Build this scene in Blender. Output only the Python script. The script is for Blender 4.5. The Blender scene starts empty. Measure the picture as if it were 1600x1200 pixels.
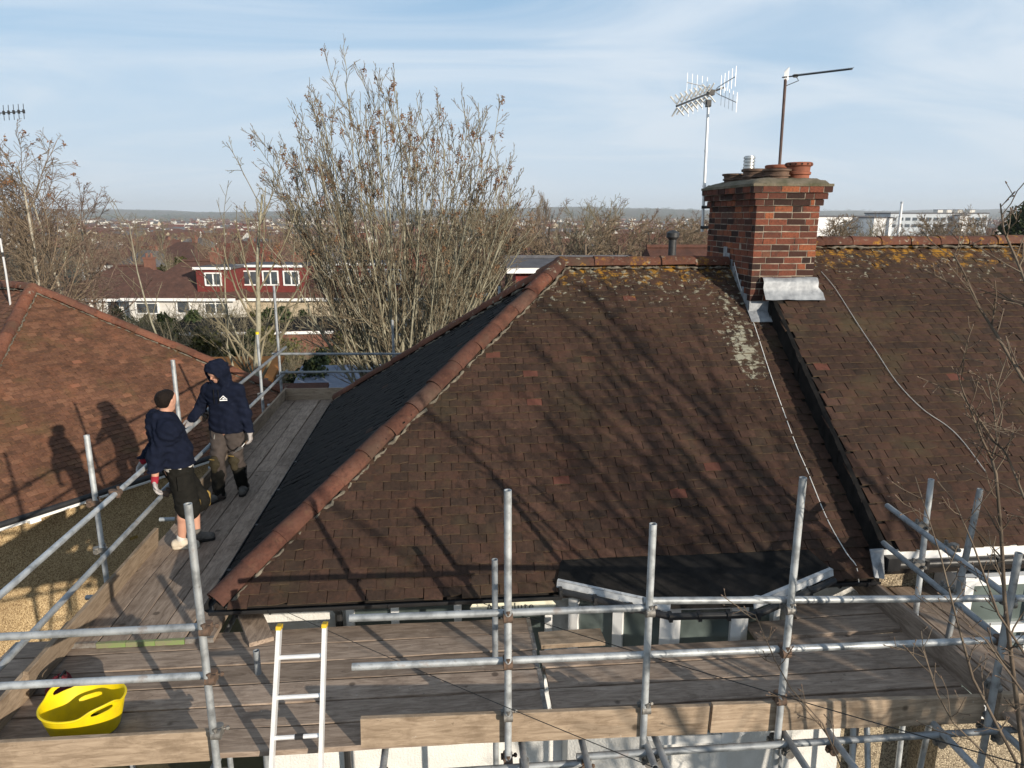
import bpy, math, random
import numpy as np
from mathutils import Vector, Matrix

R = math.radians
rnd = random.Random(11)
scene = bpy.context.scene
COL = scene.collection

# ------------------------------------------------------------------ camera, sky, sun, exposure
CZ = 7.9
FPX = 1120.0
PITCH = math.atan(265 / FPX)
YAW = R(5)
cam_d = bpy.data.cameras.new('camera')
cam = bpy.data.objects.new('camera', cam_d)
COL.objects.link(cam)
cam.location = (0, 0, CZ)
cam.rotation_euler = (R(90) - PITCH, 0, -YAW)
cam_d.sensor_width = 36
cam_d.lens = 36 * FPX / 1600
cam_d.clip_start = 0.05
cam_d.clip_end = 30000
scene.camera = cam

SUN_AZ = R(143.5)       # clockwise from +Y
SUN_EL = R(15.5)
world = bpy.data.worlds.new('World')
scene.world = world
world.use_nodes = True


def sky_nodes():
    nt = world.node_tree
    for n in list(nt.nodes):
        nt.nodes.remove(n)
    N, L = nt.nodes.new, nt.links.new
    out = N('ShaderNodeOutputWorld')
    bg = N('ShaderNodeBackground')
    bg.inputs['Strength'].default_value = 0.08
    sky = N('ShaderNodeTexSky')
    sky.sky_type = 'NISHITA'
    sky.sun_disc = False
    sky.sun_elevation = SUN_EL
    sky.sun_rotation = SUN_AZ
    sky.air_density = 1.0
    sky.dust_density = 1.2
    sky.ozone_density = 1.6
    tc = N('ShaderNodeTexCoord')
    sep = N('ShaderNodeSeparateXYZ')
    L(tc.outputs['Generated'], sep.inputs[0])
    mx = N('ShaderNodeMath'); mx.operation = 'MAXIMUM'; mx.inputs[1].default_value = 0.03
    L(sep.outputs['Z'], mx.inputs[0])
    add = N('ShaderNodeMath'); add.operation = 'ADD'; add.inputs[1].default_value = 0.22
    L(mx.outputs[0], add.inputs[0])
    dv = N('ShaderNodeVectorMath'); dv.operation = 'DIVIDE'
    cmb = N('ShaderNodeCombineXYZ')
    for i in range(3):
        L(add.outputs[0], cmb.inputs[i])
    L(tc.outputs['Generated'], dv.inputs[0]); L(cmb.outputs[0], dv.inputs[1])
    mp = N('ShaderNodeMapping')
    mp.inputs['Rotation'].default_value = (0, 0, R(34))
    mp.inputs['Scale'].default_value = (0.55, 1.25, 0.0)
    L(dv.outputs[0], mp.inputs[0])
    n1 = N('ShaderNodeTexNoise'); n1.inputs['Scale'].default_value = 1.15
    n1.inputs['Detail'].default_value = 8; n1.inputs['Roughness'].default_value = 0.55
    n1.inputs['Distortion'].default_value = 1.1
    L(mp.outputs[0], n1.inputs['Vector'])
    r1 = N('ShaderNodeMapRange'); r1.interpolation_type = 'SMOOTHSTEP'
    r1.inputs[1].default_value = 0.36; r1.inputs[2].default_value = 0.68
    r1.inputs[3].default_value = 0.0; r1.inputs[4].default_value = 0.9
    L(n1.outputs[0], r1.inputs[0])

    def fade(z0, z1, a0, a1):
        m = N('ShaderNodeMapRange')
        for i, q in enumerate((z0, z1, a0, a1)):
            m.inputs[i + 1].default_value = q
        L(sep.outputs['Z'], m.inputs[0])
        return m.outputs[0]

    def blend(f, a_, col):
        m = N('ShaderNodeMix'); m.data_type = 'RGBA'
        m.inputs[7].default_value = (*col, 1)
        L(f, m.inputs[0]); L(a_, m.inputs[6])
        return m.outputs[2]
    # thin high haze, the same all the way round, then cirrus, then the pale band above the horizon
    c0 = blend(fade(0.0, 0.85, 0.95, 0.1), sky.outputs[0], (3.7, 6.1, 8.8))
    c1 = blend(r1.outputs[0], c0, (7.3, 8.2, 9.2))
    mix = N('ShaderNodeMix'); mix.data_type = 'RGBA'
    mix.inputs[7].default_value = (6.9, 7.8, 8.6, 1)
    L(fade(0.0, 0.26, 0.9, 0.0), mix.inputs[0]); L(c1, mix.inputs[6])
    L(mix.outputs[2], bg.inputs['Color']); L(bg.outputs[0], out.inputs['Surface'])


sky_nodes()
sun_d = bpy.data.lights.new('sun', 'SUN')
sun_d.energy = 5.0
sun_d.angle = R(0.55)
sun_d.color = (1.0, 0.89, 0.74)
sun = bpy.data.objects.new('sun', sun_d)
COL.objects.link(sun)
SUND = Vector((math.sin(SUN_AZ) * math.cos(SUN_EL), math.cos(SUN_AZ) * math.cos(SUN_EL), math.sin(SUN_EL)))
sun.rotation_euler = (-SUND).to_track_quat('-Z', 'Y').to_euler()
sun.location = SUND * 60

vs = scene.view_settings
vs.view_transform = 'Standard'
vs.look = 'None'
vs.exposure = 0.35
vs.gamma = 1.0
vs.use_curve_mapping = False
scene.cycles.use_denoising = True
scene.cycles.max_bounces = 6
scene.cycles.diffuse_bounces = 3
scene.cycles.glossy_bounces = 3
scene.cycles.transparent_max_bounces = 6
scene.cycles.volume_bounces = 0

# ------------------------------------------------------------------ pixel helpers (photo 1600x1200)
_cp, _sp, _cy, _sy = math.cos(PITCH), math.sin(PITCH), math.cos(YAW), math.sin(YAW)


def ray(u, v):
    X = (u - 800) / FPX; Y = (v - 600) / FPX
    d = _cp - Y * _sp; z = -_sp - Y * _cp
    return (X * _cy + d * _sy, -X * _sy + d * _cy, z)


def PZ(u, v, z):
    r = ray(u, v); t = (z - CZ) / r[2]
    return Vector((r[0] * t, r[1] * t, z))


def PY(u, v, y):
    r = ray(u, v); t = y / r[1]
    return Vector((r[0] * t, y, CZ + r[2] * t))


# ------------------------------------------------------------------ mesh builder
class MB:
    def __init__(s):
        s.v = []; s.f = []; s.m = []; s.sm = []

    def add(s, vs, fs, mi=0, smooth=False):
        o = len(s.v)
        s.v.extend(vs)
        for f in fs:
            s.f.append([i + o for i in f]); s.m.append(mi); s.sm.append(smooth)

    def box(s, c, d, M=None, mi=0, taper=1.0):
        x, y, z = d[0] / 2, d[1] / 2, d[2] / 2
        vs = [Vector((sx * x * (taper if sz > 0 else 1), sy * y * (taper if sz > 0 else 1), sz * z))
              for sz in (-1, 1) for sy in (-1, 1) for sx in (-1, 1)]
        if M is not None:
            vs = [M @ v for v in vs]
        c = Vector(c)
        vs = [v + c for v in vs]
        s.add(vs, [(0, 2, 3, 1), (4, 5, 7, 6), (0, 1, 5, 4), (2, 6, 7, 3), (0, 4, 6, 2), (1, 3, 7, 5)], mi)

    def bar(s, p0, p1, w, h, up=(0, 0, 1), mi=0):
        p0, p1 = Vector(p0), Vector(p1)
        d = (p1 - p0); L = d.length; d.normalize()
        up = Vector(up)
        if abs(d.dot(up)) > 0.98:
            up = Vector((0, 1, 0))
        sx = d.cross(up).normalized(); u2 = sx.cross(d)
        M = Matrix((d, sx, u2)).transposed()
        s.box((p0 + p1) / 2, (L, w, h), M, mi)

    def path(s, pts, rads, n=8, cap=True, mi=0, smooth=True, ref=None):
        pts = [Vector(p) for p in pts]
        k = len(pts)
        d0 = (pts[1] - pts[0]).normalized()
        if ref is None:
            ref = Vector((0, 0, 1)) if abs(d0.z) < 0.8 else Vector((1, 0, 0))
        a = d0.cross(ref).normalized()
        base = len(s.v)
        for i, p in enumerate(pts):
            d = (pts[min(i + 1, k - 1)] - pts[max(i - 1, 0)])
            if d.length < 1e-9:
                d = d0
            d = d.normalized()
            a = (a - d * a.dot(d))
            if a.length < 1e-6:
                a = d.orthogonal()
            a.normalize()
            b = d.cross(a)
            r = rads[i] if hasattr(rads, '__len__') else rads
            for j in range(n):
                t = 2 * math.pi * j / n
                s.v.append(p + a * (r * math.cos(t)) + b * (r * math.sin(t)))
        for i in range(k - 1):
            for j in range(n):
                q = base + i * n + j; q2 = base + i * n + (j + 1) % n
                s.f.append([q, q2, q2 + n, q + n]); s.m.append(mi); s.sm.append(smooth)
        if cap:
            s.f.append([base + j for j in reversed(range(n))]); s.m.append(mi); s.sm.append(False)
            s.f.append([base + (k - 1) * n + j for j in range(n)]); s.m.append(mi); s.sm.append(False)

    def pipe(s, p0, p1, r, n=12, wall=0.006):
        """a hollow tube with open ends"""
        p0, p1 = Vector(p0), Vector(p1)
        d = (p1 - p0).normalized()
        ri = r - wall
        s.path([p0 + d * 0.25, p0, p0, p0 + d * 0.25] if False else [p0, p1], [r, r], n, False)
        a = d.orthogonal().normalized(); b = d.cross(a)
        for e, dd in ((p0, d), (p1, -d)):
            o = len(s.v)
            for rr, off in ((r, 0), (ri, 0), (ri, 0.07)):
                for j in range(n):
                    t = 2 * math.pi * j / n
                    s.v.append(e + dd * off + a * (rr * math.cos(t)) + b * (rr * math.sin(t)))
            for ring in range(2):
                for j in range(n):
                    q = o + ring * n + j; q2 = o + ring * n + (j + 1) % n
                    f = [q, q2, q2 + n, q + n]
                    s.f.append(f if dd is d else f[::-1]); s.m.append(0); s.sm.append(ring == 1)
            f = [o + 2 * n + j for j in range(n)]
            s.f.append(f); s.m.append(0); s.sm.append(False)

    def lathe(s, c, prof, n=24, mi=0, sx=1.0, sy=1.0, smooth=True):
        c = Vector(c); o = len(s.v); k = len(prof)
        for r, z in prof:
            for j in range(n):
                t = 2 * math.pi * j / n
                s.v.append(c + Vector((r * sx * math.cos(t), r * sy * math.sin(t), z)))
        for i in range(k - 1):
            for j in range(n):
                q = o + i * n + j; q2 = o + i * n + (j + 1) % n
                s.f.append([q, q2, q2 + n, q + n]); s.m.append(mi); s.sm.append(smooth)

    def poly_prism(s, pts, z0, z1, mi=0):
        n = len(pts)
        vs = [Vector((p[0], p[1], z0)) for p in pts] + [Vector((p[0], p[1], z1)) for p in pts]
        fs = [list(reversed(range(n))), [n + i for i in range(n)]]
        for i in range(n):
            j = (i + 1) % n
            fs.append([i, j, n + j, n + i])
        s.add(vs, fs, mi)

    def slab(s, quad, th, mi=0):
        """a flat polygon in space thickened downwards along its normal"""
        q = [Vector(p) for p in quad]
        nrm = (q[1] - q[0]).cross(q[2] - q[0]).normalized()
        n = len(q)
        vs = q + [p - nrm * th for p in q]
        fs = [list(range(n)), [n + i for i in reversed(range(n))]]
        for i in range(n):
            j = (i + 1) % n
            fs.append([j, i, n + i, n + j])
        s.add(vs, fs, mi)

    def mesh(s, name, origin=(0, 0, 0), sharp=35):
        me = bpy.data.meshes.new(name)
        o = Vector(origin)
        me.from_pydata([tuple(v - o) for v in s.v], [], s.f)
        me.polygons.foreach_set('material_index', s.m)
        me.polygons.foreach_set('use_smooth', s.sm)
        me.update()
        if any(s.sm) and sharp:
            me.set_sharp_from_angle(angle=R(sharp))
        return me


WORLD_AT = {}


def tag(o, label=None, cat=None, group=None, kind=None):
    if label: o['label'] = label
    if cat: o['category'] = cat
    if group: o['group'] = group
    if kind: o['kind'] = kind
    return o


def empty(name, loc, label=None, cat=None, group=None, kind=None):
    o = bpy.data.objects.new(name, None)
    COL.objects.link(o)
    o.location = loc
    o.empty_display_size = 0.2
    WORLD_AT[o] = Vector(loc)
    return tag(o, label, cat, group, kind)


def obj(name, mb, mats, parent=None, label=None, cat=None, group=None, kind=None, origin=None, sharp=35):
    """one mesh object; mb is in world coordinates (parents are never rotated)"""
    if origin is None:
        a = np.array([tuple(v) for v in mb.v])
        lo, hi = a.min(0), a.max(0)
        origin = Vector(((lo[0] + hi[0]) / 2, (lo[1] + hi[1]) / 2, lo[2]))
    origin = Vector(origin)
    me = mb.mesh(name, origin, sharp)
    for m in (mats if isinstance(mats, (list, tuple)) else [mats]):
        me.materials.append(m)
    o = bpy.data.objects.new(name, me)
    COL.objects.link(o)
    o.location = origin
    if parent is not None:
        o.parent = parent
        o.location = origin - WORLD_AT[parent]
    WORLD_AT[o] = origin
    return tag(o, label, cat, group, kind)


def inst(name, me, M, parent=None):
    """an object sharing mesh data, placed by a world matrix"""
    o = bpy.data.objects.new(name, me)
    COL.objects.link(o)
    if parent is not None:
        o.parent = parent
        M = Matrix.Translation(-WORLD_AT[parent]) @ M
    o.matrix_basis = M
    WORLD_AT[o] = M.translation.copy() if parent is None else (M.translation + WORLD_AT[parent])
    return o


def copy_thing(src, loc, rotz=0.0, scale=1.0, label=None):
    r = src.copy(); COL.objects.link(r)
    r.location = loc; r.rotation_euler = (0, 0, rotz); r.scale = (scale, scale, scale)
    if label: r['label'] = label
    for ch in list(src.children):
        c = ch.copy(); COL.objects.link(c); c.parent = r
        for g in list(ch.children):
            d = g.copy(); COL.objects.link(d); d.parent = c
    return r


# ------------------------------------------------------------------ materials
class NT:
    def __init__(s, name):
        s.mat = bpy.data.materials.new(name)
        s.mat.use_nodes = True
        s.nt = s.mat.node_tree
        s.b = s.nt.nodes['Principled BSDF']

    def N(s, t, **kw):
        n = s.nt.nodes.new(t)
        for k, v in kw.items():
            setattr(n, k, v)
        return n

    def L(s, a, b):
        s.nt.links.new(a, b)

    def val(s, x):
        return x

    def coords(s, kind='Object', scale=(1, 1, 1), rot=(0, 0, 0)):
        if kind == 'World':
            g = s.N('ShaderNodeNewGeometry'); src = g.outputs['Position']
        else:
            g = s.N('ShaderNodeTexCoord'); src = g.outputs[kind]
        m = s.N('ShaderNodeMapping')
        m.inputs['Scale'].default_value = scale
        m.inputs['Rotation'].default_value = rot
        s.L(src, m.inputs[0])
        return m.outputs[0]

    def noise(s, vec, scale, detail=4, rough=0.55, dist=0.0):
        n = s.N('ShaderNodeTexNoise')
        n.inputs['Scale'].default_value = scale; n.inputs['Detail'].default_value = detail
        n.inputs['Roughness'].default_value = rough; n.inputs['Distortion'].default_value = dist
        s.L(vec, n.inputs['Vector'])
        return n.outputs[0]

    def ramp(s, fac, stops, interp='LINEAR'):
        n = s.N('ShaderNodeValToRGB')
        n.color_ramp.interpolation = interp
        e = n.color_ramp.elements
        while len(e) < len(stops):
            e.new(0.5)
        for el, (p, c) in zip(e, stops):
            el.position = p
            el.color = (c[0], c[1], c[2], 1) if hasattr(c, '__len__') else (c, c, c, 1)
        s.L(fac, n.inputs[0])
        return n.outputs[0]

    def mix(s, fac, a, b, blend='MIX'):
        n = s.N('ShaderNodeMix', data_type='RGBA', blend_type=blend)
        for sock, x in ((n.inputs[0], fac), (n.inputs[6], a), (n.inputs[7], b)):
            if hasattr(x, 'links'):
                s.L(x, sock)
            elif hasattr(x, '__len__'):
                sock.default_value = (x[0], x[1], x[2], 1)
            else:
                sock.default_value = x
        return n.outputs[2]

    def math(s, op, a, b=None, c=None, clamp=False):
        n = s.N('ShaderNodeMath', operation=op)
        n.use_clamp = clamp
        for i, x in enumerate((a, b, c)):
            if x is None: continue
            if hasattr(x, 'links'): s.L(x, n.inputs[i])
            else: n.inputs[i].default_value = x
        return n.outputs[0]

    def rng(s, x, a, b, c=0.0, d=1.0):
        n = s.N('ShaderNodeMapRange')
        n.interpolation_type = 'SMOOTHSTEP'
        for i, q in enumerate((a, b, c, d)):
            n.inputs[i + 1].default_value = q
        s.L(x, n.inputs[0])
        return n.outputs[0]

    def rand(s):
        """one value per object and per loose piece of a joined mesh"""
        oi = s.N('ShaderNodeObjectInfo'); g = s.N('ShaderNodeNewGeometry')
        a = s.math('MULTIPLY', oi.outputs['Random'], 7.31)
        b = s.math('ADD', a, g.outputs['Random Per Island'])
        return s.math('FRACT', b)

    def bump(s, h, strength=0.4, dist=0.01):
        n = s.N('ShaderNodeBump')
        n.inputs['Strength'].default_value = strength; n.inputs['Distance'].default_value = dist
        s.L(h, n.inputs['Height'])
        s.L(n.outputs[0], s.b.inputs['Normal'])

    def color(s, c):
        if hasattr(c, 'links'): s.L(c, s.b.inputs['Base Color'])
        else: s.b.inputs['Base Color'].default_value = (c[0], c[1], c[2], 1)

    def set(s, rough=0.8, metal=0.0, spec=0.3):
        for k, x in (('Roughness', rough), ('Metallic', metal), ('Specular IOR Level', spec)):
            if hasattr(x, 'links'): s.L(x, s.b.inputs[k])
            else: s.b.inputs[k].default_value = x
        return s.mat


def m_plain(name, c1, c2=None, scale=6, rough=0.8, metal=0.0, bump=0.0, bscale=60, bdist=0.004, spec=0.3, kind='Object', detail=5):
    t = NT(name)
    v = t.coords(kind)
    c2 = c2 or tuple(x * 0.7 for x in c1)
    f = t.ramp(t.noise(v, scale, detail), [(0.3, c2), (0.7, c1)])
    t.color(f)
    if bump:
        t.bump(t.noise(v, bscale, 3), bump, bdist)
    return t.set(rough, metal, spec)


def m_tile(name, cols, fresh, lich=(6.6, 7.3), orange=True, moss=(0.05, 0.05, 0.015), fresh_p=0.972, dirt=0.5, patch=None, lichen_amt=1.0, orange_amt=0.3):
    t = NT(name)
    r = t.rand()
    base = t.ramp(r, [(0.0, cols[0]), (0.35, cols[1]), (0.7, cols[2]), (1.0, cols[3])])
    w = t.coords('World')
    big = t.noise(w, 0.9, 4)
    base = t.mix(t.math('MULTIPLY', t.rng(big, 0.42, 0.66), dirt), base, tuple(x * 0.45 for x in cols[1]))
    fine = t.noise(w, 30, 6, 0.72)
    base = t.mix(t.rng(fine, 0.35, 0.75, 0.0, 0.55), base, tuple(x * 0.42 for x in cols[0]))
    grain = t.noise(w, 11, 4, 0.6)
    base = t.mix(t.rng(grain, 0.5, 0.78, 0.0, 0.45), base, cols[3])
    # single replaced tiles
    fr = t.math('GREATER_THAN', r, fresh_p)
    base = t.mix(t.math('MULTIPLY', fr, 0.85), base, fresh)
    # rusty mottling across groups of tiles
    ru = t.noise(w, 2.6, 5, 0.7)
    base = t.mix(t.rng(ru, 0.5, 0.72, 0.0, 0.38), base, tuple(a * b for a, b in zip(cols[3], (1.12, 0.88, 0.76))))
    soot = t.noise(w, 6.5, 6, 0.75)
    base = t.mix(t.rng(soot, 0.52, 0.7, 0.0, 0.7), base, tuple(x * 0.4 for x in cols[0]))
    och = t.noise(w, 9.0, 6, 0.75)
    base = t.mix(t.rng(och, 0.54, 0.7, 0.0, 0.4), base, tuple(a * b for a, b in zip(cols[3], (1.2, 1.1, 0.8))))
    # moss film
    ms = t.noise(w, 1.7, 5, 0.6)
    base = t.mix(t.rng(ms, 0.52, 0.74, 0.0, 0.5), base, moss)
    sep = t.N('ShaderNodeSeparateXYZ'); g = t.N('ShaderNodeNewGeometry')
    t.L(g.outputs['Position'], sep.inputs[0])
    hi = t.rng(sep.outputs['Z'], lich[0], lich[1])
    # grey-white lichen spots, denser towards the ridge
    sp = t.noise(w, 12.5, 6, 0.68, 0.2)
    th = t.math('SUBTRACT', 0.755, t.math('MULTIPLY', hi, 0.17 * lichen_amt))
    if patch:
        px = t.math('SUBTRACT', 1.0, t.math('ABSOLUTE', t.math('DIVIDE', t.math('SUBTRACT', sep.outputs['X'], patch[0]), patch[1])), clamp=True)
        py = t.math('SUBTRACT', 1.0, t.math('ABSOLUTE', t.math('DIVIDE', t.math('SUBTRACT', sep.outputs['Y'], patch[2]), patch[3])), clamp=True)
        th = t.math('SUBTRACT', th, t.math('MULTIPLY', t.math('MULTIPLY', px, py), 0.33))
    spot = t.math('MULTIPLY', t.math('SUBTRACT', sp, th), 13.0, clamp=True)
    base = t.mix(t.math('MULTIPLY', spot, 0.85), base, (0.29, 0.28, 0.215))
    if orange:
        op = t.noise(w, 7.5, 7, 0.72, 0.15)
        ot = t.math('SUBTRACT', 0.85, t.math('MULTIPLY', t.rng(sep.outputs['Z'], lich[0] + (lich[1] - lich[0]) * 0.35, lich[1]), orange_amt))
        osp = t.math('MULTIPLY', t.math('SUBTRACT', op, ot), 9.0, clamp=True)
        base = t.mix(t.math('MULTIPLY', osp, 0.9), base, (0.33, 0.165, 0.02))
    t.color(base)
    t.bump(t.math('ADD', fine, t.math('MULTIPLY', spot, 0.5)), 0.5, 0.006)
    return t.set(0.88, 0, 0.2)


def m_wood(name, cols, axis='x', rough=0.85):
    t = NT(name)
    oi = t.N('ShaderNodeObjectInfo')
    tc = t.N('ShaderNodeTexCoord')
    off = t.N('ShaderNodeCombineXYZ')
    for i, k in enumerate((31.0, 17.0, 5.0)):
        t.L(t.math('MULTIPLY', oi.outputs['Random'], k), off.inputs[i])
    va = t.N('ShaderNodeVectorMath', operation='ADD')
    t.L(tc.outputs['Object'], va.inputs[0]); t.L(off.outputs[0], va.inputs[1])
    mp = t.N('ShaderNodeMapping')
    mp.inputs['Scale'].default_value = {'x': (1.3, 9, 9), 'y': (9, 1.3, 9), 'z': (9, 9, 1.3)}[axis]
    t.L(va.outputs[0], mp.inputs[0])
    g = t.noise(mp.outputs[0], 3.2, 7, 0.68, 0.9)
    blot = t.noise(va.outputs[0], 4.5, 6, 0.65)
    spots = t.noise(va.outputs[0], 17, 4, 0.6)
    c = t.ramp(g, [(0.28, cols[0]), (0.48, cols[1]), (0.62, cols[2]), (0.8, cols[3])])
    hue = t.math('ADD', t.math('MULTIPLY', oi.outputs['Random'], 0.5), 0.72)
    hv = t.N('ShaderNodeHueSaturation')
    t.L(hue, hv.inputs['Value']); t.L(c, hv.inputs['Color'])
    c = t.mix(t.rng(blot, 0.48, 0.72, 0, 0.6), hv.outputs[0], cols[0])
    c = t.mix(t.rng(spots, 0.66, 0.74, 0, 0.55), c, tuple(x * 0.5 for x in cols[0]))
    spl = t.noise(va.outputs[0], 26, 5, 0.7)
    c = t.mix(t.rng(spl, 0.66, 0.72, 0, 0.55), c, (0.5, 0.47, 0.42))
    kn = t.N('ShaderNodeTexVoronoi'); kn.inputs['Scale'].default_value = 2.4
    t.L(va.outputs[0], kn.inputs['Vector'])
    c = t.mix(t.rng(kn.outputs['Distance'], 0.05, 0.09, 0.75, 0.0), c, tuple(x * 0.45 for x in cols[0]))
    t.color(c)
    t.bump(g, 0.35, 0.004)
    return t.set(rough, 0, 0.2)


def m_galv(name, c=(0.42, 0.44, 0.45), rough=0.5, metal=0.45):
    t = NT(name)
    v = t.coords('Object')
    oi = t.N('ShaderNodeObjectInfo')
    n = t.noise(v, 9, 5, 0.6)
    col = t.ramp(n, [(0.3, tuple(x * 0.55 for x in c)), (0.5, c), (0.75, tuple(min(1, x * 1.25) for x in c))])
    sc = t.noise(v, 45, 3)
    col = t.mix(t.rng(sc, 0.62, 0.72, 0, 0.5), col, (0.2, 0.17, 0.14))
    ru = t.noise(v, 4.5, 6, 0.7)
    col = t.mix(t.rng(ru, 0.58, 0.7, 0, 0.55), col, (0.2, 0.13, 0.09))
    ce = t.noise(v, 16, 5, 0.7)
    col = t.mix(t.rng(ce, 0.66, 0.74, 0, 0.6), col, (0.55, 0.53, 0.49))
    hv = t.N('ShaderNodeHueSaturation')
    t.L(t.math('ADD', t.math('MULTIPLY', oi.outputs['Random'], 0.45), 0.72), hv.inputs['Value'])
    t.L(col, hv.inputs['Color'])
    t.color(hv.outputs[0])
    t.bump(n, 0.15, 0.003)
    return t.set(t.rng(n, 0.3, 0.7, rough - 0.1, rough + 0.15), metal, 0.4)


def m_brick(name):
    t = NT(name)
    r = t.rand()
    c = t.ramp(r, [(0.0, (0.025, 0.017, 0.015)), (0.25, (0.05, 0.024, 0.019)), (0.48, (0.11, 0.041, 0.028)), (0.72, (0.18, 0.058, 0.035)), (0.92, (0.27, 0.088, 0.04)), (1.0, (0.105, 0.055, 0.04))])
    w = t.coords('World')
    n = t.noise(w, 42, 5, 0.65)
    c = t.mix(t.rng(n, 0.4, 0.75, 0, 0.7), c, (0.05, 0.025, 0.02))
    b = t.noise(w, 5, 4)
    c = t.mix(t.rng(b, 0.52, 0.72, 0, 0.65), c, (0.045, 0.033, 0.028))
    t.color(c)
    t.bump(n, 0.7, 0.008)
    return t.set(0.9, 0, 0.15)


def m_pebble(name, c1, c2, c3):
    t = NT(name)
    w = t.coords('World')
    vo = t.N('ShaderNodeTexVoronoi'); vo.inputs['Scale'].default_value = 75
    t.L(w, vo.inputs['Vector'])
    sepc = t.N('ShaderNodeSeparateColor'); t.L(vo.outputs['Color'], sepc.inputs[0])
    c = t.ramp(sepc.outputs[0], [(0.0, c3), (0.35, c2), (0.75, c1), (1.0, tuple(min(1, x * 1.3) for x in c1))])
    big = t.noise(w, 1.3, 5, 0.6)
    c = t.mix(t.rng(big, 0.45, 0.7, 0, 0.35), c, c3)
    t.color(c)
    t.bump(t.math('SUBTRACT', 1.0, vo.outputs['Distance']), 0.9, 0.012)
    return t.set(0.92, 0, 0.15)


def m_bark(name, c1, c2, c3):
    t = NT(name)
    v = t.coords('World')
    n = t.noise(v, 3.5, 5, 0.65)
    n2 = t.noise(v, 28, 4, 0.6)
    c = t.ramp(n, [(0.3, c3), (0.48, c1), (0.7, c2)])
    c = t.mix(t.rng(n2, 0.5, 0.75, 0, 0.6), c, tuple(x * 0.45 for x in c3))
    t.color(c)
    t.bump(n2, 0.5, 0.01)
    return t.set(0.9, 0, 0.15)


def m_glass(name, c=(0.05, 0.065, 0.07), rough=0.06):
    t = NT(name)
    v = t.coords('Object')
    n = t.noise(v, 1.2, 3)
    t.color(t.ramp(n, [(0.35, tuple(x * 0.6 for x in c)), (0.65, tuple(x * 1.8 for x in c))]))
    return t.set(rough, 0, 0.6)


def m_leaf(name, c1, c2, c3):
    t = NT(name)
    r = t.rand()
    c = t.ramp(r, [(0.0, c3), (0.5, c1), (1.0, c2)])
    t.color(c)
    return t.set(0.75, 0, 0.25)


def m_farroof(name, c1, c2):
    t = NT(name)
    w = t.coords('World')
    n = t.noise(w, 2.2, 5, 0.65)
    sep = t.N('ShaderNodeSeparateXYZ'); t.L(w, sep.inputs[0])
    band = t.math('FRACT', t.math('MULTIPLY', sep.outputs['Z'], 5.0))
    c = t.ramp(n, [(0.3, c2), (0.7, c1)])
    f2 = t.noise(w, 16, 3, 0.6)
    c = t.mix(t.rng(f2, 0.45, 0.8, 0, 0.6), c, tuple(x * 0.5 for x in c2))
    t.color(c)
    t.bump(t.math('ADD', band, f2), 0.6, 0.03)
    return t.set(0.9, 0, 0.15)


def m_cloth(name, c, c2=None, bump=0.3):
    t = NT(name)
    v = t.coords('World')
    n = t.noise(v, 14, 5, 0.6)
    c2 = c2 or tuple(x * 0.6 for x in c)
    t.color(t.ramp(n, [(0.3, c2), (0.7, c)]))
    t.bump(t.math('ADD', t.noise(v, 24, 3), t.math('MULTIPLY', t.noise(v, 300, 2), 0.2)), bump, 0.012)
    return t.set(0.95, 0, 0.08)


M = {}
M['tile'] = m_tile('brown_clay_tile', [(0.037, 0.024, 0.018), (0.05, 0.029, 0.0205), (0.06, 0.0315, 0.022), (0.077, 0.042, 0.03)], (0.11, 0.041, 0.029),
                   lich=(5.9, 7.3), moss=(0.06, 0.048, 0.026), patch=(3.42, 0.36, 7.9, 0.95), fresh_p=0.9945, lichen_amt=1.25, orange_amt=0.36)
M['tile_dark'] = m_tile('near_black_tile', [(0.006, 0.006, 0.0065), (0.008, 0.008, 0.008), (0.011, 0.01, 0.01), (0.016, 0.0135, 0.0125)], (0.04, 0.02, 0.015),  # left slope only: tile colours set far darker than the front slope
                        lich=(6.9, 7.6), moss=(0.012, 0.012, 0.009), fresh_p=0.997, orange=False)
M['tile_b'] = m_tile('lichened_brown_tile', [(0.037, 0.024, 0.018), (0.05, 0.029, 0.0205), (0.06, 0.0315, 0.022), (0.077, 0.042, 0.03)], (0.11, 0.041, 0.029),
                     lich=(6.3, 7.5), moss=(0.07, 0.058, 0.03), fresh_p=0.994, orange_amt=0.37, lichen_amt=1.15)
M['tile_red'] = m_tile('orange_red_clay_tile', [(0.085, 0.044, 0.028), (0.125, 0.06, 0.038), (0.155, 0.073, 0.045), (0.2, 0.1, 0.06)], (0.21, 0.092, 0.056),
                       lich=(4.8, 6.6), orange=False, fresh_p=0.99, moss=(0.1, 0.07, 0.03), dirt=0.45, lichen_amt=0.45)
M['tile_edge'] = m_plain('worn_tile_edge', (0.12, 0.085, 0.05), (0.045, 0.03, 0.02), 14, 0.95, kind='World')
M['tile_edge_red'] = m_plain('worn_red_tile_edge', (0.2, 0.11, 0.065), (0.07, 0.035, 0.022), 12, 0.95, kind='World')
M['ridge'] = m_tile('terracotta_ridge', [(0.075, 0.036, 0.027), (0.115, 0.048, 0.033), (0.155, 0.06, 0.038), (0.1, 0.062, 0.048)], (0.2, 0.075, 0.048),
                    lich=(6.4, 7.4), moss=(0.065, 0.052, 0.036), dirt=0.75, orange_amt=0.3)
M['ridge_old'] = m_tile('weathered_ridge', [(0.11, 0.05, 0.035), (0.15, 0.062, 0.04), (0.19, 0.075, 0.045), (0.16, 0.09, 0.065)], (0.28, 0.1, 0.06),
                        lich=(5.4, 6.6), moss=(0.08, 0.065, 0.04), dirt=0.7, orange=False)
M['underlay'] = m_plain('dark_roof_underlay', (0.02, 0.016, 0.014), (0.01, 0.008, 0.007), 10, 0.95)
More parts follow.
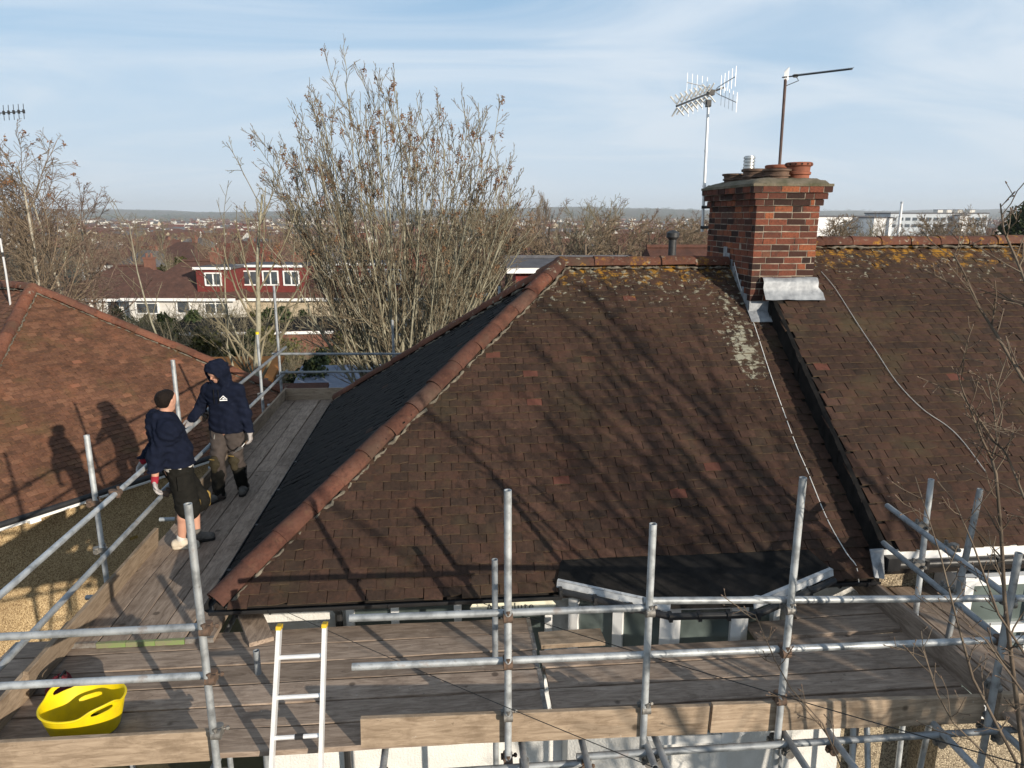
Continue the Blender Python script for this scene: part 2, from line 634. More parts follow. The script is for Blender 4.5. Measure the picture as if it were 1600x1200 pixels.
M['mortar'] = m_plain('grey_mortar', (0.2, 0.175, 0.135), (0.06, 0.05, 0.038), 16, 0.95, bump=0.8, bscale=70, bdist=0.01, kind='World')
M['brick'] = m_brick('old_red_brick')
M['joint'] = m_plain('brick_joint_mortar', (0.38, 0.32, 0.25), (0.14, 0.115, 0.09), 9, 0.95, bump=0.6, bscale=90, bdist=0.006, kind='World')
M['flaunch'] = m_plain('chimney_flaunching', (0.19, 0.155, 0.115), (0.075, 0.07, 0.04), 7, 0.95, bump=0.8, bscale=40, bdist=0.012, kind='World')
M['lead'] = m_plain('sheet_lead', (0.36, 0.375, 0.39), (0.16, 0.17, 0.185), 11, 0.55, 0.2, bump=0.3, bscale=14, bdist=0.012)
M['lead_pale'] = m_plain('weathered_pale_lead', (0.6, 0.61, 0.61), (0.36, 0.37, 0.38), 12, 0.6, 0.1, bump=0.3, bscale=14, bdist=0.01)
M['pot'] = m_plain('terracotta_pot', (0.3, 0.1, 0.055), (0.14, 0.055, 0.035), 7, 0.8, bump=0.3, bscale=50)
M['pot_old'] = m_plain('sooty_pot', (0.16, 0.1, 0.07), (0.06, 0.04, 0.03), 8, 0.9, bump=0.4, bscale=50)
M['steel'] = m_plain('bright_steel', (0.62, 0.62, 0.6), (0.42, 0.42, 0.41), 20, 0.32, 0.85)
M['galv'] = m_galv('galvanised_tube')
M['galv_dull'] = m_galv('dull_grey_tube', (0.29, 0.31, 0.325), 0.55, 0.4)
M['rust'] = m_plain('rusty_coupler', (0.17, 0.105, 0.07), (0.08, 0.065, 0.055), 30, 0.8, 0.3, bump=0.5, bscale=120)
M['coupler'] = m_plain('zinc_coupler', (0.25, 0.24, 0.22), (0.13, 0.12, 0.11), 30, 0.6, 0.5, bump=0.4, bscale=120)
GREY_WOOD = [(0.135, 0.098, 0.074), (0.255, 0.195, 0.15), (0.335, 0.262, 0.205), (0.42, 0.34, 0.27)]
TAN_WOOD = [(0.15, 0.107, 0.072), (0.265, 0.2, 0.14), (0.335, 0.258, 0.185), (0.41, 0.325, 0.24)]
M['board_x'] = m_wood('weathered_scaffold_board', GREY_WOOD, 'x')
M['board_y'] = m_wood('weathered_scaffold_board_lengthwise', GREY_WOOD, 'y')
M['toe_x'] = m_wood('tan_toe_board', TAN_WOOD, 'x')
M['toe_y'] = m_wood('tan_toe_board_lengthwise', TAN_WOOD, 'y')
M['green'] = m_plain('green_end_paint', (0.17, 0.25, 0.08), (0.2, 0.17, 0.12), 14, 0.85)
M['band'] = m_plain('steel_end_band', (0.3, 0.29, 0.27), (0.16, 0.13, 0.11), 30, 0.6, 0.4)
M['alu'] = m_plain('ladder_aluminium', (0.8, 0.8, 0.8), (0.68, 0.68, 0.68), 14, 0.4, 0.3)
M['yellow'] = m_plain('yellow_plastic', (0.74, 0.56, 0.0), (0.6, 0.45, 0.01), 14, 0.5, 0.0, spec=0.4)
M['amber'] = m_plain('amber_plastic', (0.7, 0.45, 0.03), None, 8, 0.5)
M['red_plastic'] = m_plain('dark_red_cloth', (0.2, 0.02, 0.03), (0.06, 0.01, 0.014), 12, 0.85, bump=0.8, bscale=12, bdist=0.03)
M['render'] = m_plain('white_render', (0.7, 0.69, 0.66), (0.58, 0.57, 0.54), 4, 0.9, bump=0.7, bscale=45, bdist=0.012, kind='World')
M['upvc'] = m_plain('white_window_plastic', (0.8, 0.8, 0.79), (0.72, 0.72, 0.71), 6, 0.4)
M['gutter'] = m_plain('black_gutter_plastic', (0.018, 0.018, 0.02), (0.03, 0.03, 0.03), 8, 0.42)
M['felt'] = m_plain('black_roofing_felt', (0.026, 0.023, 0.021), (0.009, 0.009, 0.009), 7, 0.95, spec=0.08, bump=0.5, bscale=120, bdist=0.004)
M['glass'] = m_glass('window_glass', (0.1, 0.125, 0.12), 0.12)
M['curtain'] = m_plain('pale_curtain', (0.5, 0.5, 0.48), (0.3, 0.31, 0.3), 22, 0.9)
M['pebble'] = m_pebble('cream_pebbledash', (0.47, 0.355, 0.205), (0.34, 0.24, 0.125), (0.17, 0.11, 0.06))
M['pebble_grey'] = m_pebble('grey_pebbledash', (0.42, 0.35, 0.25), (0.28, 0.23, 0.16), (0.14, 0.11, 0.08))
M['ash'] = m_bark('pale_ash_bark', (0.25, 0.232, 0.17), (0.36, 0.34, 0.26), (0.13, 0.115, 0.075))
M['bark'] = m_bark('brown_bark', (0.13, 0.1, 0.075), (0.19, 0.155, 0.115), (0.08, 0.062, 0.045))
M['birch'] = m_bark('birch_bark', (0.33, 0.3, 0.24), (0.45, 0.42, 0.35), (0.17, 0.14, 0.1))
M['twig'] = m_bark('brown_twig', (0.1794, 0.1365, 0.0936), (0.2418, 0.1911, 0.1365), (0.117, 0.0858, 0.0585))
M['twig_red'] = m_bark('reddish_twig', (0.1638, 0.117, 0.0897), (0.2184, 0.1638, 0.1287), (0.1092, 0.0741, 0.0585))
M['twig_olive'] = m_bark('olive_twig', (0.195, 0.1688, 0.1125), (0.2625, 0.2325, 0.165), (0.12, 0.1013, 0.06375))
M['twig_ash'] = m_bark('ash_twig', (0.17, 0.135, 0.09), (0.23, 0.19, 0.13), (0.11, 0.085, 0.055))
M['keys'] = m_leaf('ash_keys', (0.16, 0.08, 0.04), (0.22, 0.12, 0.06), (0.08, 0.045, 0.03))
M['leaf_dark'] = m_leaf('evergreen_leaf', (0.03, 0.045, 0.016), (0.055, 0.07, 0.025), (0.014, 0.022, 0.01))
M['leaf_olive'] = m_leaf('olive_leaf', (0.07, 0.075, 0.02), (0.12, 0.11, 0.035), (0.035, 0.035, 0.014))
M['leaf_brown'] = m_leaf('winter_brush', (0.14, 0.105, 0.06), (0.2, 0.155, 0.095), (0.075, 0.055, 0.035))
M['aerial'] = m_plain('dull_aluminium_rod', (0.75, 0.75, 0.74), (0.6, 0.6, 0.6), 12, 0.35, 0.4)
M['dark_metal'] = m_plain('dark_metal', (0.05, 0.05, 0.052), (0.03, 0.03, 0.03), 12, 0.5, 0.3)
M['rust_mast'] = m_plain('rusty_mast', (0.14, 0.09, 0.075), (0.07, 0.05, 0.045), 18, 0.7, 0.3)
M['wire_white'] = m_plain('white_cable', (0.72, 0.71, 0.68), (0.55, 0.54, 0.5), 20, 0.5)
M['wire_grey'] = m_plain('grey_cable', (0.42, 0.41, 0.39), (0.28, 0.27, 0.25), 20, 0.6)
M['wire_black'] = m_plain('black_cable', (0.02, 0.02, 0.02), (0.03, 0.03, 0.03), 20, 0.6)
M['skin'] = m_plain('skin', (0.476, 0.2635, 0.187), (0.425, 0.221, 0.153), 12, 0.55, spec=0.3)
M['hair'] = m_plain('dark_hair', (0.007, 0.005, 0.004), (0.014, 0.009, 0.007), 60, 0.8, spec=0.15, bump=0.6, bscale=160, bdist=0.01, kind='World')
M['navy'] = m_cloth('navy_hoodie', (0.0096, 0.0128, 0.0264), (0.0056, 0.0076, 0.016))
M['shorts'] = m_cloth('black_work_cloth', (0.016, 0.015, 0.013), (0.009, 0.009, 0.008))
M['trouser'] = m_cloth('grey_work_cloth', (0.07225, 0.0595, 0.0544), (0.04675, 0.0391, 0.0357))
M['white_cloth'] = m_cloth('white_cotton', (0.6, 0.58, 0.54), (0.45, 0.43, 0.4))
M['glove'] = m_cloth('pale_work_glove', (0.42, 0.39, 0.38), (0.26, 0.24, 0.23))
M['glove_red'] = m_cloth('red_work_glove', (0.36, 0.03, 0.05), (0.2, 0.02, 0.03))
M['shoe_white'] = m_cloth('cream_trainer', (0.6, 0.54, 0.44), (0.44, 0.38, 0.3))
M['shoe_grey'] = m_cloth('grey_trainer', (0.17, 0.16, 0.145), (0.06, 0.055, 0.05))
M['sole'] = m_plain('dark_sole', (0.02, 0.019, 0.018), None, 20, 0.8)
M['pad_tan'] = m_cloth('tan_knee_pad', (0.3, 0.2, 0.06), (0.2, 0.13, 0.04))
M['pad_dark'] = m_cloth('dark_knee_pad', (0.05, 0.042, 0.026), (0.03, 0.025, 0.016))
M['logo'] = m_plain('white_print', (0.85, 0.85, 0.85), (0.8, 0.8, 0.8), 10, 0.8)
M['sign'] = m_plain('cream_sign_board', (0.72, 0.7, 0.56), (0.62, 0.6, 0.46), 8, 0.6)
M['letter'] = m_plain('dark_lettering', (0.09, 0.09, 0.08), None, 10, 0.7)
M['wall_white'] = m_plain('far_white_wall', (0.6336, 0.616, 0.5808), (0.528, 0.5104, 0.4664), 1.5, 0.9, kind='World')
M['wall_cream'] = m_plain('far_cream_wall', (0.4928, 0.4224, 0.3168), (0.396, 0.3256, 0.2288), 1.5, 0.9, kind='World')
M['wall_brick'] = m_plain('far_brick_wall', (0.2, 0.095, 0.065), (0.13, 0.065, 0.05), 3, 0.9, kind='World')
M['wall_maroon'] = m_plain('maroon_hung_tile', (0.17, 0.034, 0.03), (0.115, 0.025, 0.022), 4, 0.85, kind='World')
M['roof_brown'] = m_farroof('far_brown_roof', (0.12, 0.064, 0.0496), (0.068, 0.04, 0.0336))
M['roof_red'] = m_farroof('far_red_roof', (0.17, 0.0612, 0.0408), (0.1105, 0.0425, 0.0323))
M['roof_rust'] = m_farroof('far_rust_roof', (0.12, 0.056, 0.04), (0.072, 0.0384, 0.0304))
M['roof_slate'] = m_farroof('far_slate_roof', (0.13, 0.13, 0.14), (0.075, 0.075, 0.085))
M['farglass'] = m_glass('far_window_glass', (0.05, 0.06, 0.07), 0.1)
M['warehouse'] = m_plain('white_cladding', (0.72, 0.72, 0.72), (0.63, 0.63, 0.63), 0.2, 0.6, kind='World')
M['grey_clad'] = m_plain('grey_cladding', (0.42, 0.46, 0.5), (0.34, 0.37, 0.4), 0.2, 0.6, kind='World')
M['blue_felt'] = m_plain('blue_grey_felt', (0.2, 0.23, 0.29), (0.13, 0.15, 0.2), 3, 0.8)
M['orange_wood'] = m_wood('orange_stained_wood', [(0.32, 0.12, 0.03), (0.45, 0.18, 0.05), (0.55, 0.24, 0.07), (0.6, 0.3, 0.1)], 'x')
M['dark_wood'] = m_wood('dark_fence_wood', [(0.05, 0.035, 0.025), (0.09, 0.065, 0.045), (0.13, 0.095, 0.065), (0.16, 0.12, 0.08)], 'z')


def m_ground():
    t = NT('winter_ground')
    w = t.coords('World')
    n = t.noise(w, 0.06, 6, 0.6)
    n2 = t.noise(w, 1.5, 5, 0.65)
    c = t.ramp(n, [(0.32, (0.075, 0.07, 0.035)), (0.5, (0.1, 0.085, 0.05)), (0.68, (0.07, 0.055, 0.04))])
    c = t.mix(t.rng(n2, 0.4, 0.75, 0, 0.6), c, (0.04, 0.034, 0.022))
    t.color(c)
    t.bump(n2, 0.5, 0.1)
    return t.set(0.95, 0, 0.1)


M['ground'] = m_ground()

# ------------------------------------------------------------------ terrain
_gy = [-80, 19, 30, 65, 120, 200, 400, 800, 2000, 3600, 4800, 6000, 9000]
_gz = [0, 0, -0.9, -2.6, -5.0, -7.6, -11, -14, -15, -13, 14, 44, 50]


def ground_z(x, y):
    z = float(np.interp(y, _gy, _gz))
    if y > 2500:
        k = min(1.0, (y - 2500) / 2500)
        z += k * (14 * math.sin(x * 0.0011 + 0.6) + 9 * math.sin(x * 0.0031 + y * 0.0007) + 5 * math.sin(x * 0.0073 + 1.0))
    elif y > 40:
        z += min(1, (y - 40) / 200) * 0.8 * math.sin(x * 0.02 + y * 0.013)
    return z


def build_ground():
    mb = MB()
    ys = list(range(-80, 20, 20)) + [19, 24, 30, 40, 50, 65, 80, 100, 120, 150, 200, 270, 350, 450, 600, 800, 1100, 1500, 2000, 2500, 3000, 3600, 4000, 4400, 4800, 5200, 5600, 6000, 6600, 7500, 9000]
    nx = 90
    for y in ys:
        hw = 140 + max(0, y) * 1.6
        for i in range(nx + 1):
            x = -hw + 2 * hw * i / nx
            mb.v.append(Vector((x, y, ground_z(x, y))))
    for j in range(len(ys) - 1):
        for i in range(nx):
            a = j * (nx + 1) + i
            mb.f.append([a, a + 1, a + nx + 2, a + nx + 1]); mb.m.append(0); mb.sm.append(True)
    obj('ground', mb, M['ground'], kind='structure', origin=(0, 0, 0), sharp=None)


build_ground()


# ------------------------------------------------------------------ roof tiles
TILE_MI = (0, 0, 1, 1, 0, 0, 0, 0)


def tile_mesh(name, mat, w=0.1605, chip=0, edge=None):
    mb = MB()
    hw = w / 2
    xs = (-hw, 0, hw)
    cam_ = (0, 0.0035, 0)
    lo_b, lo_t, hi_b, hi_t = 0.008, 0.0225, -0.010, 0.003
    vs = []
    for y, zb, zt in ((0.0, lo_b, lo_t), (0.18, hi_b, hi_t)):
        for x, c in zip(xs, cam_):
            yy = y
            if chip and y == 0 and x == (hw if chip == 1 else -hw):
                yy = 0.02
            vs.append(Vector((x, yy, zb + c)))
        for x, c in zip(xs, cam_):
            yy = y
            if chip and y == 0 and x == (hw if chip == 1 else -hw):
                yy = 0.02
            vs.append(Vector((x, yy, zt + c)))
    # rows: 0-2 lower bottom, 3-5 lower top, 6-8 upper bottom, 9-11 upper top
    fs = [(3, 4, 10, 9), (4, 5, 11, 10), (0, 1, 4, 3), (1, 2, 5, 4), (0, 3, 9, 6), (2, 8, 11, 5), (0, 6, 7, 1), (1, 7, 8, 2)]
    mb.add(vs, fs)
    mb.m = list(TILE_MI)
    me = mb.mesh(name)
    me.materials.append(mat); me.materials.append(edge or mat)
    return me, vs, fs


def inside(poly, x, y):
    c = False
    n = len(poly)
    for i in range(n):
        x1, y1 = poly[i]; x2, y2 = poly[(i + 1) % n]
        if (y1 > y) != (y2 > y) and x < (x2 - x1) * (y - y1) / (y2 - y1) + x1:
            c = not c
    return c


def plane_frame(O, along, up):
    eu = Vector(along).normalized(); es = Vector(up).normalized(); n = eu.cross(es).normalized()
    return Vector(O), eu, es, n


def tile_spots(O, eu, es, n, poly, gauge=0.1, w=0.165, rs=None, jit=1.0):
    rs = rs or rnd
    us = [p[0] for p in poly]; ss = [p[1] for p in poly]
    out = []
    k = 0
    s = min(ss)
    while s < max(ss):
        off = (w / 2 if k % 2 else 0) + rs.uniform(-0.012, 0.012) * jit
        u = min(us) - w + off
        wob = [rs.uniform(0, 6.28) for _ in range(2)]
        while u < max(us) + w:
            if inside(poly, u, s + 0.05) or inside(poly, u, s + 0.012):
                sag = 0.006 * math.sin(u * 1.3 + wob[0]) + 0.004 * math.sin(u * 3.1 + wob[1])
                p = O + eu * (u + rs.uniform(-0.0025, 0.0025) * jit) + es * (s + (sag + rs.uniform(-0.004, 0.004)) * jit) + n * rs.uniform(0, 0.005)
                if rs.random() < 0.045 * jit:
                    p -= es * rs.uniform(0.008, 0.026)
                a = R(rs.gauss(0, 0.7)) * jit; b = R(rs.gauss(0, 1.5)) * jit; c = R(rs.gauss(0, 0.7)) * jit
                Mx = Matrix((eu, es, n)).transposed().to_4x4()
                Mx = Matrix.Translation(p) @ Mx @ Matrix.Rotation(a, 4, 'Z') @ Matrix.Rotation(b, 4, 'Y') @ Matrix.Rotation(c, 4, 'X')
                out.append(Mx)
            u += w
        s += gauge
        k += 1
    return out


def lay_tiles(spots, mat, parent, nind=300, vis=None, edge=None):
    protos = [tile_mesh('tile', mat, edge=edge), tile_mesh('tile_chipped', mat, chip=1, edge=edge), tile_mesh('tile_worn', mat, chip=2, edge=edge)]
    cz = Vector((0, 0, CZ))

    def key(Mx):
        d = (Mx.translation - cz).length
        if vis and not vis(Mx.translation):
            d += 1000
        return d
    order = sorted(spots, key=key)
    for Mx in order[:nind]:
        q = rnd.random()
        inst('tile', protos[0 if q < 0.9 else (1 if q < 0.95 else 2)][0], Mx, parent)
    rest = MB()
    for Mx in order[nind:]:
        q = rnd.random()
        _, vs, fs = protos[0 if q < 0.93 else 1]
        rest.add([Mx @ v for v in vs], fs)
    rest.m = list(TILE_MI) * (len(rest.f) // len(TILE_MI))
    if rest.v:
        obj('tiles', rest, [mat, edge or mat], parent, kind='stuff', origin=WORLD_AT[parent], sharp=None)


def in_frame(p, m=0.0):
    x, y, z = p.x, p.y, p.z - CZ
    X = x * _cy - y * _sy; D = x * _sy + y * _cy
    Zc = D * _cp - z * _sp; up = D * _sp + z * _cp
    if Zc < 0.1: return False
    u = 800 + FPX * X / Zc; v = 600 - FPX * up / Zc
    return -m < u < 1600 + m and -m < v < 1200 + m


def ridge_tiles(p0, p1, n1, n2, r, length, mat, parent, name='ridge_tile', rs=None, flat=0.85):
    """half-round tiles laid end to end from p0 up to p1"""
    rs = rs or rnd
    p0, p1 = Vector(p0), Vector(p1)
    d = (p1 - p0); L = d.length; d.normalize()
    up = (Vector(n1) + Vector(n2)); up = (up - d * up.dot(d)).normalized()
    sx = d.cross(up).normalized()
    cnt = max(1, round(L / length)); seg = L / cnt
    proto = []
    for var in range(2):
        mb = MB()
        n = 11
        for yy, rr in ((-0.012, r * 1.06), (seg * 0.5, r), (seg + 0.006, r * 0.97)):
            for ring in (rr, rr - 0.016):
                for j in range(n):
                    t = R(-8 + 196 * j / (n - 1))
                    mb.v.append(Vector((ring * math.cos(t), yy, ring * flat * math.sin(t))))
        for i in range(2):
            o = i * 2 * n
            for j in range(n - 1):
                mb.f.append([o + j, o + j + 1, o + 2 * n + j + 1, o + 2 * n + j][::-1]); mb.m.append(0); mb.sm.append(True)
                mb.f.append([o + n + j, o + n + j + 1, o + 3 * n + j + 1, o + 3 * n + j]); mb.m.append(0); mb.sm.append(True)
        for o in (0, 4 * n):
            for j in range(n - 1):
                mb.f.append([o + j, o + j + 1, o + n + j + 1, o + n + j]); mb.m.append(0); mb.sm.append(False)
        me = mb.mesh(name, sharp=50)
        me.materials.append(mat)
        proto.append(me)
    for i in range(cnt):
        p = p0 + d * (i * seg) + up * rs.uniform(-0.006, 0.006) + sx * rs.uniform(-0.006, 0.006)
        Mx = Matrix((sx, d, up)).transposed().to_4x4()
        inst(name, proto[i % 2], Matrix.Translation(p) @ Mx @ Matrix.Rotation(R(rs.gauss(0, 0.7)), 4, 'X') @ Matrix.Rotation(R(rs.gauss(0, 0.8)), 4, 'Z'), parent)
    # mortar bedding along both sides, uneven
    mb = MB()
    for sgn in (-1, 1):
        k = int(L / 0.05)
        pts = []; rads = []
        for i in range(k + 1):
            pts.append(p0 + d * (L * i / k) + sx * sgn * (r * 0.97 + rs.uniform(-0.02, 0.02)) + up * (-0.045 + rs.uniform(-0.012, 0.008)))
            rads.append(max(0.004, 0.014 + rs.uniform(-0.011, 0.012)))
            if rs.random() < 0.12 and len(pts) > 2:
                rads[-1] = 0.003; mb.path(pts, rads, 5); pts = []; rads = []
        if len(pts) > 1: mb.path(pts, rads, 5)
    obj('mortar_bedding', mb, M['mortar'], parent, sharp=None)


# ------------------------------------------------------------------ our house (left semi)
EY0, EY1, RY = 5.70, 12.70, 9.20          # front eave, back eave, ridge
EX0 = -2.05
EZ, RZ = 4.68, 7.25
SL = (RZ - EZ) / (RY - EY0)
HIPX = EX0 + (RY - EY0)                     # ridge end
VERGE = 3.90                                # party line
house = empty('semi_detached_house', (1.0, 9.2, 0),
              'house with brown clay tiled hipped roof, white walls and brick chimney behind the scaffold', 'house')


def build_house():
    h = house
    mb = MB()
    mb.box((1.075, 9.2, 2.33), (5.65, 6.4, 4.66))
    obj('wall', mb, M['render'], h)
    # roof deck
    mb = MB()
    d = 0.012
    A = Vector((EX0, EY0, EZ - d)); B = Vector((VERGE, EY0, EZ - d)); C = Vector((VERGE, RY, RZ - d)); Dv = Vector((HIPX, RY, RZ - d))
    E = Vector((EX0, EY1, EZ - d)); F = Vector((VERGE, EY1, EZ - d))
    low = [Vector((p.x, p.y, EZ - 0.1)) for p in (A, B, F, E)]
    mb.add([A, B, C, Dv, E, F] + low, [(0, 1, 2, 3), (4, 0, 3), (5, 4, 3, 2), (6, 9, 8, 7), (0, 6, 7, 1), (1, 7, 8, 5, 2), (5, 8, 9, 4), (4, 9, 6, 0)])
    roof = obj('roof', mb, M['underlay'], h)
    spots = []
    up = Vector((0, 1, SL)).normalized()
    Ls = (RY - EY0) * math.sqrt(1 + SL * SL)
    # front slope: polygon in (along, up-slope)
    O, eu, es, n = plane_frame((EX0, EY0, EZ), (1, 0, 0), up)
    poly = [(0.05, -0.04), (VERGE - EX0, -0.04), (VERGE - EX0, Ls - 0.06), (HIPX - EX0, Ls - 0.06)]
    front = tile_spots(O, eu, es, n, poly, rs=random.Random(3))
    # keep the area under the bay's felt apron free
    spots += [m for m in front if not (1.0 < m.translation.x < 3.27 and m.translation.y < 5.87)]
    # left slope
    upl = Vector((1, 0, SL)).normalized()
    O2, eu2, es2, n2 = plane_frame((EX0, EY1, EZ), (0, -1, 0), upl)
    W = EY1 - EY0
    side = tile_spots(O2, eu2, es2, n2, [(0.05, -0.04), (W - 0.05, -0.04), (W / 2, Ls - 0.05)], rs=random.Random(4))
    # back slope
    upb = Vector((0, -1, SL)).normalized()
    O3, eu3, es3, n3 = plane_frame((VERGE, EY1, EZ), (-1, 0, 0), upb)
    spots += tile_spots(O3, eu3, es3, n3, [(0, -0.04), (VERGE - EX0 - 0.05, -0.04), (VERGE - HIPX, Ls - 0.05), (0, Ls - 0.05)], rs=random.Random(5), gauge=0.2)
    lay_tiles(spots, M['tile'], roof, 300, lambda p: in_frame(p) and p.y < RY, M['tile_edge'])
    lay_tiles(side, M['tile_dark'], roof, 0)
    nf, nl, nb = n, n2, n3
    ridge_tiles((EX0 + 0.02, EY0 + 0.02, EZ + 0.02), (HIPX, RY, RZ + 0.045), nf, nl, 0.105, 0.36, M['ridge'], roof, 'hip_tile', random.Random(8))
    ridge_tiles((EX0 + 0.02, EY1 - 0.02, EZ + 0.02), (HIPX, RY, RZ + 0.045), nb, nl, 0.105, 0.36, M['ridge_old'], roof, 'hip_tile', random.Random(9))
    ridge_tiles((HIPX - 0.02, RY, RZ + 0.03), (3.62, RY, RZ + 0.03), nf, nb, 0.11, 0.4, M['ridge'], roof, 'ridge_tile', random.Random(10))
    # gutters
    def gutter(p0, p1, name='gutter', r=0.058, brackets=True):
        p0, p1 = Vector(p0), Vector(p1)
        mb = MB()
        dd = (p1 - p0).normalized(); sx = dd.cross(Vector((0, 0, 1))).normalized()
        nseg = 9
        for p in (p0, p1):
            for rr in (r, r - 0.006):
                for j in range(nseg):
                    t = math.pi + math.pi * j / (nseg - 1)
                    mb.v.append(p + sx * (rr * math.cos(t)) + Vector((0, 0, rr * math.sin(t))))
        for j in range(nseg - 1):
            mb.f.append([j, j + 1, 2 * nseg + j + 1, 2 * nseg + j]); mb.m.append(0); mb.sm.append(True)
            mb.f.append([nseg + j + 1, nseg + j, 3 * nseg + j, 3 * nseg + j + 1]); mb.m.append(0); mb.sm.append(True)
        for a, b in ((0, nseg), (nseg - 1, 2 * nseg - 1)):
            mb.f.append([a, b, b + 2 * nseg, a + 2 * nseg]); mb.m.append(0); mb.sm.append(False)
        for o in (0, 2 * nseg):
            for j in range(nseg - 1):
                mb.f.append([o + j, o + j + 1, o + nseg + j + 1, o + nseg + j]); mb.m.append(0); mb.sm.append(False)
        g = obj(name, mb, M['gutter'], h)
        if brackets:
            L = (p1 - p0).length
            for i in range(max(2, int(L / 0.9))):
                t = (i + 0.5) / max(2, int(L / 0.9))
                q = p0.lerp(p1, t)
                b = MB()
                b.path([q + sx * (r + 0.006) * math.cos(a) + Vector((0, 0, (r + 0.006) * math.sin(a))) for a in [math.pi + math.pi * k / 8 for k in range(9)]], 0.007, 6)
                b.box(q + Vector((0, 0.075, 0.01)), (0.03, 0.04, 0.07))
                obj('bracket', b, M['gutter'], g)
        return g
    gutter((EX0 - 0.02, EY0 - 0.035, EZ - 0.03), (0.93, EY0 - 0.035, EZ - 0.03))
    gutter((3.36, EY0 - 0.035, EZ - 0.03), (3.86, EY0 - 0.035, EZ - 0.03))
    gutter((EX0 - 0.035, EY1, EZ - 0.03), (EX0 - 0.035, EY0, EZ - 0.03))
    # soffit and fascia
    mb = MB()
    mb.box((0.93, 5.80, EZ - 0.085), (5.9, 0.03, 0.12))
    mb.box((0.93, 5.91, EZ - 0.14), (5.9, 0.19, 0.012))
    obj('fascia', mb, M['upvc'], h)
    mb = MB()
    mb.box((EX0 + 0.12, 9.2, EZ - 0.19), (0.03, 6.6, 0.15))
    obj('fascia', mb, M['gutter'], h)
    # first floor window left of the bay
    def window(x0, x1, z0, z1, y, mull, parent=h):
        mb = MB()
        w = 0.07
        for z in (z0, z1):
            mb.box(((x0 + x1) / 2, y, z), (x1 - x0 + w, 0.08, w))
        for x in [x0, x1] + list(mull):
            mb.box((x, y - 0.003, (z0 + z1) / 2), (w, 0.08, z1 - z0 - w))
        f = obj('window', mb, M['upvc'], parent)
        xs = [x0] + list(mull) + [x1]
        for a, b in zip(xs[:-1], xs[1:]):
            g = MB(); g.box(((a + b) / 2, y + 0.012, (z0 + z1) / 2), (b - a - w, 0.012, z1 - z0 - w))
            obj('pane', g, M['glass'], f)
            c = MB()
            k = 14
            for i in range(k):
                xx = a + (b - a) * (i + 0.5) / k
                c.box((xx, y + 0.024 + 0.005 * (i % 2), (z0 + z1) / 2), ((b - a) / k, 0.006, z1 - z0 - w))
            obj('curtain', c, M['curtain'], f)
    window(-0.95, 0.86, 3.1, 4.56, 5.965, (-0.55, 0.02, 0.45))
    window(-0.9, 0.8, 0.9, 2.1, 5.965, (-0.3, 0.3))
    # downpipe
    mb = MB(); mb.path([(-1.05, 5.72, 4.6), (-1.05, 5.93, 4.4), (-1.05, 5.93, 0.1)], 0.034, 10)
    obj('downpipe', mb, M['gutter'], h)
    return roof


roof_a = build_house()


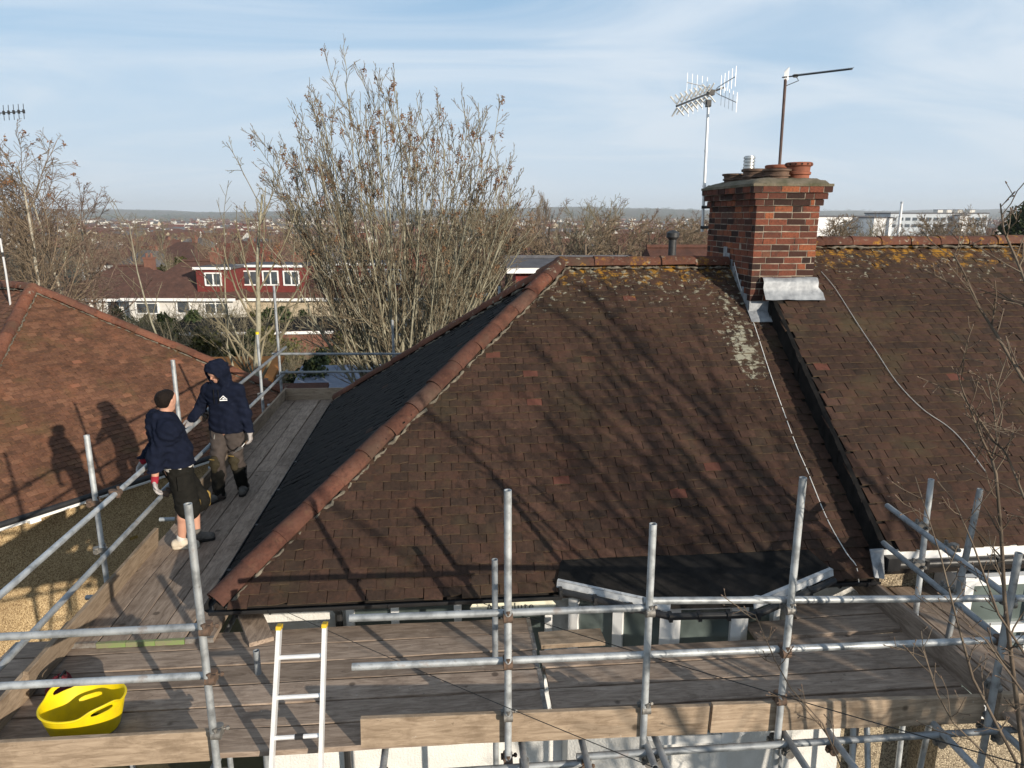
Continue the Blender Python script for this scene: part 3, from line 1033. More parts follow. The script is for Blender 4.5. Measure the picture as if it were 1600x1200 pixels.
def build_bay():
    h = house
    A, B, C, Dd = (0.90, 5.70), (1.77, 5.22), (2.47, 5.19), (3.42, 5.68)
    gl = [(1.02, 5.98), (1.05, 5.84), (1.83, 5.37), (2.43, 5.35), (3.27, 5.80), (3.3, 5.98)]
    # wall under the windows
    mb = MB(); mb.poly_prism([(g[0], g[1]) for g in gl], 0.0, 3.3)
    obj('bay_wall', mb, M['render'], h)
    # windows on the three faces
    for i in range(1, 4):
        p, q = Vector((*gl[i], 0)), Vector((*gl[i + 1], 0))
        d = (q - p).normalized(); L = (q - p).length
        z0, z1 = 3.3, 4.70
        mb = MB()
        w = 0.09
        posts = [0.035, L - 0.035] if i == 2 else [0.035, L * 0.5, L - 0.035]
        for t in posts:
            c = p + d * t
            mb.bar(c + Vector((0, 0, z0)), c + Vector((0, 0, z1)), 0.07, w, up=d)
        for z in (z0 + 0.04, z1 - 0.03):
            mb.bar(p + Vector((0, 0, z)), q + Vector((0, 0, z)), 0.062, 0.08)
        f = obj('bay_window', mb, M['upvc'], h)
        for a, b in zip(posts[:-1], posts[1:]):
            g = MB()
            nn = Vector((d.y, -d.x, 0))
            ca, cb = p + d * a - nn * 0.012, p + d * b - nn * 0.012
            g.bar(ca + Vector((0, 0, (z0 + z1) / 2)), cb + Vector((0, 0, (z0 + z1) / 2)), 0.012, z1 - z0 - 0.1)
            obj('pane', g, M['glass'], f)
    mb = MB(); mb.poly_prism([(1.06, 5.97), (1.09, 5.90), (1.84, 5.45), (2.42, 5.43), (3.23, 5.85), (3.26, 5.97)], 3.31, 4.69)
    obj('bay_interior', mb, M['curtain'], h)
    # felt roof: low hipped apron running up under the tiles
    back = [(3.30, 5.90), (0.96, 5.90)]
    zf, zb = 4.752, 4.852
    mb = MB()
    top = [Vector((p[0], p[1], zf)) for p in (A, B, C, Dd)] + [Vector((p[0], p[1], zb)) for p in back]
    bot = [Vector((v.x, v.y, 4.715)) for v in top]
    n = 6
    mb.add(top + bot, [(0, 1, 5), (1, 2, 4, 5), (2, 3, 4), tuple(range(11, 5, -1))] + [((i + 1) % n, i, n + i, n + (i + 1) % n) for i in range(n)])
    br = obj('bay_roof', mb, M['felt'], h)
    # lead drip along the sloping sides
    for p, q in ((A, B), (C, Dd)):
        mb = MB()
        p, q = Vector((*p, 4.726)), Vector((*q, 4.726))
        k = 7
        d = (q - p).normalized(); nn = Vector((d.y, -d.x, 0))
        for i in range(k):
            a = p.lerp(q, i / k); b = p.lerp(q, (i + 1.04) / k)
            tilt = nn * rnd.uniform(0.004, 0.016)
            mb.slab([a + nn * 0.006 + Vector((0, 0, 0.028)), a + nn * 0.012 + tilt * 0.5 + Vector((0, 0, -0.026)), b + nn * 0.012 + tilt * 0.5 + Vector((0, 0, -0.026)), b + nn * 0.006 + Vector((0, 0, 0.028))], 0.005)
            mb.slab([a + nn * 0.008 + Vector((0, 0, 0.036)), b + nn * 0.008 + Vector((0, 0, 0.036)), b - nn * 0.06 + Vector((0, 0, 0.04)), a - nn * 0.06 + Vector((0, 0, 0.04))], 0.004)
        obj('lead_drip', mb, M['lead_pale'], br)
    # gutter round the bay
    mb = MB()
    off = [(0.92, 5.63), (1.755, 5.155), (2.485, 5.125), (3.41, 5.61)]
    mb.path([Vector((*p, 4.685)) for p in off], 0.03, 10)
    for i in range(3):
        p, q = Vector((*off[i], 4.672)), Vector((*off[i + 1], 4.672))
        for t in (0.0, 0.33, 0.66):
            c = p.lerp(q, t)
            mb.box(c + Vector((0, 0, 0.012)), (0.03, 0.07, 0.066))
    obj('bay_gutter', mb, M['gutter'], h)
    # scraps of mortar lying on the felt
    for (u, v) in ((1003, 900), (1190, 900)):
        p = PZ(u, v, 4.79)
        mb = MB()
        mb.box(p, (0.07, 0.035, 0.02), Matrix.Rotation(R(-25), 3, 'Z'), taper=0.6)
        obj('mortar_lump', mb, M['mortar'], br)


build_bay()


# ------------------------------------------------------------------ chimney on the party line
def build_chimney():
    cx0, cx1, cy0, cy1 = 3.655, 4.435, 8.47, 10.05
    zb, zt = 6.35, 8.245
    ch_mb = MB()
    ins = 0.005
    ch_mb.box(((cx0 + cx1) / 2, (cy0 + cy1) / 2, (zb + 8.0) / 2), (cx1 - cx0 - 2 * ins, cy1 - cy0 - 2 * ins, 8.0 - zb))
    course = 0.0755
    top_courses = [0.028, 0.06, 0.092]
    zc = 8.0
    for k, o in enumerate(top_courses):
        ch_mb.box(((cx0 + cx1) / 2, (cy0 + cy1) / 2, zc + course * (k + 0.5)), (cx1 - cx0 + 2 * (o - ins), cy1 - cy0 + 2 * (o - ins), course - 0.002))
    ch = obj('chimney', ch_mb, M['joint'], house)
    rs = random.Random(21)
    meshes = {}

    def bmesh_(l, d):
        key = (round(l, 3), round(d, 3))
        if key not in meshes:
            mb = MB()
            mb.box((0, 0, 0), (l, d, 0.0655))
            # knock the corners about a little
            mb.v = [v + Vector((rs.uniform(-.002, .002), rs.uniform(-.002, .002), rs.uniform(-.0025, .0025))) for v in mb.v]
            me = mb.mesh('brick'); me.materials.append(M['brick'])
            meshes[key] = me
        return meshes[key]
    rest = MB()

    def course_bricks(o, z, k):
        x0, x1, y0, y1 = cx0 - o, cx1 + o, cy0 - o, cy1 + o
        J = 0.011
        D = 0.1025

        def run(a, b, pat):
            out = []
            t = a
            i = 0
            while t < b - 0.02:
                l = pat[i % len(pat)]
                e = min(t + l, b)
                if b - e < 0.05: e = b
                out.append((t, e)); t = e + J; i += 1
            return out
        pats = ([0.215, 0.215, 0.1025, 0.215], [0.1025, 0.215, 0.215, 0.215], [0.16, 0.215, 0.215, 0.1025])
        # front owns corners on even courses
        fa, fb = (x0, x1) if k % 2 == 0 else (x0 + D + J, x1 - D - J)
        sa, sb = (y0 + D + J, y1) if k % 2 == 0 else (y0, y1)
        for a, b in run(fa, fb, pats[k % 3]):
            inst('brick', bmesh_(b - a, D), Matrix.Translation(((a + b) / 2 + rs.uniform(-.001, .001), y0 + D / 2 + rs.uniform(-.003, .003), z + rs.uniform(-.002, .002))) @ Matrix.Rotation(R(rs.gauss(0, .35)), 4, 'Z') @ Matrix.Rotation(R(rs.gauss(0, .35)), 4, 'Y'), ch)
        for a, b in run(sa, sb, pats[(k + 1) % 3]):
            inst('brick', bmesh_(b - a, D), Matrix.Translation((x0 + D / 2 + rs.uniform(-.003, .003), (a + b) / 2, z + rs.uniform(-.002, .002))) @ Matrix.Rotation(R(90 + rs.gauss(0, .35)), 4, 'Z'), ch)
            rest.box((x1 - D / 2 + rs.uniform(-.003, .003), (a + b) / 2, z), (D, b - a, 0.0655))
        for a, b in run(x0 + D + J, x1 - D - J, pats[k % 3]):
            rest.box(((a + b) / 2, y1 - D / 2, z), (b - a, D, 0.0655))
    n = int((8.0 - 6.55) / course)
    for k in range(n):
        course_bricks(0.0, 8.0 - course * (k + 0.5), k)
    for k, o in enumerate(top_courses):
        course_bricks(o, 8.0 + course * (k + 0.5), k + n)
    obj('bricks', rest, M['brick'], ch, kind='stuff', sharp=None)
    # flaunching
    zt = 8.0 + 3 * course
    mb = MB()
    nx, ny = 14, 22
    o = 0.1
    for j in range(ny + 1):
        for i in range(nx + 1):
            x = cx0 - o + (cx1 - cx0 + 2 * o) * i / nx; y = cy0 - o + (cy1 - cy0 + 2 * o) * j / ny
            e = min(i, nx - i) / nx * (cx1 - cx0 + 2 * o); e2 = min(j, ny - j) / ny * (cy1 - cy0 + 2 * o)
            z = zt + 0.022 + 0.085 * (1 - math.exp(-3.2 * min(e, e2) / 0.3)) + rnd.uniform(-.006, .006)
            mb.v.append(Vector((x, y, z)))
    for j in range(ny):
        for i in range(nx):
            a = j * (nx + 1) + i
            mb.f.append([a, a + 1, a + nx + 2, a + nx + 1]); mb.m.append(0); mb.sm.append(True)
    mb.box(((cx0 + cx1) / 2, (cy0 + cy1) / 2, zt + 0.010), (cx1 - cx0 + 2 * o, cy1 - cy0 + 2 * o, 0.03))
    obj('flaunching', mb, M['flaunch'], ch)
    # pots
    def pot(x, y, r, hgt, mat, holes=False, z=zt + 0.085):
        mb = MB()
        prof = [(r * 0.86, -0.05), (r * 0.86, hgt * 0.25), (r * 0.98, hgt * 0.3), (r * 0.98, hgt * 0.42), (r * 0.88, hgt * 0.47), (r * 0.9, hgt * 0.74), (r * 1.05, hgt * 0.8), (r * 1.06, hgt * 0.96), (r * 0.98, hgt), (r * 0.8, hgt), (r * 0.78, hgt * 0.6), (0.0, hgt * 0.58)]
        mb.lathe((x, y, z), prof, 28)
        p = obj('chimney_pot', mb, mat, ch)
        if holes:
            hb = MB()
            for k in range(14):
                a = 2 * math.pi * k / 14
                c = Vector((x + r * 1.055 * math.cos(a), y + r * 1.055 * math.sin(a), z + hgt * 0.88))
                hb.path([c - Vector((math.cos(a), math.sin(a), 0)) * 0.01, c + Vector((math.cos(a), math.sin(a), 0)) * 0.003], 0.011, 8)
            obj('vent_hole', hb, M['underlay'], p)
        return p
    pot(4.26, 8.74, 0.15, 0.2, M['pot'], True)
    pot(3.98, 8.72, 0.16, 0.12, M['pot_old'])
    pot(4.22, 9.2, 0.16, 0.2, M['pot'])
    pot(3.9, 9.2, 0.15, 0.15, M['pot_old'])
    pot(3.86, 9.75, 0.15, 0.12, M['pot_old'])
    mb = MB()
    for k in range(5):
        mb.lathe((3.86, 9.28, zt + 0.2 + k * 0.04), [(0.06, 0.0), (0.073, 0.005), (0.073, 0.028), (0.06, 0.034)], 18)
    mb.lathe((3.86, 9.28, zt + 0.1), [(0.057, 0.0), (0.057, 0.3), (0.0, 0.3)], 16)
    obj('flue_cowl', mb, M['steel'], ch)
    # lead: stepped flashing on the left cheek
    mb = MB()
    xx = cx0 - 0.006
    y = cy0 - 0.02
    while y < RY + 0.1:
        zr = EZ + SL * (y - EY0)
        z1 = zr + 0.17
        mb.box((xx, y + 0.055, (zr - 0.02 + z1) / 2), (0.008, 0.115, z1 - zr + 0.02))
        y += 0.105
    obj('stepped_flashing', mb, M['lead'], ch)
    # front apron and the rolled lead on the right-hand roof
    mb = MB()
    zr = EZ + SL * (cy0 - EY0)
    mb.box(((cx0 + VERGE) / 2, cy0 - 0.012, zr + 0.05), (VERGE - cx0 + 0.02, 0.012, 0.2))
    mb.slab([(cx0 - 0.02, cy0 - 0.16, zr - SL * 0.16 + 0.04), (VERGE, cy0 - 0.16, zr - SL * 0.16 + 0.04), (VERGE, cy0 - 0.006, zr + 0.05), (cx0 - 0.02, cy0 - 0.006, zr + 0.05)], 0.008)
    obj('lead_apron', mb, M['lead'], ch)
    mb = MB()
    zr2 = zr + 0.25
    pts = [(cy0 - 0.01, zr2 + 0.17), (cy0 - 0.05, zr2 + 0.165), (cy0 - 0.085, zr2 + 0.12), (cy0 - 0.085, zr2 + 0.05), (cy0 - 0.11, zr2 - 0.01), (cy0 - 0.18, zr2 - 0.085)]
    xs = [3.78, 3.9, 4.05, 4.2, 4.35, 4.47]
    for x in xs:
        for (yy, zz) in pts:
            mb.v.append(Vector((x + (0.05 if x == xs[-1] and zz < zr2 else 0), yy + rnd.uniform(-.006, .006), zz + rnd.uniform(-.006, .006) + 0.02)))
    k = len(pts)
    for i in range(len(xs) - 1):
        for j in range(k - 1):
            a = i * k + j
            mb.f.append([a, a + 1, a + k + 1, a + k]); mb.m.append(0); mb.sm.append(True)
    obj('rolled_lead_apron', mb, M['lead'], ch, sharp=None)
    return ch


chimney = build_chimney()

# ------------------------------------------------------------------ right-hand house
house_b = empty('semi_detached_house', (7.2, 9.2, 0),
                'house with raised brown tiled roof covered in orange lichen, right of the brick chimney', 'house')


def build_right_house():
    h = house_b
    UP = 0.25
    X1 = 11.6
    ey0 = 5.72
    ez = EZ + UP
    rz = RZ + UP
    mb = MB()
    mb.box(((3.905 + 11.3) / 2, 9.2, 2.38), (11.3 - 3.905, 6.4, 4.76))
    obj('wall', mb, M['pebble_grey'], h)
    hx = X1 - 3.5
    d = 0.012
    mb = MB()
    A = Vector((VERGE, ey0, ez - d)); B = Vector((X1, ey0, ez - d)); C = Vector((hx, RY, rz - d)); Dv = Vector((VERGE, RY, rz - d)); E = Vector((VERGE, EY1, ez - d)); F = Vector((X1, EY1, ez - d))
    low = [Vector((p.x, p.y, ez - 0.27)) for p in (A, B, F, E)]
    mb.add([A, B, C, Dv, E, F] + low, [(0, 1, 2, 3), (1, 5, 2), (5, 4, 3, 2), (6, 9, 8, 7), (0, 6, 7, 1), (1, 7, 8, 5), (5, 8, 9, 4), (4, 9, 6, 0, 3)])
    roof = obj('roof', mb, M['underlay'], h)
    Ls = (RY - EY0) * math.sqrt(1 + SL * SL)
    O, eu, es, n = plane_frame((VERGE, ey0, ez), (1, 0, 0), (0, 1, SL))
    W = X1 - VERGE
    spots = tile_spots(O, eu, es, n, [(0.06, -0.04), (W - 0.05, -0.04), (W - 3.5, Ls - 0.06), (0.06, Ls - 0.06)], rs=random.Random(13))
    spots = [m for m in spots if not (m.translation.x < 4.44 and m.translation.y > 8.34)]
    O3, eu3, es3, n3 = plane_frame((X1, EY1, ez), (-1, 0, 0), (0, -1, SL))
    spots += tile_spots(O3, eu3, es3, n3, [(0.05, -0.04), (W, -0.04), (W, Ls - 0.05), (3.5, Ls - 0.05)], rs=random.Random(15), gauge=0.2)
    lay_tiles(spots, M['tile_b'], roof, 300, lambda p: in_frame(p) and p.y < RY, M['tile_edge'])
    ridge_tiles((4.46, RY, rz + 0.03), (hx, RY, rz + 0.03), n, n3, 0.11, 0.42, M['ridge'], roof, 'ridge_tile', random.Random(14))
    # verge cheek closing the step down to the lower roof
    mb = MB()
    for i in range(34):
        t0, t1 = i / 34, (i + 1) / 34
        y0 = ey0 - 0.02 + (8.46 - ey0) * t0; y1 = ey0 - 0.02 + (8.46 - ey0) * t1
        z0 = EZ + SL * (y0 - EY0); z1 = EZ + SL * (y1 - EY0)
        x = VERGE - 0.006 - 0.012 * (i % 2) * rnd.random()
        mb.add([Vector((x, y0, z0 - 0.01)), Vector((x, y1, z1 - 0.01)), Vector((x, y1, z1 + UP + 0.01)), Vector((x, y0, z0 + UP + 0.01)),
                Vector((VERGE + 0.03, y0, z0 + UP + 0.03)), Vector((VERGE + 0.03, y1, z1 + UP + 0.03))], [(0, 3, 2, 1), (3, 4, 5, 2)])
    obj('verge_cheek', mb, M['felt'], roof)
    mb = MB()
    mb.slab([(3.80, ey0 - 0.10, ez - 0.24), (3.895, ey0 - 0.10, ez - 0.26), (3.895, ey0 - 0.03, ez + 0.01), (3.80, ey0 + 0.02, ez - 0.02)], 0.012)
    obj('lead_saddle', mb, M['lead'], roof)
    # fascia and gutter
    mb = MB()
    mb.box(((3.92 + X1) / 2, ey0 + 0.012, ez - 0.085), (X1 - 3.92, 0.03, 0.135))
    mb.box(((3.92 + X1) / 2, ey0 + 0.19, ez - 0.19), (X1 - 3.92, 0.3, 0.015))
    obj('fascia', mb, M['upvc'], h)
    mb = MB()
    mb.path([(3.97, ey0 - 0.045, ez - 0.15), (X1, ey0 - 0.045, ez - 0.15)], 0.042, 12)
    for x in (4.3, 5.0, 5.7, 6.4, 7.1):
        mb.box((x, ey0 - 0.045, ez - 0.15), (0.035, 0.095, 0.088))
    g = obj('gutter', mb, M['gutter'], h)
    mb = MB()
    mb.path([(3.98, ey0 - 0.03, ez - 0.1), (3.98, ey0 - 0.03, ez - 0.2), (4.02, ey0 + 0.12, ez - 0.3), (4.02, 5.95, ez - 0.42), (4.02, 5.95, 0.1)], 0.036, 10)
    mb.box((3.98, ey0 - 0.03, ez - 0.13), (0.12, 0.12, 0.12))
    obj('downpipe', mb, M['gutter'], h)
    # bay window of the right house
    x0, x1 = 4.66, 7.3
    yb = 5.62
    mb = MB()
    mb.box(((x0 + x1) / 2, 5.85, 1.7), (x1 - x0, 0.5, 3.2))
    obj('bay_wall', mb, M['pebble_grey'], h)
    mb = MB()
    w = 0.085
    xs = [x0 + 0.04, x0 + 0.72, x0 + 1.4, x0 + 2.0, x1 - 0.04]
    for x in xs:
        mb.box((x, yb, 3.98), (w, 0.09, 1.3))
    for z in (3.35, 4.12, 4.62):
        mb.box(((x0 + x1) / 2, yb + 0.004, z), (x1 - x0, 0.075, 0.085))
    mb.box((x0 + 0.02, 5.82, 3.98), (0.06, 0.32, 1.3))
    mb.box(((x0 + x1) / 2, 5.56, 3.28), (x1 - x0 + 0.1, 0.2, 0.045))
    f = obj('bay_window', mb, M['upvc'], h)
    for a, b in zip(xs[:-1], xs[1:]):
        for z0, z1 in ((3.39, 4.08), (4.16, 4.58)):
            g = MB(); g.box(((a + b) / 2, yb + 0.02, (z0 + z1) / 2), (b - a - w, 0.012, z1 - z0))
            obj('pane', g, M['glass'], f)
    mb = MB(); mb.box(((x0 + x1) / 2, 5.87, 3.98), (x1 - x0 - 0.1, 0.36, 1.24))
    obj('bay_interior', mb, M['curtain'], h)


build_right_house()


# ------------------------------------------------------------------ left neighbour, turned away along the street
def build_neighbour():
    ze = 3.3
    a = PZ(0, 815, ze); b = PZ(300, 720, ze)
    e = (b - a).normalized()
    nin = Vector((-e.y, e.x, 0))
    h = empty('neighbour_house', tuple(a + e * 3 + nin * 4 + Vector((0, 0, -ze))),
              'house with orange red tiled hipped roof and cream pebbledash wall beside the scaffold', 'house')
    s0, s1 = -1.35, 7.1
    ap_s, ap_n = (s0 + s1) / 2, (s1 - s0) / 2
    pit = 0.727
    RZn = ze + ap_n * pit
    LB = 9.0

    def P(s, n, z): return a + e * s + nin * n + Vector((0, 0, z - ze))
    mb = MB()
    i = 0.38
    mb.add([P(s0 + i, i, 0), P(s1 - i, i, 0), P(s1 - i, LB, 0), P(s0 + i, LB, 0), P(s0 + i, i, ze - 0.02), P(s1 - i, i, ze - 0.02), P(s1 - i, LB, ze - 0.02), P(s0 + i, LB, ze - 0.02)],
           [(0, 1, 5, 4), (1, 2, 6, 5), (2, 3, 7, 6), (3, 0, 4, 7), (4, 5, 6, 7)])
    obj('wall', mb, M['pebble'], h)
    d = 0.012
    mb = MB()
    mb.add([P(s0, 0, ze - d), P(s1, 0, ze - d), P(ap_s, ap_n, RZn - d), P(s0, LB, ze - d), P(s1, LB, ze - d), P(ap_s, LB, RZn - d), P(s0, 0, ze - .1), P(s1, 0, ze - .1), P(s0, LB, ze - .1), P(s1, LB, ze - .1)],
           [(0, 1, 2), (3, 0, 2, 5), (1, 4, 5, 2), (6, 8, 9, 7), (0, 6, 7, 1), (3, 8, 6, 0), (1, 7, 9, 4), (3, 5, 4, 9, 8)])
    roof = obj('roof', mb, M['underlay'], h)
    sl = math.sqrt(1 + pit * pit)
    up1 = (nin + Vector((0, 0, pit))).normalized()
    O, eu, es, n1 = plane_frame(P(s0, 0, ze), e, up1)
    W = s1 - s0
    spots = tile_spots(O, eu, es, n1, [(0.05, -0.04), (W - 0.05, -0.04), (W / 2, ap_n * sl - 0.05)], rs=random.Random(31), jit=0.8)
    up2 = (e + Vector((0, 0, pit))).normalized()
    O2, eu2, es2, n2 = plane_frame(P(s0, LB, ze), -nin, up2)
    spots += tile_spots(O2, eu2, es2, n2, [(0, -0.04), (LB - 0.05, -0.04), (LB - ap_n, ap_n * sl - 0.05), (0, ap_n * sl - 0.05)], rs=random.Random(32), jit=0.8)
    up3 = (-e + Vector((0, 0, pit))).normalized()
    O3, eu3, es3, n3 = plane_frame(P(s1, 0, ze), nin, up3)
    spots += tile_spots(O3, eu3, es3, n3, [(0.05, -0.04), (LB, -0.04), (LB, ap_n * sl - 0.05), (ap_n, ap_n * sl - 0.05)], rs=random.Random(33), gauge=0.2)
    lay_tiles(spots, M['tile_red'], roof, 300, lambda p: in_frame(p), M['tile_edge_red'])
    ridge_tiles(P(s0, 0, ze + 0.02), P(ap_s, ap_n, RZn + 0.05), n1, n2, 0.12, 0.42, M['ridge_old'], roof, 'hip_tile', random.Random(34))
    ridge_tiles(P(s1, 0, ze + 0.02), P(ap_s, ap_n, RZn + 0.05), n1, n3, 0.12, 0.42, M['ridge_old'], roof, 'hip_tile', random.Random(35))
    ridge_tiles(P(ap_s, ap_n, RZn + 0.04), P(ap_s, LB, RZn + 0.04), n2, n3, 0.12, 0.42, M['ridge_old'], roof, 'ridge_tile', random.Random(36))
    # white fascia with a dark gutter over it
    mb = MB(); mb.bar(P(s0, 0.03, ze - 0.075), P(s1, 0.03, ze - 0.075), 0.03, 0.17)
    obj('fascia', mb, M['upvc'], h)
    mb = MB(); mb.bar(P(s0, 0.2, ze - 0.165), P(s1, 0.2, ze - 0.165), 0.32, 0.012)
    obj('soffit', mb, M['upvc'], h)
    mb = MB(); mb.path([P(s0, -0.05, ze - 0.035), P(s1, -0.05, ze - 0.035)], 0.05, 12)
    g = obj('gutter', mb, M['gutter'], h)
    mb = MB(); mb.path([P(s0 - 0.0, -0.055, ze - 0.1), P(s1, -0.055, ze - 0.1)], 0.016, 8)
    obj('gutter_trim', mb, M['upvc'], g)
    mb = MB(); mb.box(P(0.45, -0.03, ze - 0.13), (0.16, 0.12, 0.07), Matrix.Rotation(math.atan2(e.y, e.x), 3, 'Z'))
    obj('security_light', mb, M['upvc'], h)
    mb = MB(); mb.box(P(2.2, 0.372, ze - 1.25), (0.14, 0.03, 0.05), Matrix.Rotation(math.atan2(e.y, e.x), 3, 'Z'))
    obj('air_vent', mb, M['pad_tan'], h)
    return P, s0, s1, ap_s, ap_n, RZn


NB = build_neighbour()

# ------------------------------------------------------------------ scaffold
ZP = 4.40
scaf = empty('scaffold', (0.5, 4.2, 0),
             'galvanised tube scaffold with timber decks and guard rails round the brown roofed house', 'scaffold')
TR = 0.0242


def tube(name, p0, p1, mat=None, r=TR, parent=scaf):
    mb = MB(); mb.pipe(p0, p1, r, 14)
    return obj(name, mb, mat or M['galv'], parent, sharp=50)


_coup = {}


def coupler(p, d1, d2, parent, rusty=False):
    """a right-angle coupler: two half shells, bolts and nuts"""
    key = rusty
    if key not in _coup:
        mb = MB()
        mb.path([(-0.03, 0, 0), (0.03, 0, 0)], 0.033, 12)
        mb.path([(0, 0.05, -0.03), (0, 0.05, 0.03)], 0.033, 12)
        mb.box((0, 0.025, 0), (0.05, 0.045, 0.05))
        mb.path([(0.0, -0.02, 0.028), (0.0, -0.02, 0.062)], 0.008, 6)
        mb.path([(0.0, -0.02, 0.045), (0.0, -0.02, 0.06)], 0.015, 6)
        mb.path([(0.028, 0.05, 0.0), (0.066, 0.06, 0.0)], 0.008, 6)
        mb.path([(0.046, 0.055, 0.0), (0.062, 0.058, 0.0)], 0.015, 6)
        mb.box((-0.036, 0.05, 0), (0.02, 0.03, 0.03))
        me = mb.mesh('coupler'); me.materials.append(M['rust'] if rusty else M['coupler'])
        _coup[key] = me
    x = Vector(d1).normalized(); z = Vector(d2).normalized()
    y = z.cross(x).normalized(); x = y.cross(z).normalized()
    Mx = Matrix((x, y, z)).transposed().to_4x4()
    return inst('coupler', _coup[key], Matrix.Translation(Vector(p)) @ Mx, parent)


def board(name, p0, p1, w, t, mat, up=(0, 0, 1), parent=scaf, ends=True, rs=rnd, band=None, sag=0.004):
    """a timber board with slightly uneven edges; p0-p1 is its centre line"""
    p0, p1 = Vector(p0), Vector(p1)
    d = p1 - p0; L = d.length; d.normalize(); up = Vector(up)
    sx = d.cross(up).normalized(); u2 = sx.cross(d)
    mb = MB(); k = max(4, int(L / 0.35))
    for i in range(k + 1):
        c = p0 + d * (L * i / k) + u2 * rs.uniform(-sag, sag) * (0 if i in (0, k) else 1)
        ww = w / 2
        e1, e2 = rs.uniform(-.003, .003), rs.uniform(-.003, .003)
        b = 0.004
        prof = [(-ww + e1 + b, t / 2), (ww + e2 - b, t / 2), (ww + e2, t / 2 - b), (ww + e2, -t / 2), (-ww + e1, -t / 2), (-ww + e1, t / 2 - b)]
        for px, pz in prof:
            mb.v.append(c + sx * px + u2 * pz)
    n = 6
    for i in range(k):
        for j in range(n):
            q = i * n + j; q2 = i * n + (j + 1) % n
            mb.f.append([q, q + n, q2 + n, q2]); mb.m.append(0); mb.sm.append(False)
    mb.f.append([j for j in range(n)]); mb.m.append(0); mb.sm.append(False)
    mb.f.append([k * n + j for j in reversed(range(n))]); mb.m.append(0); mb.sm.append(False)
    o = obj(name, mb, mat, parent)
    if band:
        for q, s in ((p0, 1), (p1, -1)):
            bb = MB()
            bb.bar(q - d * s * 0.003, q + d * s * 0.03, w + 0.004, t + 0.004, up)
            obj('end_band', bb, band, o)
    return o


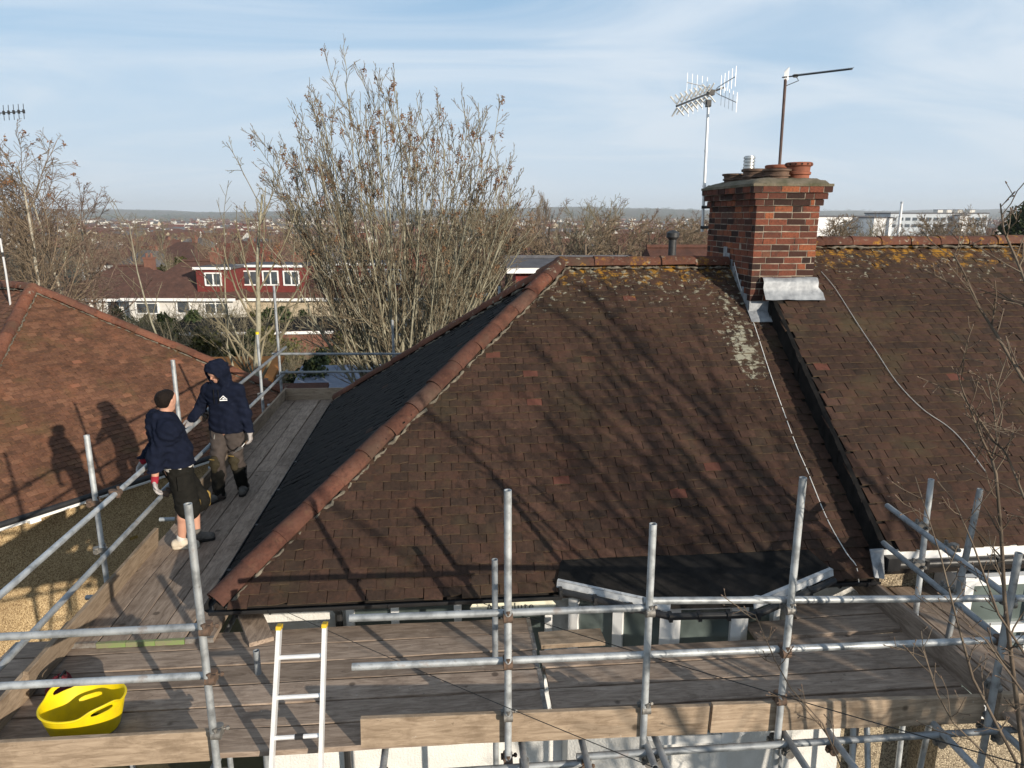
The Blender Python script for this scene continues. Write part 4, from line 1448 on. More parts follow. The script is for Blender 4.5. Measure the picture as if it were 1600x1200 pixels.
def build_scaffold():
    rs = random.Random(77)
    Z0 = 0.02
    # ---- front standards
    stds = {}
    for key, x, y, top, bot in (('a', -1.548, 4.15, 6.22, Z0), ('b', 0.337, 4.15, 6.24, Z0), ('c', 1.288, 4.17, 5.97, 4.2), ('d', 2.235, 4.15, 6.26, Z0)):
        lean = {'a': 0.03, 'b': 0.0, 'c': 0.015, 'd': 0.0}[key]
        stds[key] = tube('standard', (x - lean * (top - 4.4) / 2, y, bot), (x + 0.0 - lean, y, top))
    pb = PZ(1545, 1120, ZP); pt = PY(1592, 864, pb.y)
    stds['e'] = tube('standard', (pb.x - 0.02, pb.y, Z0), tuple(pt))
    # inner standards
    stds['i1'] = tube('standard', (0.312, 5.13, Z0), (0.314, 5.14, 5.27), M['galv_dull'])
    stds['i2'] = tube('standard', (-1.545, 5.09, Z0), (-1.55, 5.1, 4.6), M['galv_dull'])
    tube('standard', (-2.02, 5.62, Z0), (-2.02, 5.62, 4.36), M['galv_dull'])
    # ---- left standards
    LX = -3.2
    for y, top in ((6.33, 6.01), (8.44, 6.26), (12.14, 5.96), (13.54, 6.62)):
        s = tube('standard', (LX - 0.02, y, Z0), (LX, y, top), M['galv'] if y < 12 else M['galv_dull'])
        stds[y] = s
        coupler((LX + 0.0, y, 5.375), (0, 1, 0), (0, 0, 1), s, True)
        coupler((LX + 0.0, y, 4.915), (0, 1, 0), (0, 0, 1), s)
        coupler((LX, y, 4.33), (0, 1, 0), (0, 0, 1), s)
    cap = MB(); cap.path([(LX, 12.14, 5.955), (LX, 12.14, 5.995)], 0.027, 12)
    obj('end_cap', cap, M['yellow'], stds[12.14])
    # front-left corner, outside the frame
    stds['fl'] = tube('standard', (-3.72, 4.15, Z0), (-3.72, 4.15, 6.1))
    # far inner standards
    p = PY(613, 500, 13.6)
    stds['far1'] = tube('standard', (p.x, 13.6, Z0), tuple(p), M['galv_dull'])
    p = PY(780, 447, 13.6)
    stds['far2'] = tube('standard', (p.x, 13.6, Z0), tuple(p), M['galv_dull'])
    # ---- left guard rails (two lengths each, lapped)
    rx = LX + 0.05
    a0 = PZ(-30, 971, 5.38); 
    tube('guard_rail', (-3.08, 3.9, 5.37), (rx - 0.01, 9.05, 5.385))
    tube('guard_rail', (rx - 0.005, 8.95, 5.43), (rx - 0.02, 14.0, 5.40), M['galv_dull'])
    tube('guard_rail', (-3.08, 3.9, 4.90), (rx - 0.005, 7.7, 4.925))
    tube('guard_rail', (rx, 7.6, 4.97), (rx - 0.02, 13.95, 4.94), M['galv_dull'])
    for y, z in ((6.55, 5.38), (8.98, 5.41), (9.08, 5.42), (7.62, 4.95), (7.72, 4.95), (9.3, 4.95)):
        coupler((rx - 0.005, y, z), (0, 0, 1), (0, 1, 0), stds[8.44], True)
    # ---- end guard rails across the back
    e0 = PY(425, 553, 13.5); e1 = PY(640, 553, 13.5)
    tube('guard_rail', tuple(e0), tuple(e1), M['galv_dull'])
    e0 = PY(440, 582, 13.5); e1 = PY(600, 580, 13.5)
    tube('guard_rail', tuple(e0), tuple(e1), M['galv_dull'])
    # ---- front guard rails
    yr = 4.20
    fl_u0, fl_u1 = PY(-60, 998, yr), PY(322, 979, yr)
    fl_l0, fl_l1 = PY(-60, 1075, yr), PY(326, 1055, yr)
    tube('guard_rail', tuple(fl_u0), tuple(fl_u1))
    tube('guard_rail', tuple(fl_l0), tuple(fl_l1))
    up0, up1 = PY(546, 966, yr), PY(1690, 934, yr)
    um = PY(1018, 949, yr)
    lo0, lo1 = PY(550, 1042, yr), PY(1700, 994, yr)
    tube('guard_rail', tuple(up0), tuple(um))
    tube('guard_rail', tuple(um + Vector((-0.06, 0.0, 0.052))), tuple(up1))
    tube('guard_rail', tuple(lo0), tuple(lo1))

    def zat(p, q, x):
        t = (x - p.x) / (q.x - p.x)
        return p.z + (q.z - p.z) * t
    for key, x in (('b', 0.337), ('d', 2.235), ('e', pb.x + 0.03)):
        coupler((x, 4.15, zat(up0, up1, x)), (1, 0, 0), (0, 0, 1), stds[key], key == 'b')
        coupler((x, 4.15, zat(lo0, lo1, x)), (1, 0, 0), (0, 0, 1), stds[key], True)
        coupler((x, 4.15, 4.62), (1, 0, 0), (0, 0, 1), stds[key], key == 'd')
        coupler((x, 4.15, 4.27), (1, 0, 0), (0, 0, 1), stds[key], key == 'b')
    coupler((1.28, 4.17, zat(up0, up1, 1.28) - 0.0), (1, 0, 0), (0, 0, 1), stds['c'])
    coupler((1.285, 4.17, 4.6), (1, 0, 0), (0, 0, 1), stds['c'])
    for z in (fl_u1.z, fl_l1.z, 4.62, 4.27):
        coupler((-1.56, 4.15, z), (1, 0, 0), (0, 0, 1), stds['a'], z > 4.7)
    # ---- right return
    r_u0, r_u1 = PZ(1386, 790, 5.30), PZ(1580, 935, 5.30)
    r_l0, r_l1 = PZ(1380, 848, 4.97), PZ(1572, 1005, 4.97)
    tube('guard_rail', tuple(r_u0), tuple(r_u1), M['galv_dull'])
    tube('guard_rail', tuple(r_l0), tuple(r_l1), M['galv_dull'])
    for (ub, vb, ut, vt) in ((1430, 968, 1455, 749), (1478, 1010, 1532, 764)):
        b = PZ(ub, vb, ZP); t = PY(ut, vt, b.y)
        s = tube('standard', (b.x - (t.x - b.x) * 3.0, b.y, Z0), tuple(t), M['galv'])
        fu = (b.y - r_u0.y) / (r_u1.y - r_u0.y)
        q = r_u0.lerp(r_u1, fu); coupler(q + Vector((0.04, 0, 0)), r_u1 - r_u0, (0, 0, 1), s)
        q = r_l0.lerp(r_l1, fu); coupler(q + Vector((0.04, 0, 0)), r_l1 - r_l0, (0, 0, 1), s)
    # ---- ledgers and transoms under the deck
    tube('ledger', (-3.9, 4.1, 4.262), (0.9, 4.1, 4.262))
    tube('ledger', (0.8, 4.102, 4.312), (5.6, 4.1, 4.30), M['galv_dull'])
    tube('ledger', (-3.9, 5.12, 4.262), (4.4, 5.12, 4.262), M['galv_dull'])
    tube('ledger', (LX, 3.9, 4.31), (LX, 14.0, 4.31), M['galv_dull'])
    tube('ledger', (-2.02, 5.4, 4.31), (-2.02, 13.9, 4.31), M['galv_dull'])
    for x, y0, y1 in ((-3.0, 3.85, 5.7), (-1.62, 4.0, 5.8), (-0.5, 3.98, 5.8), (0.44, 3.97, 5.75), (0.86, 3.55, 5.2), (1.38, 3.6, 5.2), (1.3, 3.95, 5.1), (2.3, 3.3, 5.1), (2.62, 3.2, 5.15), (3.42, 3.6, 5.7), (3.86, 3.3, 6.3)):
        t = tube('transom', (x, y0, 4.322), (x, y1, 4.322), M['galv_dull'])
        coupler((x, 4.1, 4.29), (1, 0, 0), (0, 1, 0), t, rs.random() < 0.4)
    for y in (6.5, 8.3, 10.1, 12.0, 13.6):
        tube('transom', (-3.5, y, 4.352), (-1.85, y, 4.352), M['galv_dull'])
    # raking braces seen beneath
    tube('brace', (2.25, 4.08, 3.9), (3.05, 5.9, 4.3), M['galv_dull'])
    tube('brace', (3.2, 4.2, 2.4), (3.5, 5.2, 4.3), M['galv'])
    tube('brace', (3.05, 4.3, 2.4), (3.3, 5.0, 4.3), M['galv'])
    # ---- front deck boards (along x)
    bw, pitch, t = 0.232, 0.248, 0.038
    for i in range(6):
        y = 4.235 + bw / 2 + i * pitch
        x0 = -3.75 + rs.uniform(-0.1, 0.1); x1 = 0.655 + rs.uniform(-0.012, 0.012)
        board('deck_board', (x0, y + rs.uniform(-.004, .004), ZP - t / 2 + rs.uniform(-.004, .004)), (x1, y + rs.uniform(-.006, .006), ZP - t / 2 + rs.uniform(-.004, .004)), bw, t, M['board_x'], rs=rs, band=M['band'])
    for i in range(4):
        y = 4.235 + bw / 2 + i * pitch
        x0 = 0.685 + rs.uniform(-0.012, 0.02); x1 = 3.84
        board('deck_board', (x0, y, ZP - t / 2 + rs.uniform(-.004, .004)), (x1, y + rs.uniform(-.006, .006), ZP - t / 2 + rs.uniform(-.004, .004)), bw, t, M['board_x'], rs=rs)
    y = 4.235 + bw / 2 + 4 * pitch
    board('deck_board', (0.70, y - 0.01, ZP - t / 2 + 0.03), (1.24, y + 0.0, ZP - t / 2 + 0.03), 0.2, t, M['toe_x'], rs=rs)
    board('deck_board', (2.52, y - 0.05, ZP - t / 2 + 0.036), (3.82, y - 0.01, ZP - t / 2 + 0.03), bw, t, M['board_x'], rs=rs)
    board('deck_board', (3.0, y + pitch - 0.03, ZP - t / 2 + 0.03), (3.82, y + pitch, ZP - t / 2 + 0.03), bw, t, M['board_x'], rs=rs)
    # ---- left deck boards (along y), lapped on the front deck
    zl = ZP + 0.041
    for i in range(5):
        x = -3.09 + i * 0.236
        if i < 5:
            y0 = 5.56 + rs.uniform(-.015, .015); ym = 9.62 + rs.uniform(-.02, .02) + (0.25 if i > 2 else 0)
            o = board('deck_board', (x + rs.uniform(-.004, .004), y0, zl - t / 2), (x + rs.uniform(-.01, .01), ym, zl - t / 2 + rs.uniform(-.003, .003)), 0.226, t, M['board_y'], rs=rs)
            bb = MB(); bb.bar((x, y0 - 0.004, zl - t / 2), (x, y0 + 0.028, zl - t / 2), 0.232, t + 0.005)
            obj('end_band', bb, M['green'] if i in (1, 2, 3) else M['band'], o)
            board('deck_board', (x + rs.uniform(-.006, .006), ym + 0.015, zl - t / 2), (x + rs.uniform(-.01, .01), 13.75, zl - t / 2 + rs.uniform(-.003, .003)), 0.226, t, M['board_y'], rs=rs)
    board('deck_board', (-1.93, 9.3, zl + t / 2 + 0.004), (-1.96, 13.3, zl + t / 2 + 0.002), 0.226, t, M['board_y'], rs=rs)
    board('deck_board', (-1.62, 5.5, ZP + 0.02), (-1.86, 6.0, ZP + 0.022), 0.2, t, M['board_y'], rs=rs)
    # right return deck
    for i in range(3):
        board('deck_board', (4.05 + i * 0.24, 3.9, ZP - t / 2 - 0.01), (4.05 + i * 0.24, 6.3 - 0.35 * (i > 0), ZP - t / 2 - 0.01), 0.226, t, M['board_y'], rs=rs)
    # ---- toe boards
    th, tt = 0.222, 0.038
    yt = 4.205
    q0, q1 = PY(-80, 1163, yt), PY(328, 1140, yt)
    board('toe_board', (q0.x, yt, q0.z - th / 2), (q1.x, yt, q1.z - th / 2), tt, th, M['toe_x'], rs=rs, sag=0.001)
    q0, q1 = PY(563, 1121, yt), PY(1107, 1101, yt)
    board('toe_board', (q0.x, yt, q0.z - th / 2), (q1.x, yt, q1.z - th / 2), tt, th, M['toe_x'], rs=rs, sag=0.001)
    q0, q1 = PY(1112, 1099, yt), PY(1537, 1086, yt)
    board('toe_board', (q0.x, yt, q0.z - th / 2), (q1.x, yt, q1.z - th / 2), tt, th, M['toe_x'], rs=rs, sag=0.001)
    q0, q1 = PY(1562, 1082, yt), PY(1760, 1075, yt)
    board('toe_board', (q0.x, yt, q0.z - th / 2), (q1.x, yt, q1.z - th / 2), tt, th, M['toe_x'], rs=rs, sag=0.001)
    # left outer toe boards, leaning a little on the standards
    for y0, y1, x0, x1, zz in ((4.24, 5.62, -3.17, -3.2, ZP + 0.0), (4.9, 7.38, -3.15, -3.17, zl - 0.01), (7.95, 10.9, -3.16, -3.17, zl), (10.95, 13.7, -3.16, -3.17, zl)):
        board('toe_board', (x0, y0, zz + th / 2), (x1, y1, zz + th / 2), tt, th, M['toe_y'], up=(0.12, 0, 1), rs=rs, sag=0.002)
    board('toe_board', (-3.14, 13.62, zl + th / 2), (-2.0, 13.6, zl + th / 2), tt, th, M['toe_x'], rs=rs, sag=0.001)
    # right inner toe board
    board('toe_board', (3.87, 4.25, ZP + th / 2), (3.83, 6.2, ZP + th / 2), tt, th, M['board_y'], rs=rs, sag=0.001)


build_scaffold()
# ------------------------------------------------------------------ ladder
def build_ladder():
    lad = empty('ladder', (-1.12, 3.1, 0), 'narrow aluminium ladder leaning on the front edge of the scaffold deck', 'ladder')
    lt, rt = Vector((-1.163, 4.365, 5.25)), Vector((-0.868, 4.365, 5.25))
    lb, rb = Vector((-1.222, 4.136, 4.4)), Vector((-0.905, 4.136, 4.4))
    k = 4.4 / 0.85
    lg, rg = lb + (lb - lt) * k * 0.995, rb + (rb - rt) * k * 0.995
    lg.x = lb.x - 0.06; rg.x = rb.x + 0.06
    for a, m, b in ((lg, lb, lt), (rg, rb, rt)):
        mb = MB()
        mb.bar(a, m, 0.026, 0.062, up=(0, -1, 0.2)); mb.bar(m, b, 0.026, 0.062, up=(0, -1, 0.2))
        s = obj('stile', mb, M['alu'], lad)
        c = MB(); c.bar(b - (b - m).normalized() * 0.02, b + (b - m).normalized() * 0.006, 0.032, 0.068, up=(0, -1, 0.2))
        obj('end_cap', c, M['amber'], s)
    d = (lt - lb).normalized()
    t = 5.25 - 0.2
    while t > 0.2:
        f = (t - 4.4) / 0.85
        if f >= 0:
            a, b = lb.lerp(lt, f), rb.lerp(rt, f)
        else:
            g = -f * 0.85 / 4.4
            a, b = lb.lerp(lg, g), rb.lerp(rg, g)
        mb = MB(); mb.path([a, b], 0.0145, 8)
        r = obj('rung', mb, M['alu'], lad)
        if 4.4 < t < 4.62:
            w = MB(); w.path([a.lerp(b, 0.45), a.lerp(b, 0.62)], 0.019, 8)
            obj('tape', w, M['gutter'], r)
        t -= 0.252


build_ladder()


# ------------------------------------------------------------------ yellow tub, red bag, sign
def build_tub():
    c = Vector((-2.58, 4.56, ZP))
    n, rows = 192, 44
    H = 0.225
    rot = R(14)
    HA = (2.2, 2.2 - math.pi)

    def lift(a):
        out = 0
        for h in HA:
            d = (a - h + math.pi) % (2 * math.pi) - math.pi
            out = max(out, 0.05 * (1 / (1 + math.exp((abs(d) - 0.42) * 13))))
        return out

    def pos(a, t, off):
        l = lift(a)
        z = t * (H + l * (max(0, t - 0.45) / 0.55))
        g = (z / H) ** 0.85
        x, y = (0.205 + 0.06 * g + off) * math.cos(a), (0.165 + 0.055 * g + off) * math.sin(a)
        ca, sa = math.cos(rot), math.sin(rot)
        return c + Vector((x * ca - y * sa, x * sa + y * ca, z + 0.004))
    mb = MB()
    n, rows = 240, 52
    T = [0.78 * i / 12 for i in range(12)] + [0.78 + 0.22 * i / 40 for i in range(41)]
    for off in (0, -0.007):
        for i in range(rows + 1):
            for j in range(n):
                mb.v.append(pos(2 * math.pi * j / n, T[i], off))
    S = (rows + 1) * n

    def hole(j, i):
        a = 2 * math.pi * (j + 0.5) / n
        t = (T[i] + T[i + 1]) / 2
        for h in HA:
            d = (a - h + math.pi) % (2 * math.pi) - math.pi
            if (d / 0.3) ** 4 + ((t - 0.895) / 0.055) ** 2 < 1: return True
        return False
    for i in range(rows):
        for j in range(n):
            j2 = (j + 1) % n
            if hole(j, i): continue
            a, b, cc, d = i * n + j, i * n + j2, (i + 1) * n + j2, (i + 1) * n + j
            mb.f.append([a, b, cc, d]); mb.f.append([S + d, S + cc, S + b, S + a])
            mb.m += [0, 0]; mb.sm += [True, True]
            for (jj, ii, e0, e1) in ((j, i - 1, a, b), (j, i + 1, cc, d), (j - 1, i, d, a), (j + 1, i, b, cc)):
                if 0 <= ii < rows and hole(jj % n, ii):
                    mb.f.append([e1, e0, S + e0, S + e1]); mb.m.append(0); mb.sm.append(False)
    for j in range(n):
        j2 = (j + 1) % n
        a, b = rows * n + j, rows * n + j2
        mb.f.append([a, b, S + b, S + a]); mb.m.append(0); mb.sm.append(True)
    mb.f.append([j for j in reversed(range(n))]); mb.m.append(0); mb.sm.append(False)
    mb.f.append([S + j for j in range(n)]); mb.m.append(0); mb.sm.append(False)
    # rolled rim
    t = empty('flexible_tub', tuple(c), 'yellow flexible plastic tub with two moulded handles on the scaffold deck', 'tub')
    obj('tub_wall', mb, M['yellow'], t, sharp=60)
    rm = MB()
    pts = [pos(2 * math.pi * j / n, 1.0, 0.0) for j in range(n)] + [pos(0, 1.0, 0)]
    rm.path(pts, 0.008, 6, False)
    obj('rim', rm, M['yellow'], t)


build_tub()


def build_bag():
    rs = random.Random(5)
    mb = MB()
    c = Vector((-2.93, 4.93, ZP))
    n = 18
    rings = [(0.08, 0.0), (0.1, 0.03), (0.1, 0.08), (0.085, 0.13), (0.06, 0.16), (0.03, 0.175), (0.0, 0.17)]
    for r, z in rings:
        for j in range(n):
            a = 2 * math.pi * j / n
            q = r * (1 + 0.16 * math.sin(3 * a + z * 20) + rs.uniform(-.1, .1))
            mb.v.append(c + Vector((q * math.cos(a) * 0.8, q * math.sin(a) * 1.2, z + (rs.uniform(-.012, .012) if z else 0))))
    for i in range(len(rings) - 1):
        for j in range(n):
            a = i * n + j; b = i * n + (j + 1) % n
            mb.f.append([a, b, b + n, a + n]); mb.m.append(0); mb.sm.append(True)
    b = empty('bag', tuple(c), 'crumpled dark red bag behind the yellow tub', 'bag')
    obj('sack', mb, M['red_plastic'], b, sharp=None)
    mb = MB()
    mb.path([c + Vector((0.02, -0.05, 0.14)), c + Vector((0.03, -0.03, 0.2)), c + Vector((0.03, 0.03, 0.205)), c + Vector((0.02, 0.05, 0.14))], 0.009, 6)
    obj('handle', mb, M['gutter'], b)


build_bag()


def build_sign():
    y = 5.80
    c = PY(800, 947, y)
    s = empty('sign_board', (c.x, y, c.z - 0.09), 'cream board lettered Absolute propped under the black gutter', 'sign')
    tilt = Matrix.Rotation(R(-14), 3, 'X')
    mb = MB()
    hw, hh = 0.33, 0.075
    pts = [(-hw, -hh), (hw, -hh), (hw + 0.07, 0), (hw, hh), (-hw, hh), (-hw - 0.05, 0)]
    vs = [tilt @ Vector((x, -0.006, z)) + c for x, z in pts] + [tilt @ Vector((x, 0.006, z)) + c for x, z in pts]
    mb.add(vs, [tuple(range(6)), tuple(reversed(range(6, 12)))] + [((i + 1) % 6, i, 6 + i, 6 + (i + 1) % 6) for i in range(6)])
    obj('board', mb, M['sign'], s)
    cu = bpy.data.curves.new('lettering', 'FONT')
    cu.body = 'Absolute'
    cu.size = 0.105
    cu.align_x = 'CENTER'; cu.align_y = 'CENTER'
    cu.space_character = 1.15
    cu.extrude = 0.001
    tmp = bpy.data.objects.new('tmp_text', cu)
    COL.objects.link(tmp)
    bpy.context.view_layer.update()
    dg = bpy.context.evaluated_depsgraph_get()
    me = bpy.data.meshes.new_from_object(tmp.evaluated_get(dg))
    bpy.data.objects.remove(tmp)
    me.materials.clear(); me.materials.append(M['letter'])
    rot = (tilt @ Matrix.Rotation(R(90), 3, 'X')).to_4x4()
    inst('lettering', me, Matrix.Translation(c + tilt @ Vector((-0.02, -0.009, -0.008))) @ rot, s)


build_sign()


# ------------------------------------------------------------------ aerials and cables
def yagi_things():
    # contract-style aerial with X-shaped directors on a pale mast
    b = PY(1097, 362, 10.2); t = PY(1107, 158, 10.2)
    a = empty('tv_aerial', tuple(b), 'tv aerial with white X shaped elements and grid reflectors on a tall pale mast', 'aerial')
    mb = MB(); mb.path([b, b.lerp(t, 0.5), t], [0.021, 0.021, 0.019], 12)
    for f in (0.35, 0.62):
        q = b.lerp(t, f); mb.path([q, q + (t - b).normalized() * 0.03], 0.026, 12)
    m = obj('mast', mb, M['aerial'], a)
    mb = MB()
    for z in (7.72, 8.0):
        mb.box((b.x + 0.04, 10.16, z), (0.16, 0.03, 0.04)); 
        mb.path([(b.x - 0.03, 10.16, z), (3.68, 10.03, z)], 0.012, 8)
    obj('bracket', mb, M['dark_metal'], a)
    f0, f1 = PY(1057, 166, 9.75), PY(1130, 137, 10.75)
    mb = MB(); mb.bar(f0, f1, 0.022, 0.022); obj('boom', mb, M['dark_metal'], a)
    d = (f1 - f0).normalized(); sx = d.cross(Vector((0, 0, 1))).normalized(); u = sx.cross(d)
    L = (f1 - f0).length
    for k in range(8):
        c = f0 + d * (0.02 + L * 0.66 * k / 7)
        mb = MB()
        for s in (-1, 1):
            for w in (-1, 1):
                mb.path([c + u * 0.022 * w, c + u * 0.055 * w + sx * s * 0.03, c + u * 0.125 * w + sx * s * 0.085], 0.011, 5)
        obj('director', mb, M['wire_white'], a)
    # reflector grids: upper and lower pair, a horizontal rail carrying thin vertical rods
    rc = f0 + d * (L * 0.80)
    for w in (1, -1):
        for s in (-1, 1):
            mb = MB()
            p0 = rc + u * w * 0.05 + sx * s * 0.06; p1 = rc + u * w * 0.17 + sx * s * 0.36 - d * 0.10
            mb.path([rc, p0, p1], 0.007, 6)
            for k in range(5):
                q = p0.lerp(p1, 0.15 + 0.85 * k / 4)
                mb.path([q - Vector((0, 0, 0.13)), q + Vector((0, 0, 0.13))], 0.0038, 5)
            obj('reflector', mb, M['aerial'], a)
    mb = MB(); mb.box(rc - d * 0.13 + Vector((0, 0, -0.0)), (0.09, 0.09, 0.07)); mb.box(t + Vector((0, 0, -0.03)), (0.06, 0.08, 0.09))
    obj('junction_box', mb, M['dark_metal'], a)
    # long log-periodic aerial on the chimney
    b = PY(1219, 250, 9.15); t = PY(1227, 128, 9.15)
    a = empty('tv_aerial', tuple(b), 'long slim tv aerial on a rusty brown mast rising from the chimney pots', 'aerial')
    mb = MB(); mb.path([b - Vector((0, 0, 0.25)), t + Vector((0, 0, 0.03))], 0.018, 10); obj('mast', mb, M['rust_mast'], a)
    p0, p1 = PY(1222, 121, 9.2), PY(1332, 108, 9.0)
    mb = MB(); mb.bar(p0, p1, 0.012, 0.014); obj('boom', mb, M['dark_metal'], a)
    d = (p1 - p0).normalized(); sx = d.cross(Vector((0, 0, 1))).normalized()
    n = 26
    for k in range(n):
        c = p0 + d * ((p1 - p0).length * (0.16 + 0.83 * k / (n - 1)))
        mb = MB(); mb.path([c - sx * 0.07 + Vector((0, 0, 0.006)), c + sx * 0.07 + Vector((0, 0, 0.006))], 0.0045, 5)
        mb.box(c + Vector((0, 0, 0.004)), (0.014, 0.016, 0.02))
        obj('director', mb, M['dark_metal'], a)
    mb = MB()
    for k in range(6):
        z = -0.045 + 0.02 * k + 0.03
        mb.path([p0 + d * 0.05 - sx * 0.14 + Vector((0, 0, z)), p0 + d * 0.05 + sx * 0.14 + Vector((0, 0, z))], 0.004, 5)
    for k in range(5):
        q = p0 + d * 0.05 + sx * (-0.12 + 0.06 * k)
        mb.path([q + Vector((0, 0, -0.05)), q + Vector((0, 0, 0.09))], 0.004, 5)
    obj('reflector', mb, M['aerial'], a)
    mb = MB(); mb.box(p0 + d * 0.16, (0.045, 0.04, 0.035)); mb.path([p0 + d * 0.16, p0 + d * 0.2 - Vector((0, 0, 0.06)), t - Vector((0, 0, 0.05))], 0.005, 6)
    obj('junction_box', mb, M['dark_metal'], a)
    # neighbour's aerial, its boom just reaching into view
    P, s0, s1, ap_s, ap_n, RZn = NB
    top = PY(-34, 176, 15.5); foot = PY(9, 425, 15.5)
    a = empty('tv_aerial', tuple(foot), 'tv aerial with short rods on a banded mast above the orange red roof', 'aerial')
    mb = MB(); mb.path([foot - Vector((0.02, 0, 1.2)), foot, top], 0.02, 10); obj('mast', mb, M['aerial'], a)
    mb = MB()
    for f in (0.1, 0.22, 0.3):
        q = foot.lerp(top, f); mb.path([q, q + (top - foot).normalized() * 0.09], 0.022, 10)
    obj('tape', mb, M['dark_metal'], a)
    p0, p1 = PY(-60, 181, 15.4), PY(38, 174, 15.4)
    mb = MB(); mb.bar(p0, p1, 0.016, 0.016); obj('boom', mb, M['dark_metal'], a)
    d = (p1 - p0).normalized()
    for k in range(13):
        c = p0 + d * ((p1 - p0).length * (0.03 + 0.96 * k / 12))
        mb = MB()
        mb.path([c - Vector((0.01, 0.0, 0.14)), c + Vector((0.01, 0, 0.14))], 0.006, 5)
        mb.box(c, (0.035, 0.03, 0.07))
        obj('director', mb, M['dark_metal'], a)


yagi_things()


def roof_pt(u, v, up=0.0, lift=0.028):
    r = ray(u, v)
    # z = EZ+up+SL*(y-EY0)
    t = (EZ + up - SL * EY0 - CZ) / (r[2] - SL * r[1])
    return Vector((r[0] * t, r[1] * t, CZ + r[2] * t + lift))


def wire_pts(a, b, ext, sag):
    a, b = Vector(a), Vector(b)
    e = a + (b - a) * ext
    return [a.lerp(e, k / 8) - Vector((0, 0, sag * 4 * (k / 8) * (1 - k / 8))) for k in range(9)]


def cable(name, pts, r, mat, label, steps=6):
    # Catmull-Rom through the points
    P = [Vector(p) for p in pts]
    P = [P[0] * 2 - P[1]] + P + [P[-1] * 2 - P[-2]]
    out = []
    for i in range(1, len(P) - 2):
        for k in range(steps):
            t = k / steps
            a, b, c, d = P[i - 1], P[i], P[i + 1], P[i + 2]
            out.append(0.5 * ((2 * b) + (c - a) * t + (2 * a - 5 * b + 4 * c - d) * t * t + (3 * b - a - 3 * c + d) * t ** 3))
    out.append(P[-2])
    mb = MB(); mb.path(out, r, 6)
    o = obj(name, mb, mat, label=label, cat='cable')
    return o


cable('roof_cable', [(3.64, 9.0, 7.3), (3.63, 8.75, 7.05)] + [roof_pt(u, v) for u, v in ((1163, 470), (1178, 510), (1204, 590), (1240, 690), (1262, 742), (1292, 815), (1322, 868), (1337, 888))] + [(3.68, 5.66, 4.62)],
      0.005, M['wire_white'], 'white cable running down the brown tiles below the chimney')
cable('roof_cable', [roof_pt(u, v, 0.25) for u, v in ((1283, 428), (1305, 455), (1340, 510), (1368, 552), (1400, 600), (1440, 642), (1480, 670), (1505, 695), (1540, 742))],
      0.0045, M['wire_grey'], 'grey cable trailing across the lichened right hand roof')
cable('phone_wire', wire_pts((0.25, 5.72, 4.55), PY(1600, 1182, 2.6), 1.5, 0.05),
      0.003, M['wire_black'], 'thin black wire crossing in front of the bay window rails', 10)
cable('phone_wire', wire_pts((-1.5, 5.7, 4.6), PY(1045, 1196, 3.0), 1.6, 0.05),
      0.0025, M['wire_black'], 'thin black wire sagging over the ladder end of the deck', 10)


